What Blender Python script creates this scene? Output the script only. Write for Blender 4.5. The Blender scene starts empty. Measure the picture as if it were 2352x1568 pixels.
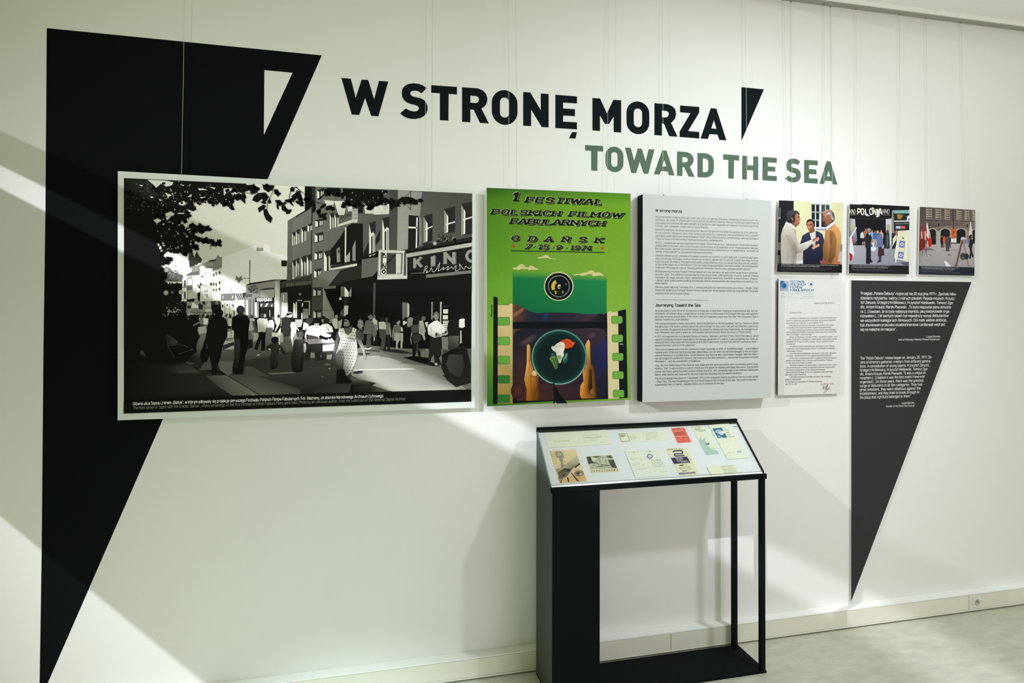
import bpy, bmesh, math, random
import numpy as np
from mathutils import Vector
from mathutils.geometry import tessellate_polygon

# ------------------------------------------------------------------ camera, world, lights, exposure
SC = bpy.context.scene
COL = SC.collection
PW, PH = 2352, 1568
FPX, CY0 = 1468.887, -97.569          # focal length in pixels, vertical offset of the optical axis
YAW, PITCH, ROLL = math.radians(13.46741), math.radians(0.5909), math.radians(0.112617)
DIST, EYE = 2.864, 1.6576             # camera distance to the exhibition wall, eye height
CAM = np.array([0.0, -DIST, EYE])
cy_, sy_ = math.cos(YAW), math.sin(YAW)
cp_, sp_ = math.cos(PITCH), math.sin(PITCH)
FW = np.array([sy_ * cp_, cy_ * cp_, sp_])
RT = np.array([cy_, -sy_, 0.0])
UP = np.cross(RT, FW)
RT, UP = RT * math.cos(ROLL) + UP * math.sin(ROLL), UP * math.cos(ROLL) - RT * math.sin(ROLL)

cd = bpy.data.cameras.new('camera')
cam = bpy.data.objects.new('camera', cd)
COL.objects.link(cam)
SC.camera = cam
cd.sensor_fit = 'HORIZONTAL'
cd.sensor_width = 36.0
cd.lens = FPX / PW * 36.0
cd.shift_y = CY0 / PW
cd.clip_start = 0.05
from mathutils import Matrix
cam.matrix_world = Matrix(((RT[0], UP[0], -FW[0], CAM[0]), (RT[1], UP[1], -FW[1], CAM[1]),
                           (RT[2], UP[2], -FW[2], CAM[2]), (0, 0, 0, 1)))

SC.view_settings.view_transform = 'Standard'
SC.view_settings.look = 'None'
SC.view_settings.gamma = 1.0
SC.view_settings.use_curve_mapping = False
SC.view_settings.exposure = 0.10

wd = bpy.data.worlds.new('world')
SC.world = wd
wd.use_nodes = True
bg = wd.node_tree.nodes['Background']
bg.inputs[0].default_value = (0.895, 1.0, 0.55, 1)
bg.inputs[1].default_value = 0.388


def spot(name, loc, aim, energy, color, size, blend, radius):
    l = bpy.data.lights.new(name, 'SPOT')
    l.energy = energy
    l.color = color
    l.spot_size = math.radians(size)
    l.spot_blend = blend
    l.shadow_soft_size = radius
    o = bpy.data.objects.new(name, l)
    COL.objects.link(o)
    o.location = loc
    d = Vector(aim) - Vector(loc)
    o.rotation_euler = d.to_track_quat('-Z', 'Y').to_euler()
    return o


LAMP = (-4.067, -2.55, 3.60)
spot('far_spotlight', LAMP, (5.99, 0, -1.88), 1680, (0.89, 0.905, 1.0), 65.75, 0.945, 0.018)
spot('near_spotlight', (2.6, -2.0, 3.15), (1.5, -0.3, 0.7), 130, (0.86, 0.91, 1.0), 105, 1.0, 0.09)
spot('floor_bounce_fill', (-1.75, -3.0, 3.2), (-0.3, -1.08, 0), 1230, (0.79, 0.97, 1.0), 28, 0.8, 0.03)  # added fill: its bounce off the unseen floor brightens the lower wall
al = bpy.data.lights.new('rear_fill', 'AREA')  # invented soft fill behind the camera, brightens the wall
al.shape = 'RECTANGLE'
al.size, al.size_y = 3.0, 1.8
al.energy = 56
al.color = (0.96, 0.83, 1.0)
ao = bpy.data.objects.new('rear_fill', al)
COL.objects.link(ao)
ao.location = (3.2, -5.5, 1.3)
ao.rotation_euler = (math.radians(102), 0, math.radians(-8))

spot('ceiling_fill', (2.6, -2.4, 1.9), (2.7, -0.55, 3.26), 22, (0.95, 1.0, 0.93), 85, 1.0, 0.1)  # added unseen lamp that brightens the ceiling
tl = bpy.data.lights.new('overhead_fill', 'AREA')  # added overhead strip, no fixture in view, to brighten the display tray
tl.shape = 'RECTANGLE'
tl.size, tl.size_y = 2.4, 0.08
tl.energy = 9.5
tl.color = (0.85, 0.95, 1.0)
to = bpy.data.objects.new('overhead_fill', tl)
COL.objects.link(to)
to.location = (2.25, -0.85, 3.20)

# ------------------------------------------------------------------ geometry helpers
A3 = np.array


def ray(p):
    p = np.asarray(p, float).reshape(-1, 2)
    a = p[:, :1] - PW / 2
    b = p[:, 1:] - (PH / 2 + CY0)
    return a * RT - b * UP + FPX * FW


def on_plane(p, n, d):                 # points of the plane n.x = d seen at photograph positions p
    v = ray(p)
    n = np.asarray(n, float)
    t = (d - CAM @ n) / (v @ n)
    return CAM + v * t[:, None]


def on_wall(p, y=0.0):                 # points of the plane parallel to the wall at Y = y
    return on_plane(p, (0, 1, 0), y)


def lin(c):
    c = np.asarray(c, float) / 255.0
    return np.where(c <= 0.04045, c / 12.92, ((c + 0.055) / 1.055) ** 2.4)


def link_mesh(name, verts, faces, mat, parent=None, smooth=False):
    me = bpy.data.meshes.new(name)
    me.from_pydata([tuple(map(float, v)) for v in verts], [], faces)
    me.update()
    if mat:
        me.materials.append(mat)
    if smooth:
        me.polygons.foreach_set('use_smooth', [True] * len(me.polygons))
    o = bpy.data.objects.new(name, me)
    COL.objects.link(o)
    if parent:
        adopt(o, parent)
    return o


def adopt(o, parent):
    o.parent = parent
    o.matrix_parent_inverse = parent.matrix_basis.inverted()


def empty(name, loc):
    o = bpy.data.objects.new(name, None)
    o.empty_display_size = 0.05
    COL.objects.link(o)
    o.location = loc
    return o


def tag(o, label=None, cat=None, group=None, kind=None):
    if label: o['label'] = label
    if cat: o['category'] = cat
    if group: o['group'] = group
    if kind: o['kind'] = kind
    return o


def box_vf(x0, x1, y0, y1, z0, z1):
    v = [(x0, y0, z0), (x1, y0, z0), (x1, y1, z0), (x0, y1, z0), (x0, y0, z1), (x1, y0, z1), (x1, y1, z1), (x0, y1, z1)]
    f = [(0, 3, 2, 1), (4, 5, 6, 7), (0, 1, 5, 4), (1, 2, 6, 5), (2, 3, 7, 6), (3, 0, 4, 7)]
    return v, f


def bevel(o, w, seg=2):
    m = o.modifiers.new('bevel', 'BEVEL')
    m.width = w
    m.segments = seg
    m.limit_method = 'ANGLE'
    return o


def box(name, x0, x1, y0, y1, z0, z1, mat, parent=None, bev=0):
    v, f = box_vf(min(x0, x1), max(x0, x1), min(y0, y1), max(y0, y1), min(z0, z1), max(z0, z1))
    o = link_mesh(name, v, f, mat, parent)
    if bev: bevel(o, bev)
    return o


def slab(name, quad, back, mat, parent=None, mats=None, front_mat=None):
    """closed plate: front outline `quad` (3D points), extruded along `back`"""
    q = [np.asarray(p, float) for p in quad]
    n = len(q)
    v = q + [p + np.asarray(back, float) for p in q]
    f = [tuple(range(n)), tuple(range(2 * n - 1, n - 1, -1))]
    f += [(i, i + n, (i + 1) % n + n, (i + 1) % n) for i in range(n)]
    o = link_mesh(name, v, f, mat, parent)
    if front_mat:
        o.data.materials.append(front_mat)
        o.data.polygons[0].material_index = 1
    bm = bmesh.new(); bm.from_mesh(o.data); bmesh.ops.recalc_face_normals(bm, faces=bm.faces); bm.to_mesh(o.data); bm.free()
    return o


def flat_shape(name, outer, holes, depth, mat, parent=None):
    """cut-out shape lying on the wall: outline and holes in 3D, thickness `depth` towards the room"""
    loops = [list(map(Vector, outer))] + [list(map(Vector, h)) for h in holes]
    tris = tessellate_polygon(loops)
    pts = [p for l in loops for p in l]
    n = len(pts)
    v = [tuple(p) for p in pts] + [(p[0], p[1] - depth, p[2]) for p in pts]
    f = [tuple(i + n for i in t) for t in tris]
    k = 0
    for l in loops:
        m = len(l)
        f += [(k + i, k + (i + 1) % m, k + (i + 1) % m + n, k + i + n) for i in range(m)]
        k += m
    o = link_mesh(name, v, f, mat, parent)
    bm = bmesh.new(); bm.from_mesh(o.data); bmesh.ops.recalc_face_normals(bm, faces=bm.faces); bm.to_mesh(o.data); bm.free()
    return o


def tube(name, pts, r, mat, parent=None, n=8):
    v, f = [], []
    pts = [np.asarray(p, float) for p in pts]
    for i, p in enumerate(pts):
        t = pts[min(i + 1, len(pts) - 1)] - pts[max(i - 1, 0)]
        t = t / np.linalg.norm(t)
        a = np.cross(t, (0, 1, 0.01)); a /= np.linalg.norm(a)
        b = np.cross(t, a)
        for k in range(n):
            w = 2 * math.pi * k / n
            v.append(p + r * (math.cos(w) * a + math.sin(w) * b))
    for i in range(len(pts) - 1):
        f += [(i * n + k, i * n + (k + 1) % n, (i + 1) * n + (k + 1) % n, (i + 1) * n + k) for k in range(n)]
    f += [tuple(range(n)), tuple(range(len(v) - 1, len(v) - n - 1, -1))]
    return link_mesh(name, v, f, mat, parent, smooth=True)


# ------------------------------------------------------------------ materials
def mat(name, rgb, rough=0.6, spec=0.3, metal=0.0, noise=0.0, nscale=30.0, bump=0.0, bscale=200.0, stretch=None):
    m = bpy.data.materials.new(name)
    m.use_nodes = True
    nt = m.node_tree
    b = nt.nodes['Principled BSDF']
    b.inputs['Base Color'].default_value = (*rgb, 1)
    b.inputs['Roughness'].default_value = rough
    b.inputs['Specular IOR Level'].default_value = spec
    b.inputs['Metallic'].default_value = metal
    tc = nt.nodes.new('ShaderNodeTexCoord')
    mp = nt.nodes.new('ShaderNodeMapping')
    nt.links.new(tc.outputs['Object'], mp.inputs['Vector'])
    if stretch: mp.inputs['Scale'].default_value = stretch
    if noise:
        n = nt.nodes.new('ShaderNodeTexNoise')
        n.inputs['Scale'].default_value = nscale
        n.inputs['Detail'].default_value = 6
        n.inputs['Roughness'].default_value = 0.65
        nt.links.new(mp.outputs['Vector'], n.inputs['Vector'])
        r = nt.nodes.new('ShaderNodeValToRGB')
        r.color_ramp.elements[0].position = 0.3
        r.color_ramp.elements[1].position = 0.7
        r.color_ramp.elements[0].color = (*[c * (1 - noise) for c in rgb], 1)
        r.color_ramp.elements[1].color = (*[min(1, c * (1 + noise)) for c in rgb], 1)
        nt.links.new(n.outputs['Fac'], r.inputs['Fac'])
        nt.links.new(r.outputs['Color'], b.inputs['Base Color'])
    if bump:
        n2 = nt.nodes.new('ShaderNodeTexNoise')
        n2.inputs['Scale'].default_value = bscale
        n2.inputs['Detail'].default_value = 3
        nt.links.new(mp.outputs['Vector'], n2.inputs['Vector'])
        bp = nt.nodes.new('ShaderNodeBump')
        bp.inputs['Strength'].default_value = bump
        bp.inputs['Distance'].default_value = 0.002
        nt.links.new(n2.outputs['Fac'], bp.inputs['Height'])
        nt.links.new(bp.outputs['Normal'], b.inputs['Normal'])
    return m


M_WALL = mat('wall_paint', (0.80, 0.80, 0.785), 0.75, 0.2, noise=0.012, nscale=3.0, bump=0.12, bscale=240)
M_CEIL = mat('ceiling_paint', (0.93, 0.94, 0.91), 0.8, 0.2, noise=0.01, nscale=2)
M_FLOOR = mat('polished_concrete', (0.56, 0.56, 0.465), 0.45, 0.35, noise=0.13, nscale=8.0, bump=0.03, bscale=60, stretch=(1.0, 2.6, 1.0))
M_TRUNK = mat('trunking_plastic', (0.76, 0.745, 0.655), 0.45, 0.35, noise=0.02, nscale=8)
M_TRUNK2 = mat('trunking_lip_plastic', (0.74, 0.73, 0.66), 0.4, 0.4, noise=0.01)
M_RAIL = mat('white_rail_metal', (0.90, 0.91, 0.87), 0.5, 0.3, noise=0.01)
M_LEDGE = mat('lit_ledge_paint', (0.90, 0.91, 0.90), 0.6, 0.2, noise=0.01)  # whiter than the trunking to paint in light falling from above
M_RAILSHADE = mat('shaded_rail_underside', (0.36, 0.38, 0.33), 0.7, 0.2, noise=0.03)  # grey stands for the shade under the rail
M_VINYL = mat('black_vinyl', (0.0040, 0.0058, 0.0066), 0.85, 0.06, noise=0.15, nscale=900)
M_LETTER = mat('black_letter_vinyl', (0.0065, 0.0105, 0.0125), 0.85, 0.06, noise=0.12, nscale=900)
M_GREEN = mat('green_letter_vinyl', (0.085, 0.142, 0.097), 0.6, 0.2, noise=0.10, nscale=700)
M_BOARD = mat('white_board', (0.70, 0.74, 0.71), 0.55, 0.25, noise=0.01, nscale=20)
M_CORE = mat('foam_board_edge', (0.78, 0.78, 0.74), 0.7, 0.2, noise=0.02, nscale=60)
M_PANELW = mat("white_print_panel", (0.535, 0.555, 0.545), 0.55, 0.25, noise=0.01, nscale=20)
M_BLACKSIDE = mat('black_panel_side', (0.005, 0.007, 0.009), 0.7, 0.08, noise=0.1, nscale=80)
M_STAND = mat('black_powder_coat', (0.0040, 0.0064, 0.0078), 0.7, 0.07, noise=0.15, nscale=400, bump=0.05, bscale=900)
M_STANDSIDE = mat('lit_side_coat', (0.042, 0.056, 0.048), 0.5, 0.3, noise=0.12, nscale=300, bump=0.05, bscale=900)  # same black coat, lightened for the light on the outer side
M_TRAY = mat('white_tray', (0.90, 0.91, 0.92), 0.6, 0.2, noise=0.01)
M_WIRE = mat('clear_nylon', (0.62, 0.65, 0.59), 0.35, 0.4)
M_HOOK = mat('steel_hook', (0.22, 0.23, 0.20), 0.4, 0.5, metal=0.6)
M_CHARCOAL = mat('charcoal_panel', (0.030, 0.031, 0.032), 0.6, 0.2, noise=0.15, nscale=600)
M_SOCKET = mat('socket_plastic', (0.78, 0.79, 0.76), 0.35, 0.4)
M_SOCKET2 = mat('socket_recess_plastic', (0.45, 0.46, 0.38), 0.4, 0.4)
M_PIN = mat('socket_pin_metal', (0.02, 0.02, 0.02), 0.3, 0.5)
M_SHADOWFRAME = mat('shadow_frame_black', (0.02, 0.02, 0.02), 0.6, 0.2)


def ink_material():
    m = bpy.data.materials.new('printing_ink')
    m.use_nodes = True
    nt = m.node_tree
    b = nt.nodes['Principled BSDF']
    b.inputs['Roughness'].default_value = 0.5
    b.inputs['Specular IOR Level'].default_value = 0.05
    at = nt.nodes.new('ShaderNodeAttribute')
    at.attribute_name = 'ink'
    tc = nt.nodes.new('ShaderNodeTexCoord')
    n = nt.nodes.new('ShaderNodeTexNoise')
    n.inputs['Scale'].default_value = 420
    n.inputs['Detail'].default_value = 2
    nt.links.new(tc.outputs['Object'], n.inputs['Vector'])
    mr = nt.nodes.new('ShaderNodeMapRange')
    mr.inputs['From Min'].default_value = 0.3
    mr.inputs['From Max'].default_value = 0.7
    mr.inputs['To Min'].default_value = 0.89
    mr.inputs['To Max'].default_value = 1.11
    nt.links.new(n.outputs['Fac'], mr.inputs['Value'])
    mx = nt.nodes.new('ShaderNodeMix')
    mx.data_type = 'RGBA'
    mx.blend_type = 'MULTIPLY'
    mx.inputs['Factor'].default_value = 1.0
    nt.links.new(at.outputs['Color'], mx.inputs['A'])
    nt.links.new(mr.outputs['Result'], mx.inputs['B'])
    nt.links.new(mx.outputs['Result'], b.inputs['Base Color'])
    return m


M_INK = ink_material()


def glass_material():
    m = bpy.data.materials.new('clear_glass')
    m.use_nodes = True
    nt = m.node_tree
    nt.nodes.remove(nt.nodes['Principled BSDF'])
    out = nt.nodes['Material Output']
    t = nt.nodes.new('ShaderNodeBsdfTransparent')
    t.inputs[0].default_value = (0.98, 0.995, 0.99, 1)
    g = nt.nodes.new('ShaderNodeBsdfGlossy')
    g.inputs['Roughness'].default_value = 0.03
    fr = nt.nodes.new('ShaderNodeFresnel')
    fr.inputs['IOR'].default_value = 1.45
    mx = nt.nodes.new('ShaderNodeMixShader')
    nt.links.new(fr.outputs[0], mx.inputs[0])
    nt.links.new(t.outputs[0], mx.inputs[1])
    nt.links.new(g.outputs[0], mx.inputs[2])
    nt.links.new(mx.outputs[0], out.inputs['Surface'])
    return m


M_GLASS = glass_material()
M_GLASSEDGE = mat('green_glass_edge', (0.25, 0.42, 0.36), 0.2, 0.5)


def tinted_glass():
    m = bpy.data.materials.new('tinted_glass')
    m.use_nodes = True
    nt = m.node_tree
    nt.nodes.remove(nt.nodes['Principled BSDF'])
    t = nt.nodes.new('ShaderNodeBsdfTransparent')
    t.inputs[0].default_value = (0.62, 0.63, 0.60, 1)
    nt.links.new(t.outputs[0], nt.nodes['Material Output'].inputs['Surface'])
    return m


M_TINT = tinted_glass()

# ------------------------------------------------------------------ single-stroke lettering
# glyph: advance | paths; path points on a grid with cap height 7, x-height 5; '~' = smooth open curve, '@' = smooth closed curve
GL = {}
_src = '''
A 5.2|0,0 2.3,7 2.9,7 5.2,0|.8,2.2 4.4,2.2
B 4.8|0,0 0,7|~0,7 2.6,7 4.0,6.4 4.1,4.5 2.8,3.8 0,3.8|~2.8,3.8 4.3,3 4.4,1.2 2.8,0 0,0
C 4.6|~4.3,5.6 3.6,6.7 2.3,7 .6,6.3 0,3.5 .6,.7 2.3,0 3.6,.3 4.3,1.4
D 4.8|0,0 0,7|~0,7 2.4,7 4.2,5.9 4.5,3.5 4.2,1.1 2.4,0 0,0
E 4.2|3.9,7 0,7 0,0 3.9,0|0,3.6 3.4,3.6
F 4.1|3.9,7 0,7 0,0|0,3.5 3.4,3.5
G 4.8|~4.3,5.6 3.6,6.7 2.3,7 .6,6.3 0,3.5 .6,.7 2.3,0 4.3,1 4.4,3.3|4.4,3.3 2.5,3.3
H 4.9|0,0 0,7|4.5,0 4.5,7|0,3.6 4.5,3.6
I 1|.2,0 .2,7
J 3.8|~3.4,7 3.4,2 2.8,.4 1.4,0 .2,.7
K 4.7|0,0 0,7|4.3,7 0,2.7|1.6,4.3 4.5,0
L 4.0|0,7 0,0 3.8,0
M 5.8|0,0 0,7 2.7,2.2 5.4,7 5.4,0
N 5|0,0 0,7 4.6,0 4.6,7
O 4.9|@2.25,7 .5,6.2 0,3.5 .5,.8 2.25,0 4,.8 4.5,3.5 4,6.2
P 4.6|0,0 0,7|~0,7 2.6,7 4.1,6.2 4.1,4 2.6,3 0,3
Q 4.9|@2.25,7 .5,6.2 0,3.5 .5,.8 2.25,0 4,.8 4.5,3.5 4,6.2|2.6,1.8 4.5,-.4
R 4.8|0,0 0,7|~0,7 2.6,7 4.1,6.3 4.1,4.1 2.6,3.3 0,3.3|2.3,3.3 4.4,0
S 4.5|~4,5.8 3.2,6.8 1.8,7 .4,6.2 .4,4.5 2.1,3.7 3.9,2.8 4,.9 2.4,0 .9,.2 0,1.2
T 4.4|0,7 4.2,7|2.1,7 2.1,0
U 4.8|~0,7 0,2 .7,.5 2.2,0 3.7,.5 4.4,2 4.4,7
V 4.8|0,7 2.3,0 4.6,7
W 6.6|0,7 1.6,0 3.2,6 4.8,0 6.4,7
X 4.8|0,0 4.5,7|0,7 4.5,0
Y 4.6|0,7 2.2,3 4.4,7|2.2,3 2.2,0
Z 4.4|.1,7 4.1,7 0,0 4.2,0
a 4.1|~.3,4.4 1.6,5 3,4.6 3.4,3.4 3.4,0|~3.4,2.9 1.4,2.9 .1,2.2 .1,.8 1.2,0 2.6,.2 3.4,1.2
b 4.2|0,7 0,0|~0,3.8 1,4.9 2.4,4.9 3.5,4 3.5,1 2.4,.1 1,.1 0,1.2
c 3.7|~3.3,4.3 2.2,5 .8,4.6 .1,3.4 .1,1.6 .8,.4 2.2,0 3.3,.7
d 4.2|3.5,7 3.5,0|~3.5,3.8 2.5,4.9 1.1,4.9 0,4 0,1 1.1,.1 2.5,.1 3.5,1.2
e 4.0|~.1,2.7 3.5,2.7 3.4,4 2.4,4.9 1.1,4.9 .1,3.8 .1,1.3 1.1,.1 2.4,0 3.3,.7
f 2.6|~2.4,7 1.4,6.9 1,6 1,0|0,4.9 2.3,4.9
g 4.2|~3.5,3.8 2.5,4.9 1.1,4.9 0,4 0,1.2 1.1,.2 2.5,.2 3.5,1.3|~3.5,5 3.5,-.8 2.6,-1.8 1.2,-1.9 .3,-1.4
h 4.1|0,7 0,0|~0,3.8 1.1,4.9 2.5,4.9 3.4,3.8 3.4,0
i 1.1|.2,0 .2,5|.2,6.2 .2,7
j 1.3|~.4,5 .4,-1.2 -.4,-1.9|.4,6.2 .4,7
k 3.7|0,0 0,7|3.2,5 0,1.8|1.2,3 3.5,0
l 1.5|~.1,7 .1,.8 .5,.1 1.1,0
m 6.2|0,0 0,5|~0,3.9 .9,4.9 2,4.9 2.8,3.9 2.8,0|~2.8,3.9 3.7,4.9 4.8,4.9 5.6,3.9 5.6,0
n 4.1|0,0 0,5|~0,3.8 1.1,4.9 2.5,4.9 3.4,3.8 3.4,0
o 4.1|@1.75,5 .4,4.4 0,2.5 .4,.6 1.75,0 3.1,.6 3.5,2.5 3.1,4.4
p 4.2|0,5 0,-1.9|~0,3.8 1,4.9 2.4,4.9 3.5,4 3.5,1 2.4,.1 1,.1 0,1.2
q 4.2|3.5,5 3.5,-1.9|~3.5,3.8 2.5,4.9 1.1,4.9 0,4 0,1 1.1,.1 2.5,.1 3.5,1.2
r 2.9|0,0 0,5|~0,3.6 .8,4.8 1.8,5 2.6,4.6
s 3.6|~3,4.3 2,5 .8,4.8 .2,4 .6,3 2.3,2.3 3.1,1.4 2.7,.3 1.3,0 .1,.6
t 2.6|~.9,6.6 .9,.9 1.4,.1 2.3,0|0,4.9 2.3,4.9
u 4.1|~0,5 0,1.2 .9,.1 2.3,.1 3.4,1.2|3.4,5 3.4,0
v 3.7|0,5 1.75,0 3.5,5
w 5.6|0,5 1.3,0 2.7,4.4 4.1,0 5.4,5
x 3.6|0,0 3.3,5|0,5 3.3,0
y 3.8|0,5 1.8,.3|3.6,5 1.4,-1.3 .5,-1.9
z 3.5|.1,5 3.1,5 0,0 3.2,0
0 4.4|@2,7 .4,6 0,3.5 .4,1 2,0 3.6,1 4,3.5 3.6,6
1 3|0,5.4 1.8,7 1.8,0
2 4.2|~.1,5.6 .8,6.7 2,7 3.5,6.4 3.7,4.9 2.6,3.1 0,0|0,0 3.9,0
3 4.2|~.2,6 1,6.9 2.6,6.9 3.6,5.8 3.2,4.2 1.6,3.7|~1.6,3.7 3.4,3.2 3.9,1.8 3,.3 1.2,0 .1,.9
4 4.5|2.6,7 0,1.7 4.2,1.7|3,3.6 3,0
5 4.2|3.6,7 .5,7 .3,3.9|~.3,3.9 1.4,4.5 3,4.2 3.8,2.8 3.6,1 2.2,0 .8,.1 0,1
6 4.2|~2.6,7 .7,4.4 0,2.4 .6,.5 2,0 3.5,.6 3.9,2.2 3.2,3.9 1.8,4.3 .5,3.4
7 4|.1,7 3.8,7 1.3,0
8 4.2|@2,7 .6,6.4 .4,5 2,3.8 3.6,5 3.4,6.4|@2,3.8 .4,3 0,1.6 .7,.3 2,0 3.3,.3 4,1.6 3.6,3
9 4.2|~1.4,0 3.2,2.6 3.9,4.6 3.3,6.5 1.9,7 .4,6.4 0,4.8 .7,3.1 2.1,2.7 3.4,3.6
. 1.3|.2,0 .2,.7
, 1.3|.5,.7 .1,-1.1
: 1.3|.2,0 .2,.7|.2,4 .2,4.7
- 2.6|.2,2.5 2,2.5
+ 2.6|.2,2.5 2,2.5|1.1,1.4 1.1,3.6
– 3.8|.2,2.5 3.2,2.5
— 5|.2,2.5 4.6,2.5
_ 2.6|1,3.2 1.2,3.6
/ 3|0,-.5 2.6,7.2
" 2.2|.2,7 .2,5.4|1.3,7 1.3,5.4
„ 2.4|.5,.7 .1,-.9|1.6,.7 1.2,-.9
” 2.4|.5,7 .1,5.4|1.6,7 1.2,5.4
' 1.2|.3,7 .2,5.4
[ 1.9|1.4,7.3 .2,7.3 .2,-1 1.4,-1
] 1.9|.1,7.3 1.3,7.3 1.3,-1 .1,-1
ł 1.8|.4,7 .4,0|-.4,2.9 1.3,4.3
Ł 4.1|.2,7 .2,0 3.9,0|-.6,2.6 1.9,4.4
'''
for _l in _src.strip('\n').split('\n'):
    _c, _rest = _l[0], _l[2:]
    _p = _rest.split('|')
    GL[_c] = (float(_p[0]), [(s[0] if s[0] in '~@' else '', [tuple(map(float, q.split(','))) for q in s.lstrip('~@').split()]) for s in _p[1:]])
for _c, _b, _x in (('ą', 'a', '3.4,0 2.9,-.9 3.2,-1.7 3.9,-1.7'), ('ę', 'e', '2.6,0 2.1,-.9 2.4,-1.7 3.1,-1.7'), ('ó', 'o', '1.5,6 2.3,7.2'),
                   ('ś', 's', '1.3,6 2.1,7.2'), ('ć', 'c', '1.5,6 2.3,7.2'), ('ń', 'n', '1.5,6 2.3,7.2'), ('ź', 'z', '1.3,6 2.1,7.2'),
                   ('ż', 'z', '1.6,6 1.6,6.7'), ('Ż', 'Z', '2,7.9 2,8.6'), ('Ś', 'S', '1.9,7.9 2.6,8.9'), ('Ó', 'O', '2.1,8 2.3,8.9'), ('Ń', 'N', '2.2,8 2.4,8.9'),
                   ('Ę', 'E', '3.5,0 3,-.9 3.2,-1.7 3.9,-1.7')):
    GL[_c] = (GL[_b][0], GL[_b][1] + [('', [tuple(map(float, q.split(','))) for q in _x.split()])])


def smooth_path(p, closed, k=3):
    p = [np.asarray(q, float) for q in p]
    n = len(p)
    out = []
    rng = range(n) if closed else range(n - 1)
    for i in rng:
        p1, p2 = p[i], p[(i + 1) % n]
        p0 = p[(i - 1) % n] if closed or i > 0 else p1
        p3 = p[(i + 2) % n] if closed or i + 2 < n else p2
        for j in range(k):
            t = j / k
            out.append(0.5 * (2 * p1 + (p2 - p0) * t + (2 * p0 - 5 * p1 + 4 * p2 - p3) * t * t + (3 * p1 - p0 - 3 * p2 + p3) * t ** 3))
    if not closed: out.append(p[-1])
    return out


def stroke_quads(pts, w, closed=False):
    """quads along a polyline, half width w, mitred joints; sharp corners are butted"""
    p = [np.asarray(q, float) for q in pts]
    n = len(p)
    if not closed:
        for i in range(1, n - 1):
            a, b = p[i] - p[i - 1], p[i + 1] - p[i]
            la, lb = np.linalg.norm(a), np.linalg.norm(b)
            if la > 1e-6 and lb > 1e-6 and (a @ b) / (la * lb) < 0.1:
                return stroke_quads(p[:i] + [p[i] + a / la * w * .8], w) + stroke_quads([p[i] - b / lb * w * .8] + p[i + 1:], w)
    L, R = [], []
    for i in range(n):
        a = p[i] - p[i - 1] if (i > 0 or closed) else p[1] - p[0]
        b = p[(i + 1) % n] - p[i] if (i < n - 1 or closed) else p[-1] - p[-2]
        a = a / (np.linalg.norm(a) + 1e-9); b = b / (np.linalg.norm(b) + 1e-9)
        m = np.array([-a[1] - b[1], a[0] + b[0]])
        l = max(np.linalg.norm(m), 1e-6)
        m = m / l * min(2 / l, 1.6)
        L.append(p[i] + m * w); R.append(p[i] - m * w)
    q = []
    for i in range(n if closed else n - 1):
        j = (i + 1) % n
        q.append((L[i], L[j], R[j], R[i]))
    return q


_gc = {}


def glyph_quads(ch, w, slab, k):
    key = (ch, round(w, 3), slab, k)
    if key in _gc: return _gc[key]
    adv, paths = GL.get(ch, GL.get(ch.upper(), GL['.']))
    q = []
    for fl, pts in paths:
        pp = smooth_path(pts, fl == '@', k) if fl else pts
        if not fl and not slab:      # butt ends are extended by a little
            pass
        q += stroke_quads(pp, w / 2, fl == '@')
        if slab and fl != '@':
            for e in (pts[0], pts[-1]):
                if abs(e[1]) < 0.01 or abs(e[1] - 7) < 0.01:
                    o = pts[1] if e is pts[0] else pts[-2]
                    if abs(o[1] - e[1]) > 0.5:
                        s = 0.5 if e[1] < 1 else -0.5
                        q += stroke_quads([(e[0] - w * .3 - 1.0, e[1] + s), (e[0] + w * .3 + 1.0, e[1] + s)], 0.55)
    _gc[key] = (adv, np.array(q))
    return _gc[key]


def text_quads(s, w=0.9, slab=False, gap=0.55, space=2.4, shear=0.0, k=3):
    """(quads n x 4 x 2, total width) in glyph units, baseline at y = 0"""
    x, out = 0.0, []
    for ch in s:
        if ch == ' ':
            x += space; continue
        adv, q = glyph_quads(ch, w, slab, k)
        qq = q.copy()
        qq[:, :, 0] += x
        out.append(qq)
        x += adv + gap + (0.25 * w)
    if not out: return np.zeros((0, 4, 2)), x
    Q = np.concatenate(out)
    if shear: Q[:, :, 0] += shear * Q[:, :, 1]
    return Q, x - gap


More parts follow.
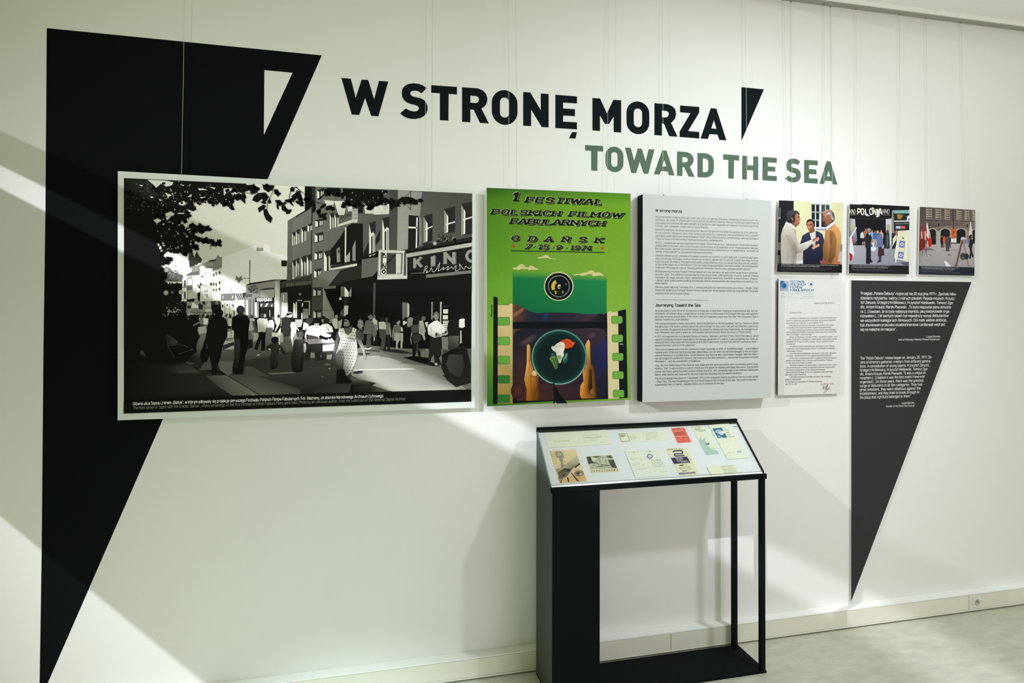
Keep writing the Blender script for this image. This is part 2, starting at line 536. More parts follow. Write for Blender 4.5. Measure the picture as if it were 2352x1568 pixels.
# ------------------------------------------------------------------ flat prints: layers of ink on a board
class Print:
    """A picture printed on a plane. Shapes are traced at photograph positions and laid on the plane of the board;
    each layer of ink lies a few thousandths of a millimetre above the last."""

    def __init__(self, n, d, white=(215, 215, 205), base=0.80):
        self.n = np.asarray(n, float) / np.linalg.norm(n)
        self.d = d / np.linalg.norm(n)
        self.P, self.F, self.C = [], [], []     # pixel points (+layer), faces, colours
        self.z = 1
        self.nv = 0
        self.white = lin(white) / base
        self.o, self.s = (0, 0), 1.0
        self.sgn = -1.0

    def crop(self, x, y, s):
        self.o, self.s = (x, y), s
        return self

    def px(self, p):
        p = np.asarray(p, float).reshape(-1, 2)
        return p / self.s + np.array(self.o)

    def col(self, c):
        if isinstance(c, (int, float)): c = (c, c * 0.995, c * 0.94)
        return np.clip(lin(c) / self.white, 0.002, 0.92)

    def add(self, p, cols):
        p = self.px(p)
        k = len(p)
        self.P.append(np.c_[p, np.full(k, self.z)])
        self.F.append(tuple(range(self.nv, self.nv + k)))
        self.C.append(cols)
        self.nv += k

    def poly(self, p, c, up=True):
        """one filled outline; c one colour, or one colour per corner"""
        if up: self.z += 1
        k = len(p)
        if isinstance(c, list): cols = np.array([self.col(q) for q in c])
        else: cols = np.tile(self.col(c), (k, 1))
        self.add(p, cols)

    def polys(self, ps, c):
        self.z += 1
        for p in ps: self.poly(p, c, False)

    def quads(self, Q, c):
        """n x 4 x 2 quads of one colour; overlapping strokes get a hair of relief so that they never coincide"""
        if len(Q) == 0: return
        self.z += 1
        col = np.tile(self.col(c), (4, 1))
        p = self.px(Q.reshape(-1, 2))
        k = len(Q)
        self.P.append(np.c_[p, self.z + np.repeat(np.arange(k) % 7, 4) * 0.6])
        self.F += [tuple(range(self.nv + 4 * i, self.nv + 4 * i + 4)) for i in range(k)]
        self.C += [col] * k
        self.nv += 4 * k
        self.z += 4 if k > 3 else 0.6 * k

    def ell(self, x, y, rx, ry, c, c2=None, rot=0, n=20, up=True):
        """ellipse; with c2 the colour runs from c in the middle to c2 at the rim"""
        if up: self.z += 1
        t = np.linspace(0, 2 * math.pi, n, endpoint=False)
        e = np.c_[np.cos(t) * rx, np.sin(t) * ry]
        cr, sr = math.cos(rot), math.sin(rot)
        e = e @ np.array([[cr, sr], [-sr, cr]]) + (x, y)
        if c2 is None:
            self.poly(e, c, False)
        else:
            for i in range(n):
                self.poly([(x, y), e[i], e[(i + 1) % n]], [c, c2, c2], False)

    def ring(self, x, y, r0, r1, c0, c1, ky=1.0, n=40, a0=0, a1=2 * math.pi):
        self.z += 1
        t = np.linspace(a0, a1, n + 1)
        for i in range(n):
            q = [(x + r * math.cos(t[j]), y + ky * r * math.sin(t[j])) for r, j in ((r0, i), (r1, i), (r1, i + 1), (r0, i + 1))]
            self.poly(q, [c0, c1, c1, c0], False)

    def line(self, pts, w, c, smooth=False, closed=False):
        if smooth: pts = smooth_path(pts, closed)
        self.quads(np.array(stroke_quads(pts, w / 2, closed)), c)

    def soft(self, pts, w, c_mid, c_edge):
        """a blurred streak from pts[0] to pts[1], fading from c_mid in the middle to c_edge"""
        (x0, y0), (x1, y1) = pts
        self.ell((x0 + x1) / 2, (y0 + y1) / 2, math.hypot(x1 - x0, y1 - y0) / 2, w / 2, c_mid, c_edge, rot=math.atan2(y1 - y0, x1 - x0), n=24)

    def text(self, s, x0, y0, x1, y1, cap, c, w=0.9, slab=False, shear=0.0, gap=0.55, space=2.4, off=(0, 0), k=3):
        """lettering on the baseline (x0,y0)-(x1,y1), capitals `cap` high; x1 None keeps the natural width"""
        Q, wd_ = text_quads(s, w, slab, gap, space, shear, k)
        if len(Q) == 0: return
        ky = cap / 7.0
        kx = ky * 0.86 if x1 is None else (x1 - x0) / wd_
        sl = (y1 - y0) / (x1 - x0) if x1 is not None else y1
        X = Q[:, :, 0] * kx
        Y = -Q[:, :, 1] * ky + X * sl
        self.quads(np.stack([X + x0 + off[0], Y + y0 + off[1]], 2), c)

    def build(self, name, parent=None, label=None):
        P = np.concatenate(self.P)
        pts = on_plane(P[:, :2], self.n, self.d)
        side = np.sign((CAM @ self.n) - self.d)
        pts = pts + self.n * side * (P[:, 2:] * 2.5e-6 + 4e-5)
        me = bpy.data.meshes.new(name)
        me.from_pydata(pts.tolist(), [], self.F)
        me.update()
        a = me.attributes.new('ink', 'FLOAT_COLOR', 'CORNER')
        C = np.concatenate(self.C)
        a.data.foreach_set('color', np.c_[C, np.ones(len(C))].astype(np.float32).ravel())
        me.materials.append(M_INK)
        o = bpy.data.objects.new(name, me)
        COL.objects.link(o)
        if parent: adopt(o, parent)
        if label: o['label'] = label
        return o


RND = random.Random(7)

# ------------------------------------------------------------------ the room
def struct(name, *a, **k):
    return tag(box(name, *a, **k), kind='structure')


CEIL_Z = 3.262
struct('wall_back', -7.0, 7.5, 0.0, 0.12, -0.05, 3.5, M_WALL)
struct('floor', -7.0, 7.5, -8.0, 0.12, -0.06, 0.0, M_FLOOR)
# ceiling cut short, out of view, to keep its lamp shadow off the wall
struct('ceiling', 1.15, 7.5, -8.0, 0.12, CEIL_Z, CEIL_Z + 0.08, M_CEIL)
# hanging rail under the ceiling: a flat white face and a strip under it coloured for the shade there
trim = struct('trim_1', -1.9, 7.5, -0.046, 0.0, CEIL_Z - 0.026, CEIL_Z, M_RAIL)
box('rail_shade_strip', -1.9, 7.5, -0.043, 0.0, CEIL_Z - 0.030, CEIL_Z - 0.026, M_RAILSHADE, trim)

# skirting trunking: body, cover plates with a fine joint, lip, and the socket insert
BB = struct('baseboard_back', -7.0, 7.5, -0.050, 0.0, 0.007, 0.098, M_TRUNK)
for a, b in ((-7.0, 1.455), (1.459, 3.222), (3.316, 7.5)):
    box('cover_plate', a, b, -0.0545, -0.048, 0.0155, 0.0915, M_TRUNK, BB, 0.0008)
box('top_lip', -7.0, 7.5, -0.0545, -0.0005, 0.0935, 0.0990, M_LEDGE, BB)
box('bottom_lip', -7.0, 7.5, -0.0570, -0.046, 0.007, 0.0145, M_TRUNK2, BB, 0.0015)

# unseen dark frame added on the left, its bars shaped to throw the slanting shadows
PX = -2.05


def wall_line_z(px, py):               # height in the plane X = PX of the ray from the lamp to a point seen on the wall
    w = on_wall([(px, py)])[0]
    t = (PX - LAMP[0]) / (w[0] - LAMP[0])
    return LAMP[2] + (w[2] - LAMP[2]) * t


zA, zB, zC, zD = wall_line_z(0, 303), wall_line_z(0, 375.5), wall_line_z(0, 436), wall_line_z(212, 1350)
scr = tag(empty('shadow_frame', (PX, -1.3, 0)), 'unseen black framed partition with a tinted upper pane, left of the exhibition', 'mask')
box('rail', PX - 0.01, PX + 0.01, -2.6, -0.004, zB, zA, M_SHADOWFRAME, scr)
box('panel', PX - 0.01, PX + 0.01, -2.6, -0.004, zD, zC, M_SHADOWFRAME, scr)
box('dimming_pane', PX - 0.003, PX + 0.003, -2.6, -0.004, zA, 3.5, M_TINT, scr)  # invented pane, dims the lamp light above the bar
for y in (-2.62, ):
    box('post', PX - 0.02, PX + 0.02, y - 0.04, y, 0.001, 3.5, M_SHADOWFRAME, scr)

# ------------------------------------------------------------------ wall graphics
def W(ps, y=0.0):
    return on_wall(ps, y)


gr = flat_shape('wall_graphic', W([(107.5, 64.6), (739, 127.2), (616, 408), (374, 963), (110, 1567), (90.4, 1613), (96, 1259), (100, 800), (104.5, 487)]),
                [W([(607.1, 160.9), (672, 167), (606, 310.2)])], 0.0006, M_VINYL)
tag(gr, 'huge black slanted wall graphic with a triangular cut-out, behind the street photograph', 'wall graphic')
tri = flat_shape('wedge_graphic', W([(1702.9, 200.1), (1754.6, 205.2), (1702.9, 323.6)]), [], 0.0006, M_LETTER)
tag(tri, 'small black wedge sticker on the wall at the right end of the big black title', 'wall graphic')


def arc_pts(cx, cy, rx, ry, a0, a1, n):
    return [(cx + rx * math.cos(math.radians(a0 + (a1 - a0) * i / n)), cy + ry * math.sin(math.radians(a0 + (a1 - a0) * i / n))) for i in range(n + 1)]


def oval(x0, x1, y0, y1, dy, pw=1.0):
    """a letter O: rounded ends, straight sides; dy is the drop of its right side"""
    cx, rx = (x0 + x1) / 2, (x1 - x0) / 2
    ry = rx * pw
    p = arc_pts(cx, y0 + ry, rx, ry, 180, 360, 14) + arc_pts(cx, y1 - ry, rx, ry, 0, 180, 14)
    return [(x, y + dy * (x - cx) / (2 * rx)) for x, y in p]


K6 = (780, 150, 7.35)
K1 = (900, 0, 3.7333)
K7 = (1450, 0, 3.7333)
KT = (1320, 310, 6.5333)
KS = (1780, 350, 14.7)
TITLE = [
    (K6, [(30, 213), (190, 227), (272, 550), (372, 242), (483, 248), (583, 573), (665, 264), (822, 272), (655, 860), (533, 853), (430, 550), (330, 838), (205, 830)], []),
    (K6, [(1472, 385), (1400, 335), (1330, 312), (1245, 303), (1160, 315), (1095, 350), (1060, 400), (1050, 460), (1056, 530), (1085, 585), (1130, 625), (1200, 652), (1270, 668), (1315, 685), (1338, 712), (1335, 745), (1312, 770), (1270, 778), (1215, 773), (1165, 755), (1117, 728), (1022, 812), (1080, 860), (1150, 893), (1220, 905), (1290, 905), (1360, 890), (1420, 860), (1465, 810), (1485, 750), (1483, 690), (1462, 630), (1425, 585), (1370, 555), (1300, 540), (1245, 528), (1205, 505), (1193, 480), (1200, 450), (1225, 432), (1262, 427), (1310, 432), (1350, 448), (1383, 472)], []),
    (K1, [(338, 730), (558, 745), (558, 810), (487, 805), (485, 1034), (412, 1030), (412, 800), (338, 795)], []),
    (K1, [(602, 748), (735, 757), (780, 775), (808, 805), (820, 850), (812, 890), (790, 917), (768, 930), (832, 1059), (755, 1053), (702, 940), (673, 938), (673, 1048), (602, 1044)], [[(673, 820), (722, 823), (740, 833), (748, 853), (740, 874), (722, 884), (673, 880)]]),
    (K1, oval(857, 1077, 773, 1070, 14), [oval(927, 1005, 836, 1008, 5)]),
    (K1, [(1126, 788), (1187, 793), (1277, 945), (1277, 801), (1344, 806), (1344, 1092), (1285, 1089), (1194, 938), (1194, 1081), (1126, 1077)], []),
    (K1, [(1402, 812), (1587, 827), (1587, 887), (1468, 879), (1468, 930), (1570, 936), (1570, 996), (1468, 990), (1468, 1042), (1587, 1049), (1587, 1109), (1402, 1097)], []),
    (K1, [(1545, 1132), (1587, 1134), (1574, 1188), (1519, 1185)], []),
    (K1, [(1720, 840), (1785, 844), (1844, 972), (1900, 855), (1966, 860), (1966, 1136), (1902, 1132), (1902, 1000), (1862, 1063), (1826, 1061), (1784, 990), (1784, 1123), (1720, 1118)], []),
    (K1, oval(2012, 2207, 870, 1150, 12), [oval(2074, 2146, 930, 1090, 5)]),
    (K7, [(198, 885), (310, 893), (350, 910), (375, 935), (384, 975), (376, 1015), (355, 1040), (340, 1053), (396, 1172), (325, 1167), (280, 1060), (262, 1058), (262, 1162), (198, 1157)], [[(262, 948), (300, 951), (318, 962), (322, 978), (315, 997), (298, 1007), (262, 1004)]]),
    (K7, [(418, 904), (582, 917), (582, 965), (487, 1123), (582, 1131), (582, 1187), (414, 1174), (414, 1127), (508, 970), (418, 962)], []),
    (K7, [(681, 927), (729, 931), (815, 1204), (755, 1199), (738, 1153), (670, 1150), (656, 1191), (594, 1187)], [[(685, 1100), (730, 1105), (708, 1030)]]),
]
SUB = [
    (KT, [(157, 150), (425, 165), (425, 247), (342, 242), (338, 537), (248, 533), (248, 238), (157, 230)], []),
    (KT, oval(462, 730, 175, 557, 16), [oval(548, 642, 255, 478, 6)]),
    (KT, [(755, 188), (840, 194), (893, 392), (945, 202), (1008, 207), (1063, 402), (1110, 213), (1196, 219), (1103, 581), (1035, 578), (975, 395), (920, 571), (850, 568)], []),
    (KT, [(1313, 230), (1377, 235), (1497, 607), (1413, 602), (1396, 545), (1292, 540), (1272, 594), (1188, 588)], [[(1310, 470), (1376, 473), (1345, 370)]]),
    (KT, [(1536, 245), (1680, 255), (1740, 280), (1775, 325), (1785, 370), (1775, 415), (1750, 455), (1725, 472), (1797, 628), (1708, 622), (1645, 483), (1614, 481), (1614, 614), (1534, 609)], [[(1614, 330), (1670, 334), (1692, 350), (1700, 370), (1692, 395), (1665, 412), (1614, 408)]]),
    (KT, [(1842, 268), (1970, 275), (2030, 295), (2070, 335), (2087, 390), (2088, 500), (2080, 560), (2050, 605), (2000, 632), (1950, 637), (1842, 630)], [[(1922, 350), (1965, 354), (1992, 370), (2005, 400), (2006, 510), (1997, 540), (1970, 558), (1920, 555)]]),
    (K7, [(788, 1322), (924, 1332), (924, 1377), (880, 1374), (878, 1532), (832, 1529), (832, 1371), (788, 1368)], []),
    (K7, [(952, 1334), (995, 1337), (995, 1415), (1046, 1418), (1046, 1341), (1088, 1343), (1088, 1545), (1045, 1542), (1045, 1461), (993, 1457), (993, 1540), (950, 1536)], []),
    (K7, [(1126, 1346), (1247, 1354), (1247, 1396), (1170, 1391), (1170, 1426), (1234, 1431), (1234, 1471), (1169, 1467), (1168, 1505), (1247, 1510), (1247, 1552), (1124, 1545)], []),
    (KS, [(857, 316), (790, 258), (710, 218), (610, 206), (520, 218), (440, 268), (390, 340), (370, 440), (380, 530), (430, 605), (520, 660), (620, 690), (685, 715), (708, 755), (700, 805), (670, 835), (615, 842), (560, 838), (500, 815), (443, 782), (337, 888), (410, 945), (500, 990), (600, 1010), (700, 1002), (790, 960), (850, 885), (870, 790), (860, 690), (820, 605), (740, 545), (640, 520), (575, 500), (538, 460), (545, 410), (580, 382), (640, 378), (700, 390), (763, 427)], []),
    (KS, [(985, 250), (1440, 277), (1440, 438), (1145, 422), (1145, 560), (1397, 577), (1397, 740), (1145, 725), (1145, 868), (1440, 885), (1440, 1050), (982, 1025)], []),
    (KS, [(1742, 295), (1868, 302), (2108, 1087), (1950, 1077), (1915, 968), (1695, 955), (1660, 1065), (1502, 1055)], [[(1750, 803), (1865, 810), (1808, 605)]]),
]


def lettering(name, letters, m, label):
    root = None
    for (ox, oy, s), out, holes in letters:
        f = lambda ps: W([(ox + x / s, oy + y / s) for x, y in ps])
        o3 = f(out)
        if root is None:
            root = tag(empty(name, (float(o3[0][0]), -0.001, float(o3[:, 2].min()))), label, 'lettering')
        flat_shape('letter', o3, [f(h) for h in holes], 0.0008, m, root)
    return root


lettering('title_lettering', TITLE, M_LETTER, 'large black wall title reading W STRONĘ MORZA above the poster')
lettering('subtitle_lettering', SUB, M_GREEN, 'green wall subtitle reading TOWARD THE SEA under the black title')

# ------------------------------------------------------------------ wall socket in the trunking
sk = tag(empty('wall_socket', (3.27, -0.055, 0.05)), 'white square power socket set into the skirting trunking at the far right', 'socket')
box('mounting_plate', 3.2235, 3.3145, -0.0565, -0.0505, 0.0155, 0.0975, M_TRUNK2, sk, 0.001)
pl = box('face_plate', 3.2470, 3.2950, -0.0610, -0.0566, 0.0275, 0.0775, M_SOCKET, sk, 0.0015)


def disc(name, c, r0, r1, y0, y1, m, parent, n=28):
    """a round dish: rim radius r1 at y0, floor radius r0 at y1"""
    v, f = [], []
    for r, y in ((r1, y0), (r0, y1)):
        v += [(c[0] + r * math.cos(2 * math.pi * i / n), y, c[1] + r * math.sin(2 * math.pi * i / n)) for i in range(n)]
    f = [(i, (i + 1) % n, n + (i + 1) % n, n + i) for i in range(n)] + [tuple(range(n, 2 * n))]
    return link_mesh(name, v, f, m, parent)


disc('socket_rim', (3.271, 0.0525), 0.0195, 0.0205, -0.0612, -0.0618, M_SOCKET, sk)
disc('socket_recess', (3.271, 0.0525), 0.0170, 0.0190, -0.0620, -0.0619, M_SOCKET2, sk)
tube('earth_pin', [(3.268, -0.0619, 0.0600), (3.268, -0.0685, 0.0600)], 0.0024, M_PIN, sk)
for dx in (-0.0085, 0.0085):
    tube('contact_hole', [(3.271 + dx, -0.0619, 0.0515), (3.271 + dx, -0.0624, 0.0515)], 0.0020, M_PIN, sk)

# ------------------------------------------------------------------ the street photograph
YP = -0.024


def board(name, q, y, thick, front, edge, label, cat):
    """hung board: empty at the middle of its lower edge, plate with a printed face, two wall spacers"""
    c = on_wall(q, y)
    root = tag(empty(name, tuple(float(v) for v in (c[2] + c[3]) / 2)), label, cat)
    slab('board', list(c), (0, thick, 0), edge, root, front_mat=front)
    return root, c


PHQ = [(270.6, 392.8), (1092.9, 438.0), (1091.0, 936.0), (270.2, 965.0)]
photo, _c = board('photo_board', PHQ, YP, 0.008, M_BOARD, M_CORE, 'wide white-bordered black-and-white street photograph hanging left of the poster', 'photograph')

p = Print((0, 1, 0), YP, (206, 208, 204), 1.0)
A_, B_, C_, D_ = (270, 390, 5.6), (680, 390, 5.6), (270, 670, 5.2262), (680, 670, 5.2262)
E_, F_, G_, H_, I_ = (370, 560, 7.84), (640, 560, 7.84), (370, 700, 8.7111), (600, 700, 8.7111), (820, 700, 8.7111)
PHOTO_A = [(285.2, 409.1), (1084.5, 444.1), (1082.2, 921.6), (284.4, 949.4)]


def leaf(cx, cy, r, rot=0.0, c=12, up=False, lobes=5):
    if RND.random() < 0.55:            # pointed oval leaf
        n, pts = 8, []
        cr, sr = math.cos(rot), math.sin(rot)
        wd = RND.uniform(.38, .62)
        for i in range(n):
            a = 2 * math.pi * i / n
            x, y = math.cos(a), math.sin(a) * wd * (1.0 if i not in (0,) else 0) * RND.uniform(.85, 1.15)
            x *= 1.25 if i == 0 else 1.0
            pts.append((cx + r * (x * cr - y * sr), cy + r * (x * sr + y * cr)))
    else:                              # lobed maple leaf
        pts = []
        for i in range(lobes * 2):
            a = rot + math.pi * i / lobes
            k = r * (1.0 if i % 2 == 0 else 0.68) * RND.uniform(0.78, 1.12)
            pts.append((cx + k * math.cos(a), cy + k * math.sin(a)))
    p.poly(pts, c, up)


def fringe(pts, r0, r1, step, c=15, jit=.5):
    """leaves strung along an outline so that its edge breaks up"""
    p.z += 1
    for a, b in zip(pts[:-1], pts[1:]):
        d = math.hypot(b[0] - a[0], b[1] - a[1])
        for k in range(max(1, int(d / step))):
            t = RND.random()
            r = RND.uniform(r0, r1)
            leaf(a[0] + (b[0] - a[0]) * t + RND.uniform(-r, r) * jit, a[1] + (b[1] - a[1]) * t + RND.uniform(-r, r) * jit, r, RND.uniform(0, 6.28), c)


def scatter(n, x0, x1, y0, y1, r0, r1, c, inside=None):
    p.z += 1
    for _ in range(n):
        leaf(RND.uniform(x0, x1), RND.uniform(y0, y1), RND.uniform(r0, r1), RND.uniform(0, 6), c)


def blob(cx, cy, rx, ry, c, n=14, j=0.18, up=True):
    if up: p.z += 1
    p.poly([(cx + rx * RND.uniform(1 - j, 1 + j) * math.cos(2 * math.pi * i / n), cy + ry * RND.uniform(1 - j, 1 + j) * math.sin(2 * math.pi * i / n)) for i in range(n)], c, False)


p.crop(0, 0, 1)
p.poly(PHOTO_A, 14)
p.poly([(330, 411.2), (700, 427.6), (700, 640), (330, 640)], [186, 200, 186, 178])
# sunlit pavement and dark roadway
p.poly([(284.6, 800), (1082.5, 800), (1082.3, 894), (900, 898.7), (690, 904.4), (284.4, 918)], [12, 70, 100, 70, 30, 12])
p.crop(*C_)
p.poly([(900, 780), (1120, 860), (1300, 870), (2195, 700), (2195, 500), (960, 440)], [24, 60, 50, 70, 150, 110])
p.poly([(1050, 690), (1400, 690), (1400, 560), (1280, 600)], 150)
p.poly([(1260, 700), (1400, 640), (1395, 600), (1270, 640)], 42)
p.poly([(980, 940), (1080, 790), (1130, 835), (1140, 940)], 66)
p.poly([(1195, 830), (1395, 830), (1370, 985), (1310, 1010), (1230, 935)], 84)
p.poly([(1530, 890), (1620, 900), (1830, 1020), (1660, 1010), (1520, 985)], 62)
p.poly([(1060, 1005), (1300, 1000), (1700, 1240), (1380, 1245), (1200, 1130)], [52, 84, 96, 74, 60])
p.poly([(1320, 1000), (1600, 985), (2195, 1165), (2195, 1225), (1720, 1240)], [60, 60, 46, 66, 84])
p.poly([(560, 900), (860, 860), (990, 970), (620, 980)], [24, 44, 60, 26])
p.poly([(700, 950), (940, 935), (1000, 972), (760, 980)], 52)
p.poly([(1620, 795), (2110, 748), (2110, 758), (1620, 805)], 58)
p.poly([(1800, 975), (2190, 958), (2195, 972), (1830, 992)], 96)
p.poly([(1040, 935), (1230, 938), (1330, 1010), (1100, 960)], 22)
p.poly([(1600, 1225), (1650, 1230), (1630, 1242)], 150)

# sunlit street on the right
p.crop(*D_)
p.poly([(620, 740), (820, 640), (1100, 660), (1500, 700), (1760, 690), (1740, 900), (2040, 1170), (1150, 1195), (880, 1120), (660, 1000)], [120, 110, 80, 90, 110, 120, 150, 142, 120, 108])
p.poly([(690, 790), (840, 770), (1120, 790), (1330, 860), (1740, 930), (1880, 1090), (2040, 1172), (1160, 1195), (960, 1090), (670, 1010)], [138, 140, 146, 128, 110, 120, 150, 158, 150, 128])
p.poly([(690, 930), (1400, 915), (1640, 912), (1640, 926), (1400, 930), (690, 945)], 172)
p.poly([(770, 775), (1010, 768), (1010, 776), (770, 785)], 158)
p.poly([(1230, 850), (1460, 790), (1700, 870), (1730, 905), (1480, 880)], [100, 84, 70, 84, 92])
p.poly([(1400, 915), (1740, 900), (1850, 1075), (1560, 985)], [130, 100, 104, 130])
p.poly([(650, 1010), (700, 1035), (800, 1060), (960, 1095), (900, 1130), (760, 1135), (660, 1110)], [70, 90, 70, 24, 20, 26, 30])
p.poly([(660, 1110), (900, 1120), (1040, 1160), (1140, 1195), (900, 1204), (640, 1215)], [16, 40, 28, 90, 26, 14])
p.poly([(690, 960), (760, 945), (820, 948), (790, 962), (810, 972), (740, 985), (680, 980)], 40)
# shadow bands across the pavement
p.poly([(830, 690), (1000, 700), (1010, 720), (840, 712)], 60)
p.poly([(1000, 690), (1200, 690), (1350, 720), (1400, 740), (1250, 740), (1060, 712)], 36)
p.poly([(1280, 790), (1420, 770), (1590, 790), (1600, 840), (1740, 870), (1700, 890), (1640, 890), (1480, 850), (1350, 810)], 14)
p.poly([(740, 735), (900, 735), (880, 752), (760, 760)], 44)

# ---- distant houses (left of the middle)
p.crop(*E_)
p.poly([(0, 150), (120, 120), (500, 170), (640, 250), (480, 470), (380, 560), (0, 470)], [196, 200, 190, 176, 200, 205, 205])
p.poly([(10, 480), (40, 440), (95, 405), (160, 430), (190, 475), (255, 520), (340, 545), (400, 560), (400, 690), (0, 690)], [92, 110, 120, 112, 96, 86, 90, 100, 84, 62])
scatter(50, 20, 380, 480, 670, 8, 22, 66)
scatter(30, 30, 370, 480, 660, 6, 16, 128)
p.poly([(0, 690), (380, 725), (380, 1040), (470, 1060), (470, 1260), (0, 1280)], 20)
p.poly([(60, 672), (370, 682), (370, 715), (310, 710), (290, 690), (250, 715), (215, 712), (195, 690), (180, 725), (155, 690), (135, 728), (110, 690)], 190)
p.poly([(500, 180), (525, 125), (565, 130), (590, 215), (610, 250), (608, 400), (520, 430), (490, 290)], 50)
p.poly([(610, 190), (650, 130), (690, 220), (720, 250), (740, 275), (720, 330), (620, 390), (600, 330)], 54)
# white house with its bays
p.poly([(450, 300), (505, 300), (508, 420), (545, 430), (545, 520), (440, 560)], 214)
p.poly([(395, 560), (425, 548), (462, 565), (462, 610), (395, 605)], 222)
p.poly([(385, 620), (465, 606), (465, 1030), (368, 1030)], 214)
p.polys([[(415, 655), (445, 650), (445, 775), (415, 775)], [(412, 865), (445, 860), (445, 990), (412, 990)]], 66)
p.polys([[(376, 765), (465, 770), (465, 790), (376, 785)], [(366, 985), (465, 985), (465, 1000), (366, 1000)]], 130)
p.poly([(470, 600), (560, 575), (560, 990), (470, 1000)], 150)
p.polys([[(480, 640), (555, 630), (555, 740), (480, 745)]], 196)
p.polys([[(470, 750), (560, 745), (560, 820), (470, 830)]], 96)
p.poly([(545, 405), (700, 385), (830, 320), (920, 310), (920, 440), (700, 490), (555, 500)], 128)
p.poly([(640, 380), (680, 340), (740, 350), (700, 372)], 196)
p.poly([(450, 560), (545, 505), (690, 488), (695, 555), (470, 575)], 92)
p.poly([(565, 575), (700, 560), (700, 860), (640, 900), (565, 850)], 226)
p.poly([(490, 920), (560, 850), (650, 900), (660, 980), (490, 985)], 168)
p.poly([(695, 500), (830, 420), (925, 440), (930, 700), (900, 740), (740, 735), (700, 690)], 206)
p.poly([(820, 440), (915, 430), (915, 640), (850, 640)], 222)
p.polys([[(725, 570), (770, 575), (770, 588), (735, 590), (730, 620), (722, 620)], [(795, 515), (815, 520), (810, 545)], [(770, 620), (785, 620), (780, 640)]], 60)
p.poly([(815, 410), (925, 405), (925, 432), (815, 435)], 84)
p.poly([(640, 735), (740, 740), (740, 752), (640, 750)], 60)
p.poly([(655, 760), (720, 755), (712, 800), (690, 805)], 36)
p.poly([(710, 745), (930, 740), (930, 1030), (700, 1050)], 174)
p.polys([[(765, 830), (840, 825), (840, 975), (765, 980)]], 224)
p.polys([[(778, 835), (800, 835), (800, 875), (778, 880)], [(815, 830), (838, 832), (836, 870), (815, 872)], [(815, 895), (836, 890), (836, 965), (818, 970)], [(780, 895), (800, 895), (802, 960), (790, 930)]], 84)
p.poly([(875, 705), (915, 695), (915, 750), (895, 755)], 40)
# tall dark-roofed house beside the fire wall
p.poly([(925, 320), (985, 290), (1000, 230), (1020, 195), (1060, 235), (1100, 235), (1095, 440), (930, 490)], 112)
p.poly([(850, 300), (980, 275), (1000, 250), (985, 300), (930, 320), (860, 318)], 42)
p.poly([(925, 490), (1090, 430), (1085, 1040), (925, 1030)], 186)
for x, w, ys in ((948, 24, (535, 700, 810)), (992, 24, (510, 705, 810)), (1052, 30, (495, 675, 790))):
    for y in ys:
        p.polys([[(x - w / 2, y + 30), (x - w / 2, y + 8), (x, y - 8), (x + w / 2, y + 8), (x + w / 2, y + 70), (x - w / 4, y + 40)]], 52)
p.polys([[(945, 600), (970, 600), (968, 690), (945, 690)], [(985, 590), (1010, 590), (1008, 690), (985, 690)], [(1040, 560), (1075, 555), (1075, 650), (1040, 655)], [(945, 850), (972, 850), (970, 1010), (945, 1010)], [(985, 850), (1005, 850), (1005, 1010), (985, 1010)], [(1030, 850), (1070, 850), (1070, 1010), (1030, 1010)]], 214)
# big fire wall
p.poly([(1100, 240), (1720, 15), (1725, 120), (1845, 125), (1845, 0), (1960, 30), (1965, 150), (2280, 215), (2260, 640), (2040, 640), (1600, 705), (1530, 740), (1530, 880), (1085, 900)], [196, 214, 210, 206, 214, 214, 210, 214, 200, 206, 214, 222, 222, 216])
p.poly([(1722, 68), (1838, 72), (1838, 122), (1722, 125)], 96)
p.poly([(1740, 75), (1830, 80), (1830, 112), (1735, 112)], 140)
p.polys([[(1240, 765), (1262, 760), (1262, 880), (1240, 882)], [(1262, 790), (1282, 800), (1275, 880), (1266, 880)]], 170)
p.polys([[(1592, 290), (1608, 290), (1600, 706), (1586, 706)]], 40)
p.polys([[(1460, 606), (1590, 618), (1590, 628), (1460, 616)]], 70)
p.poly([(1350, 565), (1385, 600), (1410, 605), (1460, 560), (1450, 615), (1478, 650), (1440, 655), (1410, 700), (1385, 700), (1370, 655), (1325, 650), (1352, 620)], 96)
p.poly([(2165, 295), (2270, 300), (2265, 405), (2165, 402)], 22)
# lamps globes
for x, y, r, c, c2 in ((365, 480, 70, 214, 186), (92, 462, 52, 150, 120), (745, 438, 50, 220, 200), (88, 880, 46, 160, 120), (358, 868, 42, 170, 140), (890, 80, 26, 170, 130), (200, 872, 24, 110, 80), (268, 430, 16, 190, 170)):
    p.ell(x, y, r, r * .98, c, c2)
p.polys([[(884, 20), (906, 20), (908, 50), (882, 50)], [(262, 390), (274, 390), (276, 412), (260, 412)]], 60)
# shops: bakery front, awning, sign
p.poly([(1080, 905), (1340, 890), (1340, 1020), (1075, 1025)], 108)
p.polys([[(1105, 930), (1128, 925), (1125, 980), (1105, 985)], [(1275, 930), (1305, 925), (1300, 980), (1275, 985)]], 170)
p.poly([(1335, 895), (1470, 885), (1500, 1010), (1340, 1020)], 214)
for k in range(4):
    x = 1345 + k * 36
    p.poly([(x - 8, 900 - k * 3), (x + 12, 898 - k * 3), (x + 72, 1016), (x + 52, 1018)] if k < 3 else [(x - 8, 890), (x + 10, 888), (1500, 985), (1500, 1012)], 30)
p.poly([(1075, 1025), (1340, 1018), (1340, 1300), (1090, 1320)], 196)
p.polys([[(1095, 1095), (1125, 1090), (1120, 1150), (1100, 1140)], [(1175, 1090), (1210, 1085), (1190, 1130)], [(1260, 1090), (1310, 1090), (1310, 1160), (1290, 1120)], [(1300, 1200), (1325, 1205), (1325, 1300), (1300, 1290)]], 60)
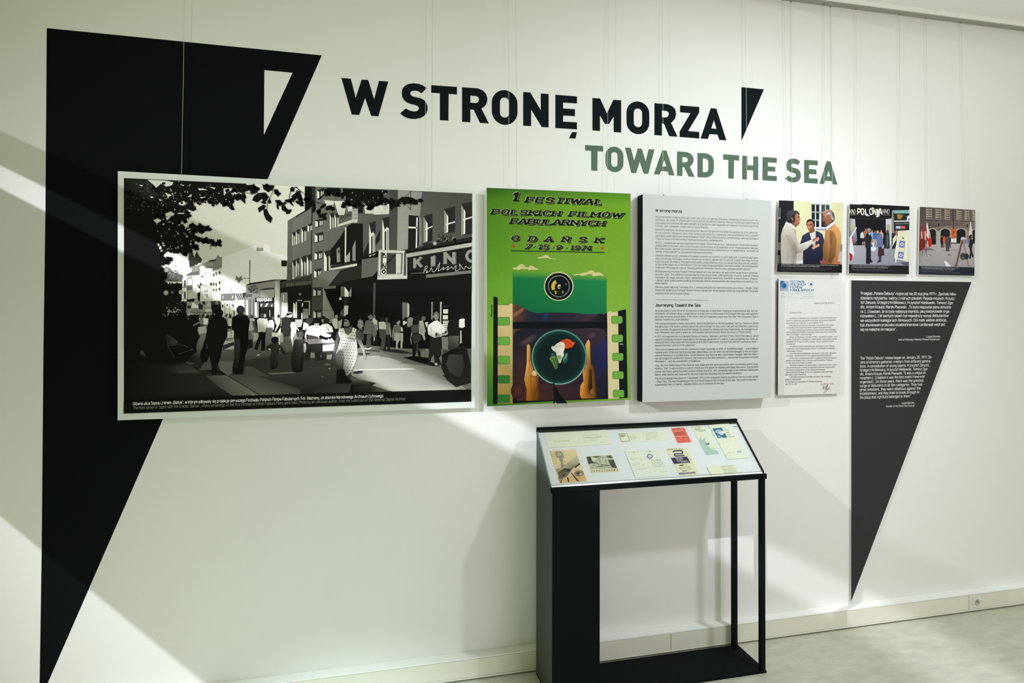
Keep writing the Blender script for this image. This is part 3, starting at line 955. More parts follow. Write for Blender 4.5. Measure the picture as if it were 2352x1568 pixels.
p.polys([[(1140, 1060), (1160, 1060), (1160, 1280), (1140, 1280)], [(1225, 1060), (1245, 1060), (1240, 1280), (1225, 1280)]], 150)
p.poly([(1335, 1015), (1500, 1005), (1500, 1290), (1335, 1290)], 222)
p.poly([(1500, 910), (1700, 870), (1760, 900), (1760, 1330), (1505, 1330)], 118)
p.polys([[(1500, 915), (1640, 905), (1640, 922), (1500, 930)], [(1520, 940), (1640, 930), (1640, 945), (1520, 955)]], 42)
p.polys([[(1530, 1010), (1560, 1005), (1565, 1280), (1530, 1275)], [(1690, 1060), (1720, 1050), (1730, 1330), (1690, 1290)]], 200)
p.polys([[(1595, 1000), (1610, 1000), (1615, 1330), (1595, 1330)], [(1655, 1000), (1670, 1000), (1675, 1320), (1660, 1320)]], 70)
p.poly([(1530, 740), (2050, 645), (2180, 650), (2130, 665), (2050, 690), (2040, 960), (1780, 980), (1740, 890), (1540, 900)], 120)
p.poly([(1530, 735), (2040, 645), (2175, 652), (2050, 660), (1540, 748)], 36)
p.poly([(1560, 770), (1700, 750), (1750, 800), (1735, 890), (1560, 880)], 62)
scatter(26, 1560, 1740, 770, 880, 8, 18, 130)
p.poly([(1760, 830), (1860, 800), (2040, 790), (2040, 810), (1860, 830)], 44)
p.poly([(1790, 840), (1980, 820), (2040, 830), (2030, 960), (1790, 970)], 142)
p.poly([(2050, 660), (2140, 665), (2140, 960), (2050, 965)], [150, 120, 180, 200])
p.poly([(2040, 960), (2130, 960), (2130, 1330), (2040, 1380)], 206)
p.poly([(2130, 960), (2290, 960), (2290, 1330), (2130, 1340)], 130)
p.polys([[(2180, 1060), (2280, 1060), (2280, 1320), (2180, 1320)]], 210)
p.polys([[(2200, 890), (2215, 890), (2210, 1030), (2195, 1030)]], 200)
p.poly([(1695, 968), (2030, 965), (2040, 1050), (1695, 1050)], 16)
p.text('sopotplast', 1722, 1030, 2005, 1024, 66, 225, w=1.5)
p.poly([(1780, 1055), (2035, 1055), (2035, 1140), (1790, 1150)], 60)
p.polys([[(1785, 1080), (1830, 1075), (1810, 1130), (1790, 1130)], [(1900, 1070), (1940, 1068), (1905, 1130), (1860, 1130)], [(1975, 1100), (2010, 1080), (2000, 1145), (1985, 1140)]], 170)
p.poly([(1800, 1150), (2030, 1130), (2030, 1310), (1870, 1320), (1800, 1250)], 26)
p.poly([(1950, 1190), (1966, 1190), (1966, 1310), (1952, 1310)], 150)
# kiosks and cluttered ground floor, left
p.poly([(460, 1040), (920, 1030), (920, 1270), (460, 1280)], 124)
p.poly([(560, 1060), (660, 1050), (670, 1150), (545, 1150)], 206)
p.polys([[(470, 1110), (535, 1105), (535, 1160), (470, 1165)], [(670, 1070), (700, 1065), (760, 1110), (740, 1200), (680, 1200)], [(740, 1040), (790, 1030), (800, 1090), (750, 1090)]], 40)
p.poly([(800, 1130), (850, 1040), (890, 1060), (905, 1140)], 150)
p.poly([(600, 990), (650, 950), (690, 1060), (640, 1110), (600, 1060)], 130)
p.poly([(530, 1225), (900, 1228), (900, 1240), (530, 1240)], 60)
p.poly([(540, 1170), (760, 1180), (760, 1225), (540, 1220)], 110)
p.poly([(800, 1170), (900, 1170), (900, 1215), (800, 1220)], 170)
p.poly([(895, 1030), (1065, 1025), (1070, 1100), (900, 1095)], 52)
p.ell(1005, 1062, 30, 28, 120, 90)
p.poly([(900, 1095), (1060, 1095), (1080, 1160), (960, 1200), (905, 1180)], 24)
scatter(60, 480, 1300, 1240, 1400, 10, 26, 90)
scatter(50, 480, 1300, 1250, 1420, 8, 22, 190)
scatter(40, 480, 1300, 1260, 1440, 8, 20, 40)
scatter(26, 30, 470, 1040, 1300, 8, 20, 120)
scatter(14, 110, 300, 1150, 1300, 8, 18, 190)

# ---- the tall buildings on the right
p.crop(*F_)
p.poly([(165, -420), (1000, -900), (1030, 800), (600, 830), (30, 690), (150, 660)], [92, 96, 92, 84, 60, 78])
p.crop(*B_)
p.poly([(-45, 660), (250, 470), (250, 215), (860, 240), (860, 1120), (500, 1390), (-45, 1560)], [104, 98, 92, 88, 72, 78, 84])
p.poly([(0, 590), (185, 480), (180, 500), (0, 608)], 24)
p.poly([(200, 210), (250, 215), (245, 460), (215, 560), (205, 1050), (195, 1450), (188, 1450)], 44)
p.poly([(860, 240), (1315, 258), (1310, 1030), (1060, 1040), (840, 1110)], [84, 72, 78, 90, 74])
p.poly([(1200, 255), (1315, 260), (1300, 1030), (1200, 1030)], [62, 56, 64, 66])
p.poly([(1310, 265), (1625, 282), (1620, 960), (1440, 1020), (1300, 1035)], [128, 122, 118, 128, 136])
p.poly([(1620, 280), (2265, 303), (2262, 860), (1560, 1000)], [72, 60, 66, 80])
# rows of windows, left block
def win(x0, y0, x1, y1, sl, d=36, hi=205):
    """a recessed window: dark opening, slanting shade, bright frame and curtains; sl is the drop per unit to the left"""
    dy = (x1 - x0) * sl
    p.poly([(x0, y0 + dy), (x1, y0), (x1, y1), (x0, y1 + dy)], d)
    w = x1 - x0
    p.polys([[(x0, y0 + dy + 6), (x0 + w * .32, y0 + dy * .6 + (y1 - y0) * .35), (x0 + w * .32, y1 + dy * .7), (x0, y1 + dy)],
             [(x0 + w * .55, y0 + dy * .5 + (y1 - y0) * .3), (x0 + w * .66, y0 + dy * .4 + (y1 - y0) * .28), (x0 + w * .66, y1 + dy * .35), (x0 + w * .55, y1 + dy * .45)]], hi)
    p.poly([(x0 + w * .72, y0 + dy * .3 + (y1 - y0) * .4), (x0 + w * .95, y0 + (y1 - y0) * .35), (x0 + w * .95, y1), (x0 + w * .72, y1 + dy * .25)], 150)


for x0, y0, x1, y1 in ((-48, 790, -8, 960), (0, 758, 48, 938), (70, 718, 138, 906), (150, 680, 212, 770)):
    win(x0, y0, x1, y1, .42)
for x0, y0, x1, y1 in ((-45, 1150, -2, 1390), (0, 1128, 42, 1355), (65, 1095, 135, 1340), (140, 1075, 205, 1330)):
    win(x0, y0, x1, y1, .40, hi=214)
for x0, y0, x1, y1 in ((248, 622, 350, 708), (240, 796, 350, 905), (238, 1035, 340, 1130), (232, 1262, 328, 1360)):
    win(x0, y0, x1, y1, .26, hi=210)
    p.poly([(x0 - 4, y1 + 28), (x1 + 4, y1 - 2), (x1 + 4, y1 + 8), (x0 - 4, y1 + 38)], 30)
win(270, 232, 360, 340, .3)
for x0, x1 in ((435, 490), (498, 555)):
    win(x0, 540, x1, 740, .45, hi=200)
win(360, 1020, 470, 1280, .3, hi=200)
# balcony, deep shade under the bay, oriel
p.poly([(640, 240), (860, 250), (860, 560), (790, 560), (790, 400), (640, 400)], 26)
p.poly([(555, 590), (715, 530), (715, 640), (570, 690)], 84)
p.poly([(720, 505), (795, 495), (795, 660), (720, 650)], 150)
for k in range(6):
    p.line([(575 + k * 24, 640 - k * 8), (600 + k * 24, 570 - k * 5)], 5, 36)
    p.line([(575 + k * 24, 590 - k * 6), (600 + k * 24, 640 - k * 11)], 5, 36)
for k in range(3):
    p.line([(728, 530 + k * 45), (790, 525 + k * 48)], 4, 60)
p.poly([(545, 700), (715, 640), (790, 640), (790, 675), (715, 680), (548, 728)], 176)
p.poly([(640, 740), (720, 690), (860, 690), (860, 1110), (780, 1190), (440, 1230), (450, 1000), (560, 880)], 20)
p.poly([(500, 740), (640, 735), (560, 870), (470, 1000), (420, 1010), (420, 780)], 88)
p.polys([[(628, 740), (648, 740), (642, 1190), (625, 1190)]], 178)
p.polys([[(520, 1020), (560, 990), (570, 1180), (525, 1190)], [(725, 1000), (765, 900), (765, 1170), (725, 1170)]], 120)
p.poly([(640, 1120), (695, 1050), (690, 1180), (640, 1185)], 142)
p.polys([[(535, 1030), (570, 1020), (570, 1060), (540, 1070)]], 60)
p.poly([(440, 1240), (790, 1175), (790, 1195), (450, 1262)], 34)
p.poly([(440, 1270), (785, 1203), (785, 1235), (450, 1288)], 182)
p.poly([(570, 1290), (840, 1215), (850, 1440), (400, 1500)], 34)
p.poly([(350, 1300), (570, 1295), (410, 1500), (200, 1510), (230, 1400)], 96)
# middle block windows and shadow
p.poly([(850, 1110), (930, 930), (1020, 900), (1085, 760), (1080, 900), (1020, 980), (1000, 1090), (860, 1115)], 30)
win(940, 660, 1022, 1090, .3, hi=196)
win(1110, 598, 1200, 1040, .3, hi=196)
p.poly([(930, 820), (1000, 810), (1000, 840), (960, 860)], 190)
p.poly([(1120, 770), (1190, 740), (1190, 770), (1130, 800)], 190)
p.poly([(840, 1115), (1060, 1040), (1060, 1062), (840, 1138)], 24)
p.poly([(845, 1150), (1060, 1120), (1060, 1280), (980, 1375), (840, 1395)], 84)
p.poly([(835, 1395), (1030, 1370), (990, 1410), (840, 1428)], 190)
# pale pilaster window and right-hand windows
p.poly([(1448, 580), (1580, 595), (1580, 960), (1540, 1010), (1440, 1020)], 26)
p.polys([[(1548, 612), (1565, 612), (1555, 1010), (1538, 1010)], [(1445, 728), (1565, 735), (1565, 755), (1445, 750)]], 210)
p.polys([[(1580, 640), (1598, 600), (1615, 640), (1610, 965), (1585, 965)]], 110)
for x0, y0, x1, y1, m in ((1640, 560, 1755, 935, 720), (1905, 470, 2045, 820, 660), (2125, 405, 2265, 840, 600)):
    p.poly([(x0, y0 + 36), (x1, y0), (x1, y1 - 20), (x0, y1)], 34)
    p.poly([(x0, y0 + 40), (x0 + 35, y0 + 105), (x0 + 38, y1 - 15), (x0, y1)], 128)
    p.poly([(x0 + 34, y0 + 100), (x0 + 52, y0 + 130), (x0 + 50, y1 - 20), (x0 + 30, y1 - 10)], 205)
    p.poly([(x0 + 20, m + 34), (x1, m), (x1, m + 16), (x0 + 24, m + 52)], 196)
# ledge with plants, cinema fascia
p.poly([(1400, 1030), (2265, 870), (2265, 900), (1410, 1060)], 30)
p.poly([(1405, 1080), (1700, 1030), (2262, 935), (2262, 985), (1420, 1128)], [150, 140, 168, 160, 150])
p.poly([(1620, 950), (1700, 930), (1760, 940), (1800, 970), (1640, 990)], 34)
p.ell(1785, 945, 26, 26, 170, 120)
for _ in range(26):
    x = RND.uniform(1850, 2020)
    p.line([(x, 905 + RND.uniform(-10, 10)), (x + RND.uniform(-50, 50), 905 - RND.uniform(20, 100))], 6, RND.choice((30, 50, 130, 150)))
scatter(20, 1820, 2060, 860, 930, 12, 24, 36)
p.poly([(1430, 1130), (2262, 990), (2262, 1290), (1430, 1340)], 26)
p.poly([(1400, 1290), (2262, 1280), (2260, 1568), (560, 1568), (600, 1440)], 18)
for ch, x0, x1, yb, cap in (('K', 1515, 1625, 1262, 128), ('I', 1745, 1800, 1240, 130), ('N', 1908, 2050, 1210, 138)):
    p.text(ch, x0 + 18, yb + 4, x1 + 14, yb - 14, cap, 70, w=1.7)
    p.text(ch, x0 + 8, yb, x1, yb - 16, cap, 128, w=1.7)
p.ring(2262, 1108, 48, 86, 128, 128, ky=1.0, n=16, a0=math.pi / 2, a1=math.pi * 1.5)
p.line([(1640, 1330), (1665, 1240), (1690, 1250), (1660, 1290), (1690, 1300), (1670, 1325), (1720, 1300), (1740, 1260), (1760, 1310), (1800, 1290), (1850, 1190), (1830, 1300), (1900, 1250), (1890, 1285), (1960, 1240), (1940, 1290), (2000, 1250), (2020, 1270), (2060, 1230), (2050, 1300), (2110, 1270), (2100, 1210), (2160, 1280), (2180, 1240), (2230, 1270), (2258, 1240)], 7, 165, smooth=True)
p.line([(1475, 1332), (1640, 1322)], 5, 120)
for k in range(38):
    x = 1680 + k * 15.2
    p.line([(x, 1352 - k * 1.5), (x + 3, 1388 - k * 1.6)], 7, 150)
p.line([(1675, 1350), (2258, 1293)], 4, 120)
# KINO box sign
p.poly([(1062, 1025), (1405, 1035), (1430, 1140), (1430, 1400), (1045, 1412)], 150)
p.poly([(1070, 1035), (1395, 1045), (1380, 1360), (1065, 1360)], 180)
p.poly([(1090, 1060), (1375, 1070), (1365, 1340), (1085, 1345)], 96)
p.poly([(1165, 1075), (1285, 1080), (1285, 1335), (1160, 1335)], 56)
p.poly([(1285, 1080), (1350, 1082), (1345, 1330), (1285, 1335)], 176)
p.poly([(1160, 1200), (1270, 1080), (1285, 1080), (1285, 1095), (1165, 1225)], 30)
p.poly([(1090, 1060), (1165, 1062), (1160, 1345), (1085, 1345)], 70)
p.polys([[(1118, 1062), (1165, 1062), (1165, 1118), (1118, 1118)], [(1116, 1132), (1163, 1132), (1163, 1196), (1116, 1196)], [(1112, 1204), (1160, 1204), (1160, 1270), (1112, 1270)], [(1096, 1278), (1160, 1278), (1160, 1340), (1096, 1340)]], 205)
p.text('K', 1122, 1114, 1156, 1114, 48, 24, w=1.9)
p.text('N', 1118, 1266, 1154, 1266, 56, 24, w=1.7)
p.ring(1128, 1309, 12, 28, 24, 24, n=14)
p.poly([(1045, 1372), (1430, 1352), (1430, 1398), (1048, 1412)], 178)
p.poly([(1390, 1060), (1412, 1040), (1412, 1360), (1385, 1360)], 60)
# flags on a string
p.line([(350, 390), (900, 430), (1200, 440)], 5, 150)
for q in ([(362, 388), (490, 402), (470, 500), (395, 470)], [(490, 402), (660, 400), (620, 580), (545, 580)], [(650, 440), (730, 450), (720, 530), (670, 535)], [(865, 420), (985, 430), (990, 565), (890, 562)], [(985, 430), (1095, 400), (1105, 575), (995, 575)], [(1090, 420), (1200, 440), (1195, 570), (1108, 572)]):
    p.poly(q, [196, 190, 176, 184])
p.ring(1152, 485, 20, 27, 120, 120, n=14)
p.line([(1142, 500), (1165, 465)], 5, 110)
# hanging lamp
p.line([(1475, 278), (1475, 515), (1430, 460)], 6, 40)
p.line([(1475, 280), (1400, 350)], 5, 50)

# ---- ground floor in the shade (right middle)
p.crop(*F_)
p.poly([(30, 690), (600, 560), (600, 730), (150, 780), (40, 800)], 52)
for k in range(30):
    x = 140 + k * 15
    p.line([(x, 775 - k * 1.9), (x + 4, 715 - k * 1.6)], 6, RND.choice((70, 96, 120)))
p.poly([(30, 800), (150, 770), (600, 735), (600, 790), (150, 860), (30, 880)], 24)
p.poly([(160, 860), (600, 790), (600, 1340), (160, 1340)], 22)
p.poly([(40, 880), (160, 870), (170, 1340), (40, 1340)], 120)
p.polys([[(60, 1050), (100, 1050), (95, 1320), (45, 1320)], [(100, 1060), (165, 1055), (165, 1240), (100, 1320)], [(80, 920), (96, 920), (95, 1030), (78, 1030)]], 205)
p.polys([[(265, 1055), (300, 1085), (300, 1330), (262, 1330)], [(310, 1050), (330, 1050), (330, 1330), (305, 1330)], [(418, 1065), (440, 1065), (436, 1130), (420, 1135)], [(410, 1240), (430, 1240), (430, 1350), (410, 1350)]], 205)
p.poly([(455, 1030), (565, 1025), (565, 1300), (545, 1300), (545, 1045), (455, 1045)], 150)
p.poly([(440, 1170), (535, 1165), (535, 1340), (440, 1350)], 110)
p.ell(385, 905, 26, 22, 150, 90)
p.polys([[(330, 1010), (420, 1005), (420, 1022), (330, 1026)]], 150)
p.poly([(600, 780), (800, 780), (800, 1340), (590, 1340)], 58)
for y in (790, 1185):
    win(625, y, 765, y + 130, .12, hi=170)
    p.poly([(620, y + 150), (768, y + 130), (768, y + 142), (620, y + 162)], 32)
p.poly([(800, 790), (855, 885), (845, 910), (1000, 1240), (1000, 1420), (790, 1420)], [120, 110, 96, 104, 110, 116])
p.line([(795, 1195), (980, 1195)], 5, 44)
p.poly([(855, 880), (1120, 760), (1120, 1340), (1000, 1340), (1000, 1240)], 12)
p.poly([(1120, 765), (1190, 770), (1180, 950), (1115, 950)], 84)
p.polys([[(1190, 770), (1260, 865), (1260, 950), (1185, 950)]], 205)
p.poly([(1270, 870), (1310, 780), (1310, 950), (1270, 950)], 120)
p.polys([[(1090, 965), (1132, 965), (1132, 1008), (1090, 1008)]], 190)
p.poly([(1170, 950), (1250, 950), (1245, 1110), (1175, 1110)], 34)
p.poly([(1180, 1110), (1255, 1110), (1245, 1300), (1175, 1300)], 168)
p.poly([(1110, 1230), (1170, 1150), (1170, 1300), (1110, 1300)], 70)
p.poly([(1705, 700), (1750, 700), (1735, 1280), (1695, 1280)], 62)
p.poly([(2225, 1050), (2330, 1060), (2330, 1360), (2225, 1360)], 84)
p.poly([(2315, 1060), (2352, 1090), (2352, 1290), (2330, 1300)], 168)
p.crop(*D_)
p.poly([(1275, 130), (1340, 135), (1335, 300), (1275, 320)], 88)
p.polys([[(1335, 135), (1358, 155), (1352, 300), (1335, 310)], [(1728, 120), (1748, 120), (1742, 380), (1726, 380)]], 150)
p.poly([(1625, 120), (1640, 120), (1640, 330), (1622, 330)], 120)
p.polys([[(1765, 210), (1825, 210), (1822, 260), (1765, 260)], [(1762, 280), (1822, 280), (1822, 330), (1762, 330)], [(1762, 345), (1835, 345), (1830, 470), (1762, 470)]], 186)
for k in range(5):
    p.line([(1765, 352 + k * 26), (1830, 350 + k * 26)], 8, 90)
p.line([(1760, 175), (1835, 172)], 6, 60)

# ---- the crowd, far to near
def man(x, yt, yb, head, top, legs, w=1.0, skirt=False, arm=True, lean=0.0):
    """a standing figure seen in the street photograph, yt = crown, yb = soles"""
    H = yb - yt
    f = lambda q: [(x + a * H * w + lean * H * (1 - b), yt + b * H) for a, b in q]
    p.z += 1
    if skirt:
        p.poly(f([(-.11, .48), (.11, .48), (.15, .74), (-.15, .74)]), legs, False)
        p.polys([f([(-.09, .74), (-.03, .74), (-.04, .98), (-.09, .98)]), f([(.02, .74), (.09, .74), (.08, .98), (.03, .98)])], head)
    else:
        p.polys([f([(-.12, .48), (.0, .48), (-.01, .75), (-.03, 1), (-.13, 1), (-.12, .75)]), f([(.0, .48), (.12, .48), (.13, .75), (.14, 1), (.04, 1), (.03, .75)])], legs)
    if arm:
        p.polys([f([(-.14, .19), (-.10, .22), (-.14, .52), (-.19, .50)]), f([(.14, .19), (.10, .22), (.14, .52), (.19, .50)])], top)
    p.poly(f([(-.05, .14), (.05, .14), (.145, .19), (.14, .36), (.125, .53), (-.125, .53), (-.14, .36), (-.145, .19)]), top)
    p.poly(f([(-.03, .10), (.03, .10), (.035, .16), (-.035, .16)]), head)
    p.ell(x + lean * H * .95, yt + .07 * H, .055 * H * max(w, .8), .075 * H, head)


p.crop(*E_)
for x, yt, h, a, b, c in ((1180, 1265, 300, 70, 150, 60), (1250, 1270, 280, 50, 130, 50), (740, 1290, 290, 50, 100, 60), (810, 1310, 270, 46, 170, 90), (610, 1270, 300, 30, 26, 22), (900, 1300, 280, 30, 34, 30), (1640, 1295, 300, 60, 150, 90)):
    man(x, yt, yt + h, a, b, c)
p.crop(*G_)
p.poly([(740, 440), (900, 430), (920, 560), (760, 580)], 150)
p.poly([(840, 260), (940, 270), (930, 370), (860, 380)], 190)
man(1385, 190, 720, 34, 170, 120, w=.55)
man(1310, 175, 640, 66, 130, 60, w=.5)
p.polys([[(1330, 540), (1390, 525), (1400, 650), (1330, 660)], [(1420, 500), (1470, 520), (1450, 650), (1410, 650)], [(1240, 510), (1270, 530), (1270, 570), (1235, 560)]], 170)
p.polys([[(1265, 745), (1300, 710), (1310, 740)], [(1900, 1010), (1960, 985), (1970, 1010)]], 190)
p.poly([(1770, 270), (1840, 240), (1850, 330), (1860, 500), (1800, 520), (1740, 510), (1750, 300)], 150)
p.ell(1815, 235, 34, 40, 52)
p.poly([(1750, 510), (1815, 520), (1810, 690), (1740, 640)], 90)
p.poly([(1820, 320), (1870, 330), (1900, 420), (1960, 600), (1920, 620), (1850, 450)], 66)
p.poly([(1850, 560), (1940, 560), (1950, 680), (1840, 740)], 142)
p.poly([(1725, 690), (1830, 700), (1840, 850), (1740, 880)], 24)
# man with light shirt and dark trousers
p.poly([(1960, 540), (2095, 540), (2090, 640), (2080, 900), (2000, 920), (2010, 680), (1960, 800), (1930, 900), (1860, 880), (1960, 620)], 16)
p.poly([(1960, 270), (2060, 265), (2110, 330), (2090, 540), (1940, 540), (1930, 440), (1920, 300)], 162)
p.poly([(2070, 300), (2100, 330), (2095, 490), (2080, 490)], 200)
p.ell(2020, 215, 36, 46, 52)
p.ell(2080, 215, 26, 40, 140)
p.crop(*H_)
p.poly([(60, 280), (120, 270), (160, 420), (240, 540), (210, 560), (120, 460), (60, 440)], 178)
p.poly([(150, 310), (230, 300), (265, 360), (260, 490), (240, 500), (150, 440)], 222)
p.poly([(100, 460), (230, 450), (230, 620), (180, 740), (80, 740)], 96)
p.ell(180, 268, 34, 36, 36)
p.ell(238, 262, 26, 34, 80)
p.poly([(260, 350), (310, 400), (300, 520), (255, 500)], 24)
p.poly([(290, 270), (340, 250), (385, 280), (380, 360), (300, 520), (265, 540), (310, 420), (270, 330)], 176)
p.ell(345, 225, 24, 34, 48)
p.poly([(210, 560), (320, 560), (390, 450), (400, 620), (350, 640), (220, 640)], 190)
p.poly([(220, 560), (240, 540), (260, 570), (250, 600)], 226)
p.poly([(380, 620), (445, 625), (440, 750), (385, 750)], 150)
p.poly([(350, 640), (380, 640), (375, 790), (355, 790)], 206)
# man in cap and long coat
p.poly([(400, 270), (500, 240), (580, 270), (600, 420), (600, 640), (580, 780), (500, 830), (440, 830), (450, 620), (380, 420)], 40)
p.poly([(450, 640), (600, 620), (640, 830), (640, 900), (500, 920), (440, 800)], 84)
p.poly([(400, 290), (415, 280), (400, 420), (385, 430)], 130)
p.poly([(495, 215), (530, 180), (600, 175), (630, 160), (620, 240), (590, 255), (520, 245)], 178)
p.poly([(495, 220), (520, 160), (600, 165), (630, 175), (560, 205)], 24)
p.poly([(515, 150), (560, 135), (610, 150), (625, 170), (530, 165)], 150)
# dotted dress, striped shirt
p.poly([(600, 340), (680, 340), (710, 440), (700, 580), (640, 640), (650, 800), (625, 830), (590, 640), (600, 480), (580, 420)], 200)
p.ell(628, 300, 46, 42, 28)
p.poly([(680, 290), (830, 290), (830, 340), (800, 440), (730, 450), (680, 340)], 132)
for k in range(5):
    p.line([(682 + k * 6, 300 + k * 30), (750, 310 + k * 30), (828 - k * 6, 296 + k * 30)], 13, 210)
p.poly([(715, 440), (760, 510), (740, 520), (705, 460)], 222)
p.polys([[(660, 580), (700, 570), (715, 640), (670, 690), (650, 660)]], 130)
# people behind the cart
p.poly([(850, 340), (960, 390), (940, 440), (880, 500), (830, 500)], 210)
p.poly([(870, 320), (940, 270), (1040, 270), (1040, 330), (960, 410)], 52)
p.ell(965, 230, 22, 30, 40)
p.poly([(1420, 290), (1480, 262), (1530, 290), (1535, 470), (1480, 480), (1420, 380)], 168)
p.ell(1505, 238, 30, 40, 128)
p.poly([(1540, 330), (1620, 290), (1600, 440), (1545, 480)], 150)
p.ell(1585, 250, 44, 44, 26)
p.ell(1240, 275, 52, 58, 28)
p.poly([(1205, 290), (1270, 280), (1260, 350), (1210, 340)], 130)
p.poly([(1225, 385), (1330, 370), (1420, 440), (1440, 540), (1350, 560), (1240, 550), (1190, 420)], 206)
p.polys([[(1260, 430), (1350, 470), (1360, 540), (1345, 545), (1330, 480)], [(1240, 470), (1300, 530), (1290, 540)]], 120)
p.ell(1305, 320, 62, 58, 34)
p.poly([(1240, 560), (1430, 540), (1400, 600), (1300, 610)], 52)
# vendor in white shirt
p.poly([(930, 440), (1010, 410), (1190, 415), (1230, 540), (1400, 600), (1390, 640), (1290, 650), (1180, 600), (1130, 670), (930, 600), (880, 560)], 222)
p.poly([(880, 560), (930, 440), (900, 600), (910, 700), (870, 650)], 206)
p.poly([(920, 590), (1150, 640), (1160, 690), (930, 690)], 60)
p.poly([(1050, 360), (1160, 350), (1150, 430), (1100, 460), (1055, 430)], 168)
p.poly([(1030, 370), (1020, 330), (1060, 285), (1140, 285), (1175, 320), (1165, 370), (1070, 370), (1050, 400)], 22)
p.polys([[(1070, 390), (1095, 388), (1092, 400), (1072, 402)], [(1112, 388), (1138, 384), (1136, 396), (1114, 400)]], 60)
p.poly([(1100, 445), (1150, 430), (1120, 465)], 140)
# cart with white box
p.poly([(920, 690), (1200, 680), (1480, 740), (1480, 770), (1240, 780), (940, 780)], 120)
p.poly([(1190, 740), (1240, 690), (1340, 700), (1410, 670), (1480, 740), (1340, 765)], 214)
p.polys([[(1210, 700), (1225, 670), (1245, 700)], [(1330, 690), (1345, 665), (1365, 690)], [(1400, 690), (1415, 655), (1430, 690)], [(1130, 640), (1160, 640), (1160, 680)]], 226)
p.poly([(920, 780), (1230, 770), (1230, 930), (1290, 940), (1290, 1100), (1080, 1110), (1080, 900), (1000, 940), (980, 1100), (880, 1110), (900, 800)], 34)
p.poly([(1230, 800), (1470, 775), (1450, 915), (1230, 925)], 205)
p.poly([(1230, 925), (1450, 918), (1440, 950), (1230, 950)], 66)
p.polys([[(990, 950), (1070, 960), (1080, 1060), (980, 1060)], [(1310, 1000), (1420, 990), (1400, 1090), (1310, 1090)], [(1180, 1010), (1205, 1000), (1200, 1060)]], 120)
p.ell(1320, 1190, 110, 44, 96, 34)
p.ell(1365, 1270, 22, 18, 120)
p.poly([(1160, 1410), (1260, 1430), (1240, 1460)], 80)
# two children in front
p.poly([(620, 980), (650, 720), (700, 680), (860, 680), (880, 800), (860, 1000), (820, 1340), (720, 1360), (640, 1340), (600, 1200)], [26, 44, 60, 56, 40, 26, 18, 16, 16, 20])
p.poly([(860, 680), (1000, 700), (1130, 700), (1150, 750), (1000, 770), (880, 740)], 104)
p.ell(785, 590, 72, 80, 84, 52)
p.poly([(740, 640), (820, 640), (830, 690), (750, 690)], 90)
p.polys([[(850, 780), (890, 760), (905, 880), (880, 960), (850, 940)]], 170)
p.poly([(190, 780), (330, 770), (400, 830), (480, 950), (460, 1000), (370, 900), (340, 1000), (330, 1250), (200, 1300), (190, 1050), (210, 920), (90, 900), (110, 830)], [40, 44, 34, 24, 24, 40, 44, 20, 16, 24, 44, 30, 30])
p.polys([[(140, 870), (180, 870), (190, 910), (150, 900)], [(360, 870), (385, 870), (370, 910)]], 160)
p.ell(275, 705, 72, 72, 14)

# right-hand side of the crowd
p.crop(*I_)
man(70, 240, 620, 30, 110, 60, w=.9)
for k in range(14):
    p.ell(RND.uniform(35, 105), RND.uniform(330, 490), 9, 9, 160)
man(345, 200, 800, 90, 120, 30, w=.7)
man(590, 250, 900, 60, 96, 34, w=.8)
p.poly([(310, 280), (350, 260), (410, 330), (400, 390), (330, 380)], 170)
p.poly([(215, 590), (300, 590), (270, 700), (290, 860), (180, 860), (190, 700), (190, 610)], 76)
p.poly([(170, 320), (240, 300), (330, 360), (400, 570), (380, 630), (320, 630), (300, 585), (120, 580)], 92)
p.line([(295, 400), (305, 600)], 8, 50)
p.ell(270, 245, 52, 52, 110, 84)
p.polys([[(150, 865), (225, 870), (225, 890), (150, 885)], [(225, 870), (290, 845), (298, 860), (230, 895)]], 226)
p.poly([(335, 640), (355, 640), (352, 720), (335, 720)], 190)
p.poly([(440, 480), (575, 480), (585, 600), (540, 880), (450, 890), (500, 700), (450, 640)], 66)
p.poly([(430, 340), (540, 330), (580, 400), (575, 490), (440, 480)], 170)
p.ell(500, 290, 40, 46, 28)
p.poly([(650, 420), (690, 640), (670, 650), (640, 470)], 130)
p.poly([(740, 400), (850, 390), (880, 470), (860, 560), (740, 555), (720, 480)], 96)
for k in range(3):
    p.line([(745, 440 + k * 40), (865, 440 + k * 42)], 8, 60)
p.poly([(740, 560), (865, 560), (860, 715), (740, 710)], 146)
p.polys([[(780, 710), (840, 710), (810, 800), (820, 890), (780, 870)], [(870, 710), (915, 720), (905, 860), (870, 860)]], 150)
p.poly([(870, 560), (920, 560), (920, 725), (870, 725)], 152)
p.poly([(870, 430), (915, 470), (920, 530), (880, 530)], 176)
p.poly([(715, 480), (735, 500), (720, 720), (700, 600)], 120)
p.ell(800, 340, 56, 56, 22)
p.poly([(780, 360), (855, 300), (865, 360), (820, 400)], 130)
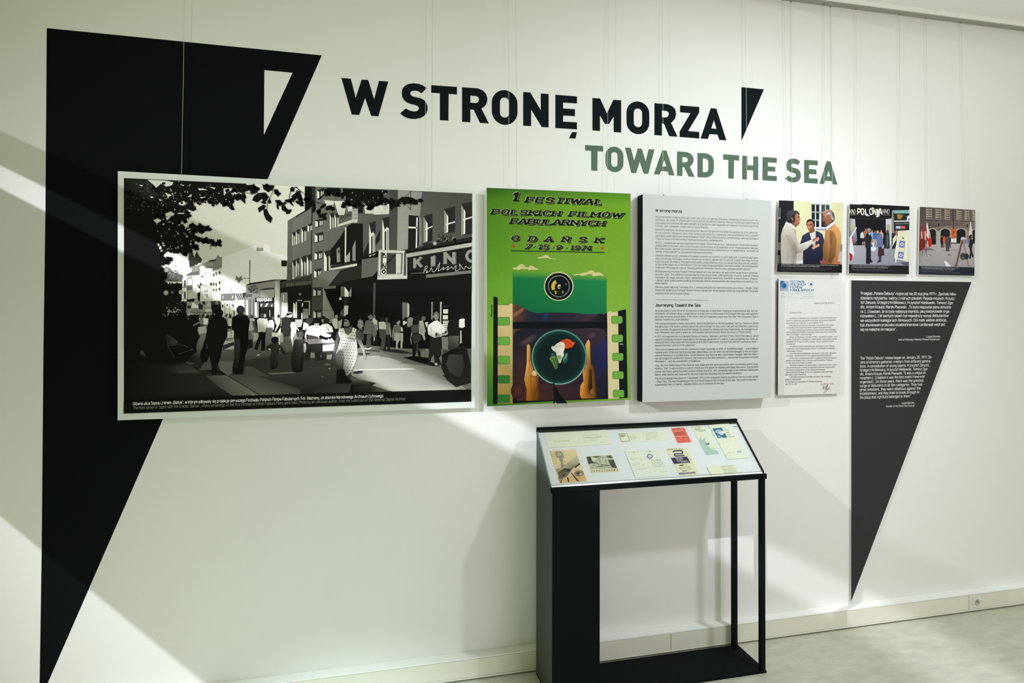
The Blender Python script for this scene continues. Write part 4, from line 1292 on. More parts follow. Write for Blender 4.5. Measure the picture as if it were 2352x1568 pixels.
# plaid shirts
p.poly([(920, 330), (980, 300), (1000, 360), (920, 410)], 200)
p.ell(985, 290, 46, 46, 24)
p.poly([(1010, 280), (1060, 245), (1120, 260), (1110, 380), (1060, 440), (1000, 440)], 120)
p.poly([(1090, 400), (1230, 380), (1240, 560), (1080, 570)], 52)
for k in range(6):
    p.line([(1090 + k * 26, 395), (1088 + k * 27, 565)], 5, 90)
    p.line([(1086, 410 + k * 28), (1238, 400 + k * 28)], 5, 84)
for k in range(4):
    p.line([(1015 + k * 26, 270), (1010 + k * 26, 430)], 5, 76)
    p.line([(1008, 290 + k * 36), (1110, 290 + k * 36)], 5, 150)
p.ell(1200, 290, 60, 76, 22)
p.poly([(1240, 320), (1320, 310), (1370, 520), (1350, 600), (1370, 690), (1340, 710), (1300, 600), (1240, 570)], 150)
for k in range(5):
    p.line([(1250 + k * 18, 330), (1260 + k * 20, 570)], 4, 100)
p.ell(1330, 270, 46, 46, 76)
p.poly([(1360, 350), (1420, 340), (1410, 440), (1370, 460)], 176)
p.poly([(1330, 340), (1350, 330), (1420, 540), (1400, 560)], 20)
p.poly([(1100, 580), (1280, 580), (1280, 700), (1210, 760), (1250, 920), (1200, 940), (1130, 760)], 46)
p.polys([[(1110, 800), (1190, 760), (1180, 960), (1160, 1040), (1110, 1030)], [(1210, 940), (1260, 910), (1280, 1020), (1240, 1060)]], 18)
p.polys([[(1085, 560), (1110, 570), (1080, 660), (1095, 780), (1080, 790), (1065, 680)]], 130)
# man with white shirt, hands behind his back
p.poly([(1460, 640), (1690, 640), (1680, 800), (1690, 1000), (1640, 1060), (1690, 1200), (1560, 1210), (1540, 980), (1480, 1080), (1460, 1200), (1420, 1180), (1450, 900)], 30)
p.polys([[(1550, 1160), (1600, 1160), (1610, 1210), (1560, 1205)], [(1370, 890), (1420, 890), (1415, 905), (1370, 903)]], 170)
p.poly([(1540, 320), (1610, 310), (1720, 400), (1760, 480), (1750, 560), (1700, 560), (1690, 630), (1560, 650), (1480, 590), (1420, 580), (1410, 470), (1430, 400)], [210, 214, 196, 190, 200, 205, 205, 210, 196, 205, 214, 214])
p.line([(1480, 430), (1490, 560)], 8, 140)
p.line([(1700, 470), (1690, 560)], 8, 140)
p.poly([(1420, 565), (1500, 590), (1580, 640), (1560, 660), (1430, 600)], 176)
p.poly([(1690, 590), (1790, 560), (1830, 490), (1850, 510), (1800, 600), (1690, 620)], 150)
p.poly([(1550, 600), (1590, 550), (1690, 590), (1660, 640), (1570, 640)], 128)
p.poly([(1565, 570), (1590, 550), (1610, 600), (1580, 640)], 44)
p.ell(1585, 230, 52, 78, 128, 96)
p.poly([(1530, 200), (1545, 150), (1600, 130), (1640, 180), (1640, 230), (1610, 190), (1550, 190)], 90)
p.ell(1530, 235, 9, 18, 140)
# dark figure and woman in white at the edge, pale skirt
p.poly([(1690, 640), (1820, 640), (1830, 900), (1700, 880)], 110)
p.poly([(1830, 330), (1940, 250), (2040, 330), (2050, 620), (1830, 620), (1800, 470)], 22)
p.poly([(1830, 620), (2040, 620), (2040, 820), (1960, 900), (1820, 880)], [70, 84, 56, 40, 40])
p.poly([(2040, 300), (2080, 275), (2150, 275), (2155, 440), (2110, 460), (2040, 450)], 196)
p.polys([[(2060, 520), (2090, 510), (2095, 760), (2060, 780)]], 150)
p.ell(2105, 235, 44, 42, 26)
p.poly([(1700, 1000), (1880, 900), (2140, 800), (2200, 900), (2275, 1200), (2275, 1560), (1980, 1640), (1800, 1500), (1690, 1250)], [30, 26, 26, 24, 26, 30, 34, 30, 26])
p.poly([(1850, 990), (2100, 1000), (2150, 1250), (2050, 1460), (1850, 1350), (1780, 1180)], [60, 48, 40, 44, 50, 56])
p.poly([(1690, 1020), (1900, 900), (2100, 870), (2130, 900), (1850, 990), (1720, 1060)], 16)
p.polys([[(1700, 1405), (1800, 1420), (1850, 1480), (1760, 1440)]], 16)
# the woman in the polka-dot dress
p.crop(*H_)
p.poly([(1480, 560), (1530, 470), (1560, 520), (1570, 640), (1540, 780), (1500, 880), (1470, 960), (1440, 940), (1470, 780)], [20, 24, 60, 60, 60, 110, 120, 90, 26])
p.poly([(1890, 500), (1960, 560), (2000, 680), (2060, 860), (2100, 1040), (2080, 1085), (2050, 1060), (2030, 920), (1940, 760), (1900, 640)], [60, 56, 84, 140, 130, 120, 150, 160, 160, 84])
p.poly([(1900, 480), (1950, 500), (2050, 600), (2050, 720), (1980, 690), (1900, 600)], 70)
p.poly([(1560, 470), (1640, 460), (1700, 560), (1800, 560), (1830, 450), (1900, 480), (1890, 640), (1910, 720), (1925, 960), (1900, 1100), (1850, 1230), (1800, 1340), (1720, 1420), (1640, 1420), (1520, 1300), (1480, 1000), (1560, 760), (1580, 680), (1540, 560)],
       [214, 205, 196, 180, 190, 200, 180, 214, 205, 200, 190, 180, 110, 40, 30, 120, 214, 200, 214])
p.poly([(1480, 1000), (1560, 900), (1640, 900), (1660, 1060), (1640, 1300), (1640, 1430), (1520, 1420)], [70, 90, 110, 90, 44, 20, 20])
p.poly([(1640, 450), (1830, 430), (1780, 560), (1740, 610), (1680, 560)], [70, 90, 100, 84, 76])
p.poly([(1580, 690), (1690, 700), (1760, 640), (1890, 690), (1900, 720), (1700, 735), (1585, 720)], [150, 180, 110, 120, 170, 190, 170])
for i in range(16):
    for j in range(9):
        x = 1510 + j * 50 + (25 if i % 2 else 0)
        y = 470 + i * 58 + j * 4
        lo, hi = (1560 - max(0, (y - 700)) * .13, 1900) if y < 760 else (1500, 1915 - max(0, y - 1000) * .28)
        if lo + 10 < x < hi - 10 and not (y < 620 and 1640 < x < 1800):
            p.ell(x, y, 11, 10, 44, n=8, up=False)
p.poly([(1520, 1290), (1660, 1290), (1700, 1420), (1780, 1500), (1760, 1568), (1500, 1568)], 16)
p.poly([(1660, 300), (1700, 230), (1830, 230), (1860, 330), (1840, 420), (1780, 400), (1740, 470), (1660, 440), (1640, 360)], 22)
p.poly([(1660, 290), (1720, 290), (1770, 350), (1770, 410), (1720, 440), (1660, 420), (1655, 380)], [110, 130, 104, 84, 96, 110, 130])
p.poly([(1650, 310), (1720, 310), (1715, 335), (1650, 335)], 18)
p.poly([(1640, 440), (1720, 430), (1700, 460), (1640, 470)], 34)
p.poly([(1660, 260), (1700, 195), (1780, 185), (1850, 220), (1875, 300), (1850, 400), (1810, 430), (1780, 380), (1770, 300), (1700, 270), (1655, 300)], 14)
p.poly([(1530, 1568), (1700, 1500), (1760, 1500), (1830, 1530), (1800, 1560)], 14)

# dark pair walking arm in arm, mother with pram, left shade
p.crop(*G_)
p.poly([(1100, 240), (1240, 250), (1310, 290), (1340, 420), (1410, 430), (1400, 480), (1320, 470), (1330, 620), (1260, 760), (1220, 900), (1190, 1060), (1120, 1240), (1110, 1400), (1020, 1400), (1020, 1240), (970, 1030), (930, 900), (900, 900), (860, 880), (900, 620), (930, 420), (960, 300)], 17)
p.poly([(1080, 150), (1110, 80), (1180, 70), (1230, 120), (1250, 150), (1225, 230), (1230, 280), (1120, 280), (1110, 210)], 13)
p.ell(1155, 140, 12, 10, 60)
p.poly([(880, 690), (920, 690), (900, 860), (930, 900), (970, 960), (950, 1060), (910, 1145), (830, 1140), (780, 1060), (790, 940), (830, 870)], 13)
p.polys([[(905, 760), (935, 820), (940, 885), (905, 870)]], 46)
p.poly([(1420, 270), (1530, 190), (1660, 190), (1740, 230), (1780, 330), (1750, 500), (1750, 640), (1730, 900), (1690, 1000), (1650, 1250), (1640, 1380), (1460, 1380), (1430, 1290), (1470, 1060), (1470, 640), (1460, 520), (1410, 480)], 13)
p.poly([(1480, 660), (1580, 690), (1590, 900), (1540, 1250), (1450, 1280), (1480, 1000)], [40, 44, 36, 24, 22, 34])
p.ell(1590, 100, 80, 88, 40, 26)
p.poly([(1550, 170), (1650, 170), (1670, 230), (1530, 230)], 30)
p.poly([(0, 260), (200, 200), (330, 260), (360, 170), (440, 130), (510, 180), (540, 280), (600, 270), (600, 210), (680, 190), (720, 250), (740, 380), (700, 420), (740, 560), (780, 640), (730, 720), (700, 860), (720, 940), (640, 980), (560, 1100), (400, 1160), (0, 1200), (-700, 1100), (-700, 300)], 15)
p.poly([(640, 400), (720, 350), (760, 340), (740, 390), (650, 430)], 90)
p.ell(195, 185, 56, 62, 15)
p.line([(145, 200), (160, 150), (200, 130), (245, 160)], 12, 150)
p.poly([(90, 640), (150, 580), (230, 640), (340, 740), (320, 780), (140, 790)], [34, 30, 60, 58, 40, 36])
p.line([(110, 700), (150, 840), (230, 980), (260, 1060)], 9, 54)
p.line([(150, 810), (360, 790), (480, 810), (540, 850)], 9, 60)
p.line([(360, 980), (480, 940), (620, 890)], 9, 56)
p.ell(620, 890, 26, 16, 76, 30)
p.line([(510, 1145), (580, 1170), (660, 1165)], 12, 90)
p.poly([(-440, 980), (-380, 900), (-330, 960), (-300, 1020), (-420, 1000)], [20, 70, 62, 40, 26])

# ---- trees: dark mass at the left, leafy fringe along the top
p.crop(*A_)
TREE = [(85, 107), (1660, 180), (1640, 230), (1600, 290), (1500, 250), (1430, 290), (1440, 340), (1480, 380), (1475, 490), (1440, 470), (1400, 440), (1365, 460), (1320, 420), (1260, 440), (1220, 450), (1150, 380), (1130, 350), (1085, 420), (1040, 430), (1025, 350), (960, 340), (920, 370), (990, 400), (940, 430), (1000, 470), (970, 490), (880, 500), (930, 590), (890, 620), (860, 660), (820, 650), (800, 690), (790, 760), (850, 740), (900, 760), (940, 710), (1020, 720), (1100, 740), (1200, 745), (1205, 775), (1130, 780), (1020, 800), (960, 810), (900, 820), (830, 800), (800, 790), (860, 870), (960, 840), (1030, 870), (1080, 890), (1180, 890), (1240, 920), (1330, 940), (1320, 970), (1270, 975), (1200, 945), (1100, 930), (1030, 900), (1000, 920), (970, 940), (1030, 1000), (1010, 1020), (960, 990), (920, 1010), (950, 1050), (920, 1070), (880, 1075), (800, 1060), (740, 1060), (640, 1045), (590, 1060), (560, 1110), (610, 1140), (700, 1140), (680, 1180), (620, 1200), (560, 1230), (580, 1290), (600, 1350), (610, 1440), (590, 1500), (570, 1568), (540, 2300), (85, 2300)]
p.poly(TREE, 15)
fringe(TREE[1:-2], 16, 40, 26)
fringe(TREE[1:-2], 8, 20, 22)
p.poly([(95, 120), (420, 140), (520, 330), (420, 420), (150, 240)], [26, 40, 34, 24, 20])
scatter(70, 100, 640, 140, 520, 12, 34, 28)
scatter(40, 180, 640, 180, 560, 6, 16, 66)
p.polys([[(388, 128), (620, 140), (720, 160), (700, 200), (640, 215), (560, 180), (500, 230), (460, 190)], [(280, 190), (330, 200), (310, 215)], [(610, 295), (700, 325), (690, 335), (660, 345), (650, 375), (640, 330)], [(415, 340), (470, 350), (440, 365)], [(530, 375), (580, 390), (550, 400)], [(785, 430), (850, 400), (885, 430), (850, 460), (800, 450)], [(620, 560), (690, 535), (740, 570), (680, 600), (620, 600)], [(460, 650), (520, 625), (570, 650), (510, 690), (490, 670)], [(620, 610), (690, 600), (640, 650)], [(1035, 240), (1100, 240), (1160, 260), (1050, 262)], [(1180, 220), (1260, 230), (1250, 250)], [(905, 350), (950, 310), (955, 345)], [(1060, 355), (1130, 345), (1080, 370)], [(1365, 240), (1480, 235), (1460, 270), (1400, 300), (1370, 330)], [(780, 150), (800, 150), (790, 160)], [(730, 500), (745, 515), (735, 525)], [(520, 940), (545, 960), (540, 980)], [(535, 990), (560, 980), (570, 1010), (545, 1025)], [(575, 960), (620, 970), (600, 985)], [(770, 555), (860, 553), (860, 565), (780, 568)]], 188)
scatter(46, 500, 1000, 560, 1040, 6, 15, 176)
scatter(40, 560, 900, 180, 560, 4, 11, 168)
scatter(30, 900, 1460, 190, 420, 4, 10, 170)
p.ell(595, 175, 26, 16, 15)
p.ell(830, 425, 14, 18, 15)
# fringe leaves in front of the sky
p.polys([[(1490, 330), (1560, 300), (1640, 330), (1645, 440), (1580, 380), (1540, 400), (1500, 370)], [(1640, 200), (1740, 190), (1820, 230), (1800, 290), (1720, 320), (1700, 260), (1600, 300), (1580, 250)], [(1380, 260), (1430, 240), (1450, 270), (1400, 300)], [(1730, 390), (1800, 300), (1900, 290), (1950, 350), (1900, 420), (1860, 370), (1800, 420)], [(1880, 520), (1920, 500), (1950, 570), (1995, 620), (1970, 685), (1910, 640), (1880, 570)], [(1805, 490), (1880, 445), (1905, 460), (1870, 510), (1820, 550)], [(1930, 400), (1960, 370), (1980, 420), (1945, 440)], [(2030, 260), (2060, 250), (2080, 290), (2110, 300), (2060, 350)], [(1860, 190), (2020, 200), (2000, 250), (1940, 290), (1880, 250)]], 15)
for cx, cy, r in ((2080, 420, 50), (2130, 470, 52), (2190, 400, 40), (2200, 540, 42), (2060, 480, 36), (2250, 250, 40), (2300, 340, 44), (2330, 420, 40), (2160, 520, 30), (2240, 440, 30)):
    p.z += 1
    leaf(cx, cy, r, RND.uniform(0, 6), 15)
fringe([(1500, 340), (1640, 350), (1600, 240), (1800, 240), (1750, 300)], 20, 44, 30)
fringe([(1750, 380), (1850, 320), (1930, 370), (1860, 420)], 18, 40, 30)
fringe([(1820, 500), (1890, 470), (1900, 560), (1960, 640)], 16, 34, 36)
fringe([(1880, 210), (2000, 230), (2060, 300)], 18, 36, 30)
fringe([(2060, 420), (2140, 480), (2210, 540)], 16, 36, 24)
fringe([(2150, 440), (2240, 400), (2330, 340), (2350, 430)], 16, 36, 28)
p.line([(1925, 500), (1930, 420), (1990, 300), (2010, 210)], 7, 20)
p.line([(2200, 420), (2230, 240), (2300, 220), (2350, 280)], 8, 20)
p.line([(1480, 190), (1560, 290), (1700, 300), (1850, 320)], 6, 60)
p.crop(*B_)
p.z += 1
for cx, cy, r in ((30, 310, 52), (60, 380, 60), (70, 440, 40), (150, 360, 56), (190, 340, 36), (215, 430, 52), (230, 500, 50), (300, 540, 48), (340, 590, 56), (370, 620, 36), (345, 470, 46), (420, 490, 46), (470, 500, 36), (140, 440, 30), (-20, 330, 40)):
    leaf(cx, cy, r, RND.uniform(0, 6), 15)
p.polys([[(360, 250), (420, 232), (570, 240), (575, 290), (500, 350), (450, 310), (380, 345)], [(280, 380), (370, 300), (360, 330), (300, 385)], [(600, 240), (1160, 262), (1190, 290), (1060, 320), (1140, 360), (1200, 390), (1200, 440), (1120, 430), (1020, 420), (1010, 480), (960, 500), (900, 460), (860, 420), (800, 440), (760, 470), (720, 440), (680, 470), (650, 400), (660, 340), (610, 330)], [(575, 480), (600, 410), (650, 410), (640, 490), (600, 495)], [(1190, 400), (1260, 380), (1300, 420), (1350, 470), (1260, 480), (1230, 520), (1205, 490)], [(1300, 390), (1360, 350), (1440, 345), (1500, 360), (1570, 400), (1540, 450), (1450, 440), (1380, 430)], [(1560, 380), (1610, 365), (1638, 400), (1610, 430)]], 15)
fringe([(600, 330), (680, 450), (780, 450), (880, 440), (960, 490), (1050, 420), (1190, 430)], 20, 46, 26)
fringe([(1060, 320), (1200, 400), (1300, 430), (1440, 400), (1600, 400)], 18, 40, 30)
fringe([(370, 260), (480, 340), (570, 290)], 20, 44, 30)
fringe([(20, 320), (80, 430), (160, 370), (230, 480), (340, 600)], 18, 40, 30)
scatter(16, 640, 1180, 270, 440, 6, 15, 120)
p.line([(0, 225), (80, 290), (150, 350), (270, 420), (350, 440)], 7, 18)
p.line([(1020, 310), (1200, 390), (1360, 390)], 7, 18)

# ---- caption strip
p.crop(0, 0, 1)
p.poly([(284.6, 921), (690, 904.6), (1082.3, 894.2), (1082.2, 921.6), (284.4, 949.4)], 13)
p.text('Główna ulica Sopotu z kinem „Bałtyk”, w którym odbywały się projekcje pierwszego Festiwalu Polskich Filmów Fabularnych. Fot. Nieznany, ze zbiorów Narodowego Archiwum Cyfrowego.', 306, 930, 882, 911.5, 6.6, 225, w=.95)
p.text('The main street of Sopot with the cinema “Bałtyk”, where screenings of the first Festival of Polish Feature Films were held. Photo by an unknown author, from the collection of the National Digital Archive.'.replace('“', '”'), 306.5, 939.5, 932, 918.5, 6.6, 120, w=0.7)
p.build('printed_picture', photo)

# ------------------------------------------------------------------ the green festival poster
YG = -0.030
POQ = [(1117.6, 431.0), (1448.4, 444.6), (1448.0, 917.5), (1118.6, 932.8)]
poster, _c = board('poster_board', POQ, YG, 0.010, M_CORE, M_CORE, 'green film festival poster with a glowing globe held by two hands', 'poster')
p = Print((0, 1, 0), YG, (212, 216, 206), 0.69)
GR1, GR2, GR3, GR4 = (74, 128, 34), (110, 160, 44), (120, 166, 48), (36, 100, 40)
p.crop(0, 0, 1)
L0, R0 = POQ[0], POQ[1]


def prow(t):                           # left, middle and right points of the poster at height t (0 top, 1 bottom)
    a = (POQ[0][0] + (POQ[3][0] - POQ[0][0]) * t, POQ[0][1] + (POQ[3][1] - POQ[0][1]) * t)
    b = (POQ[1][0] + (POQ[2][0] - POQ[1][0]) * t, POQ[1][1] + (POQ[2][1] - POQ[1][1]) * t)
    return a, ((a[0] + b[0]) / 2, (a[1] + b[1]) / 2), b


STOPS = [(0, (46, 92, 34), (72, 122, 36), (84, 136, 36)), (.06, (72, 124, 30), (104, 152, 36), (106, 156, 36)), (.30, (86, 142, 36), (110, 156, 48), (114, 160, 44)),
         (.45, (100, 156, 44), (116, 164, 56), (118, 164, 48)), (.72, (120, 166, 58), (120, 166, 58), (130, 172, 62)), (.9, (66, 130, 44), (110, 160, 54), (114, 166, 54)), (1, (50, 112, 44), (96, 150, 48), (110, 160, 50))]
p.z += 1
for (t0, a0, b0, c0), (t1, a1, b1, c1) in zip(STOPS[:-1], STOPS[1:]):
    A, B, C = prow(t0)
    D, E, F = prow(t1)
    p.poly([A, B, E, D], [a0, b0, b1, a1], False)
    p.poly([B, C, F, E], [b0, c0, c1, b1], False)
P1, P2 = (1100, 420, 6.5333), (1100, 660, 5.6)
p.crop(*P1)


def fancy(s, x0, y0, x1, y1, cap, w=1.7, gap=1.5, space=5.0, sh=0.16):
    kw = dict(slab=True, shear=sh, gap=gap, space=space, k=3)
    for d in range(3, 16, 4):
        p.text(s, x0, y0, x1, y1, cap, (20, 34, 22), w=w + .45, off=(d, d), **kw)
    p.text(s, x0, y0, x1, y1, cap, (176, 184, 112), w=w + .8, **kw)
    p.text(s, x0, y0, x1, y1, cap, (16, 26, 22), w=w, **kw)


fancy('1', 500, 262, 592, 266, 112, w=2.0)
fancy('FESTIWAL', 710, 284, 1850, 322, 74)
fancy('POLSKICH FILMÓW', 195, 462, 2150, 518, 68)
fancy('FABULARNYCH', 478, 604, 1880, 642, 70, gap=1.0)
for ch, x, y in (('G', 492, 858), ('D', 752, 868), ('A', 992, 872), ('Ń', 1250, 876), ('S', 1500, 880), ('K', 1748, 888)):
    fancy(ch, x, y, x + 104, y + 4, 68)
for s, x, y, x1, cap in (('7', 688, 982, 770, 62), ('15', 885, 986, 1040, 60), ('9', 1160, 992, 1235, 60), ('1974', 1368, 998, 1690, 60)):
    fancy(s, x, y, x1, y + (x1 - x) * .025, cap, w=1.55)
for x, y in ((825, 948), (1105, 962), (1308, 970)):
    p.ell(x + 8, y + 6, 17, 14, (20, 34, 22))
    p.ell(x, y, 13, 11, (176, 184, 112))
    p.ell(x, y, 6, 5, (20, 34, 22))
for x, y, r in ((525, 948, 32), (1852, 976, 30)):
    p.poly([(x + (r if i % 2 == 0 else r * .42) * math.sin(math.pi * i / 5 - .15), y - (r if i % 2 == 0 else r * .42) * math.cos(math.pi * i / 5 - .15)) for i in range(10)], (208, 54, 40))
p.poly([(482, 1012), (1883, 1037), (1883, 1049), (482, 1023)], (14, 40, 30))
# sea-green block fading into the light sky
p.crop(*P1)
p.z += 1
BL = [(508, 1310), (1200, 1330), (1905, 1385)]
p.poly([(508, 1310), (1205, 1330), (1205, 1450), (508, 1425)], [(100, 156, 44), (110, 158, 50), (24, 118, 62), (20, 112, 60)], False)
p.poly([(1205, 1330), (1914, 1370), (1914, 1478), (1205, 1450)], [(110, 158, 50), (116, 162, 50), (30, 124, 66), (24, 118, 62)], False)
p.crop(*P2)
p.z += 1
p.poly([(437, -124), (1033, -103), (1640.5, -79), (1640.5, 420), (437, 420)], [(20, 112, 60), (24, 118, 62), (30, 124, 66), (28, 108, 66), (18, 96, 56)], False)
# clouds
p.crop(*P1)
CL = (200, 194, 130)
for q in ([(865, 1132), (910, 1110), (950, 1105), (965, 1090), (1010, 1080), (1045, 1090), (1055, 1115), (1090, 1130), (1178, 1138), (1150, 1145), (1060, 1140), (1040, 1125), (1000, 1130), (960, 1125), (930, 1135)],
          [(508, 1270), (570, 1265), (600, 1230), (640, 1218), (675, 1230), (700, 1265), (740, 1265), (770, 1240), (810, 1245), (840, 1270), (905, 1298), (800, 1305), (740, 1308), (730, 1285), (690, 1295), (640, 1290), (600, 1308), (560, 1295), (510, 1300)],
          [(1400, 1382), (1450, 1365), (1530, 1360), (1570, 1345), (1620, 1345), (1640, 1320), (1690, 1310), (1730, 1330), (1750, 1350), (1790, 1340), (1830, 1350), (1850, 1375), (1888, 1395), (1800, 1388), (1760, 1395), (1710, 1400), (1690, 1370), (1640, 1365), (1600, 1385), (1540, 1392), (1500, 1375), (1440, 1385)]):
    p.poly(q, CL)
for q in ([(640, 1230), (690, 1262), (665, 1270)], [(1640, 1330), (1680, 1355), (1720, 1340), (1690, 1375)], [(960, 1105), (1010, 1100), (990, 1120)], [(760, 1265), (800, 1262), (780, 1280)]):
    p.poly(q, (180, 168, 104))
# lens
lx, ly = 1197, 1550
p.ell(lx, ly, 222, 218, (206, 198, 150), n=44)
p.ell(lx, ly + 2, 207, 203, (14, 22, 22), n=44)
p.ring(lx + 2, ly, 154, 162, (150, 168, 150), (150, 168, 150), n=44)
p.ring(lx, ly + 6, 60, 112, (196, 170, 56), (206, 176, 60), n=12, a0=math.radians(150), a1=math.radians(242))
p.ring(lx, ly + 6, 62, 100, (40, 50, 40), (24, 34, 30), n=10, a0=math.radians(80), a1=math.radians(140))
p.ell(lx + 8, ly + 6, 26, 34, (196, 190, 150))
p.poly([(lx - 10, ly + 10), (lx + 30, ly + 40), (lx + 30, ly - 10), (lx + 14, ly)], (40, 46, 40))
p.poly([(lx - 66, ly + 66), (lx - 40, ly + 74), (lx - 30, ly + 112), (lx - 50, ly + 120)], (196, 170, 56))
p.ell(lx + 60, ly + 85, 16, 22, (120, 110, 60))
p.ell(lx + 110, ly - 30, 8, 14, (130, 120, 60))
# torn film strip
p.crop(*P2)
FB = (18, 24, 26)
p.poly([(187, 118), (240, 132), (242, 1495), (182, 1498)], FB)
p.poly([(187, 118), (215, 118), (247, 136), (240, 145)], FB)
p.poly([(243, 225), (385, 225), (400, 198), (433, 208), (433, 1492), (240, 1495)], [(206, 188, 130), (212, 194, 136), (212, 194, 136), (212, 196, 138), (150, 132, 60), (156, 134, 52)])
p.poly([(243, 1000), (433, 1080), (433, 1492), (240, 1495)], [(196, 172, 104), (176, 156, 84), (150, 132, 56), (156, 134, 52)])
p.line([(243, 222), (380, 226), (398, 200), (433, 208)], 5, (50, 70, 40))
p.poly([(1648, 318), (1680, 306), (1720, 316), (1790, 310), (1805, 1425), (1662, 1432)], [(206, 192, 140), (206, 192, 140), (206, 192, 140), (200, 186, 136), (206, 196, 146), (206, 196, 146)])
p.poly([(1788, 306), (1830, 292), (1890, 280), (1912, 1416), (1805, 1424)], FB)


def hole(x0, y0, x1, y1, c):
    r = 22
    q = []
    for cx, cy, a in ((x1 - r, y0 + r, -90), (x1 - r, y1 - r, 0), (x0 + r, y1 - r, 90), (x0 + r, y0 + r, 180)):
        q += arc_pts(cx, cy, r, r, a, a + 90, 5)
    p.poly([(x + (1 if x > (x0 + x1) / 2 else -1) * 4, y + (1 if y > (y0 + y1) / 2 else -1) * 4) for x, y in q], (56, 70, 40))
    p.poly(q, c)


for y0, y1, c in ((384, 484, (98, 160, 60)), (638, 738, (100, 164, 62)), (882, 982, (98, 160, 60)), (1132, 1230, (54, 124, 52)), (1380, 1478, (52, 118, 52))):
    hole(243, y0, 394, y1, c)
for x0, y0, c in ((1706, 370, 1), (1712, 608, 1), (1717, 846, 1), (1720, 1080, 1), (1727, 1318, 1)):
    hole(x0, y0, x0 + 138, y0 + 93, (104, 164, 60))
p.poly([(1812, 723), (1858, 725), (1858, 732), (1812, 730)], (220, 220, 210))
# frame area
DK = (30, 30, 36)
p.poly([(433, 205), (490, 222), (560, 255), (640, 300), (740, 332), (850, 322), (1000, 320), (1200, 326), (1400, 345), (1580, 335), (1605, 348), (1646, 318), (1662, 1432), (1100, 1452), (433, 1490)],
       [(96, 72, 52), (90, 60, 44), (70, 52, 46), (44, 40, 48), (34, 36, 48), (26, 34, 46), (40, 40, 54), (30, 32, 44), (50, 40, 50), (36, 34, 40), (20, 24, 28), (20, 24, 28), (18, 22, 26), (26, 26, 30), (16, 20, 22)])
p.poly([(437, 335), (570, 262), (580, 285), (480, 385), (437, 375)], [(120, 80, 50), (150, 104, 66), (110, 74, 56), (80, 60, 54), (130, 84, 50)])
p.poly([(840, 330), (910, 326), (870, 440), (800, 440)], [(30, 54, 80), (34, 50, 74), (30, 40, 60), (30, 38, 56)])
p.poly([(1400, 350), (1540, 345), (1420, 440), (1300, 440)], [(70, 48, 56), (56, 42, 52), (44, 36, 46), (56, 42, 50)])
p.poly([(433, 440), (1650, 440), (1652, 524), (433, 530)], (12, 20, 22))
r_ = [(440, 640), (460, 580), (520, 545), (560, 535), (1560, 522), (1610, 545), (1640, 600), (1655, 1320), (1640, 1390), (1590, 1425), (560, 1460), (490, 1450), (450, 1400), (440, 1330)]
p.poly(r_, [(34, 34, 44), (30, 30, 38), (28, 28, 36), (26, 30, 38), (60, 44, 50), (56, 44, 54), (40, 40, 66), (26, 28, 44), (24, 24, 32), (30, 26, 30), (60, 36, 26), (80, 46, 36), (84, 48, 36), (60, 42, 40)])
p.soft([(500, 765), (760, 600)], 100, (84, 66, 66), (34, 34, 44))
p.soft([(1370, 655), (1530, 575)], 110, (84, 62, 66), (36, 34, 46))
p.soft([(770, 1230), (860, 1150)], 90, (60, 46, 52), (30, 28, 34))
p.poly([(1450, 800), (1640, 640), (1650, 1000), (1520, 1200)], [(30, 34, 60), (40, 44, 90), (30, 36, 76), (34, 34, 54)])
p.ell(500, 1330, 90, 110, (92, 50, 34), (50, 34, 34), n=18)
# hands
SK1, SK2, SK3 = (200, 152, 74), (176, 116, 40), (112, 66, 24)
p.poly([(616, 738), (640, 725), (665, 770), (668, 920), (700, 1060), (735, 1070), (765, 1110), (768, 1300), (790, 1440), (800, 1452), (608, 1456), (614, 1320), (582, 1180), (600, 1080), (615, 960)],
       [SK1, (190, 160, 90), (130, 84, 34), (120, 76, 30), (150, 96, 40), (176, 124, 60), (120, 76, 30), (80, 50, 24), (60, 36, 20), (54, 34, 20), (150, 96, 30), (186, 118, 36), (206, 150, 66), (214, 166, 86), (214, 170, 96)])
p.poly([(615, 1180), (690, 1150), (735, 1160), (760, 1300), (700, 1452), (612, 1454)], [(200, 130, 44), (190, 118, 40), (140, 84, 30), (90, 54, 22), (110, 66, 22), (170, 106, 30)])
p.ell(712, 1102, 36, 38, (222, 200, 140), (200, 160, 90))
p.line([(660, 780), (655, 950), (640, 1090)], 7, (140, 90, 40))
p.line([(672, 1120), (668, 1250), (680, 1420)], 7, (110, 66, 24))
p.poly([(1390, 690), (1410, 668), (1430, 700), (1432, 880), (1440, 990), (1480, 1020), (1505, 1200), (1515, 1400), (1520, 1420), (1320, 1428), (1298, 1380), (1305, 1260), (1345, 1200), (1330, 1080), (1345, 1010), (1385, 980), (1382, 840), (1368, 740)],
       [SK1, (210, 170, 84), (170, 124, 50), (140, 96, 36), (120, 76, 30), (60, 44, 24), (50, 34, 20), (60, 38, 20), (60, 38, 20), (190, 120, 40), (206, 140, 50), (206, 146, 56), (200, 140, 52), (196, 136, 56), (180, 128, 58), (160, 110, 46), (196, 150, 66), (206, 164, 80)])
p.poly([(1345, 1010), (1385, 990), (1430, 1030), (1440, 1150), (1430, 1330), (1460, 1410), (1330, 1420), (1310, 1300), (1350, 1210), (1335, 1090)], [(170, 120, 54), (160, 110, 46), (110, 70, 30), (80, 52, 24), (60, 40, 20), (120, 76, 30), (196, 120, 40), (206, 144, 54), (196, 136, 52), (190, 134, 60)])
p.poly([(1420, 1040), (1450, 1060), (1460, 1290), (1420, 1340), (1400, 1300)], [(70, 46, 26), (46, 34, 22), (40, 30, 20), (40, 30, 20), (90, 58, 26)])
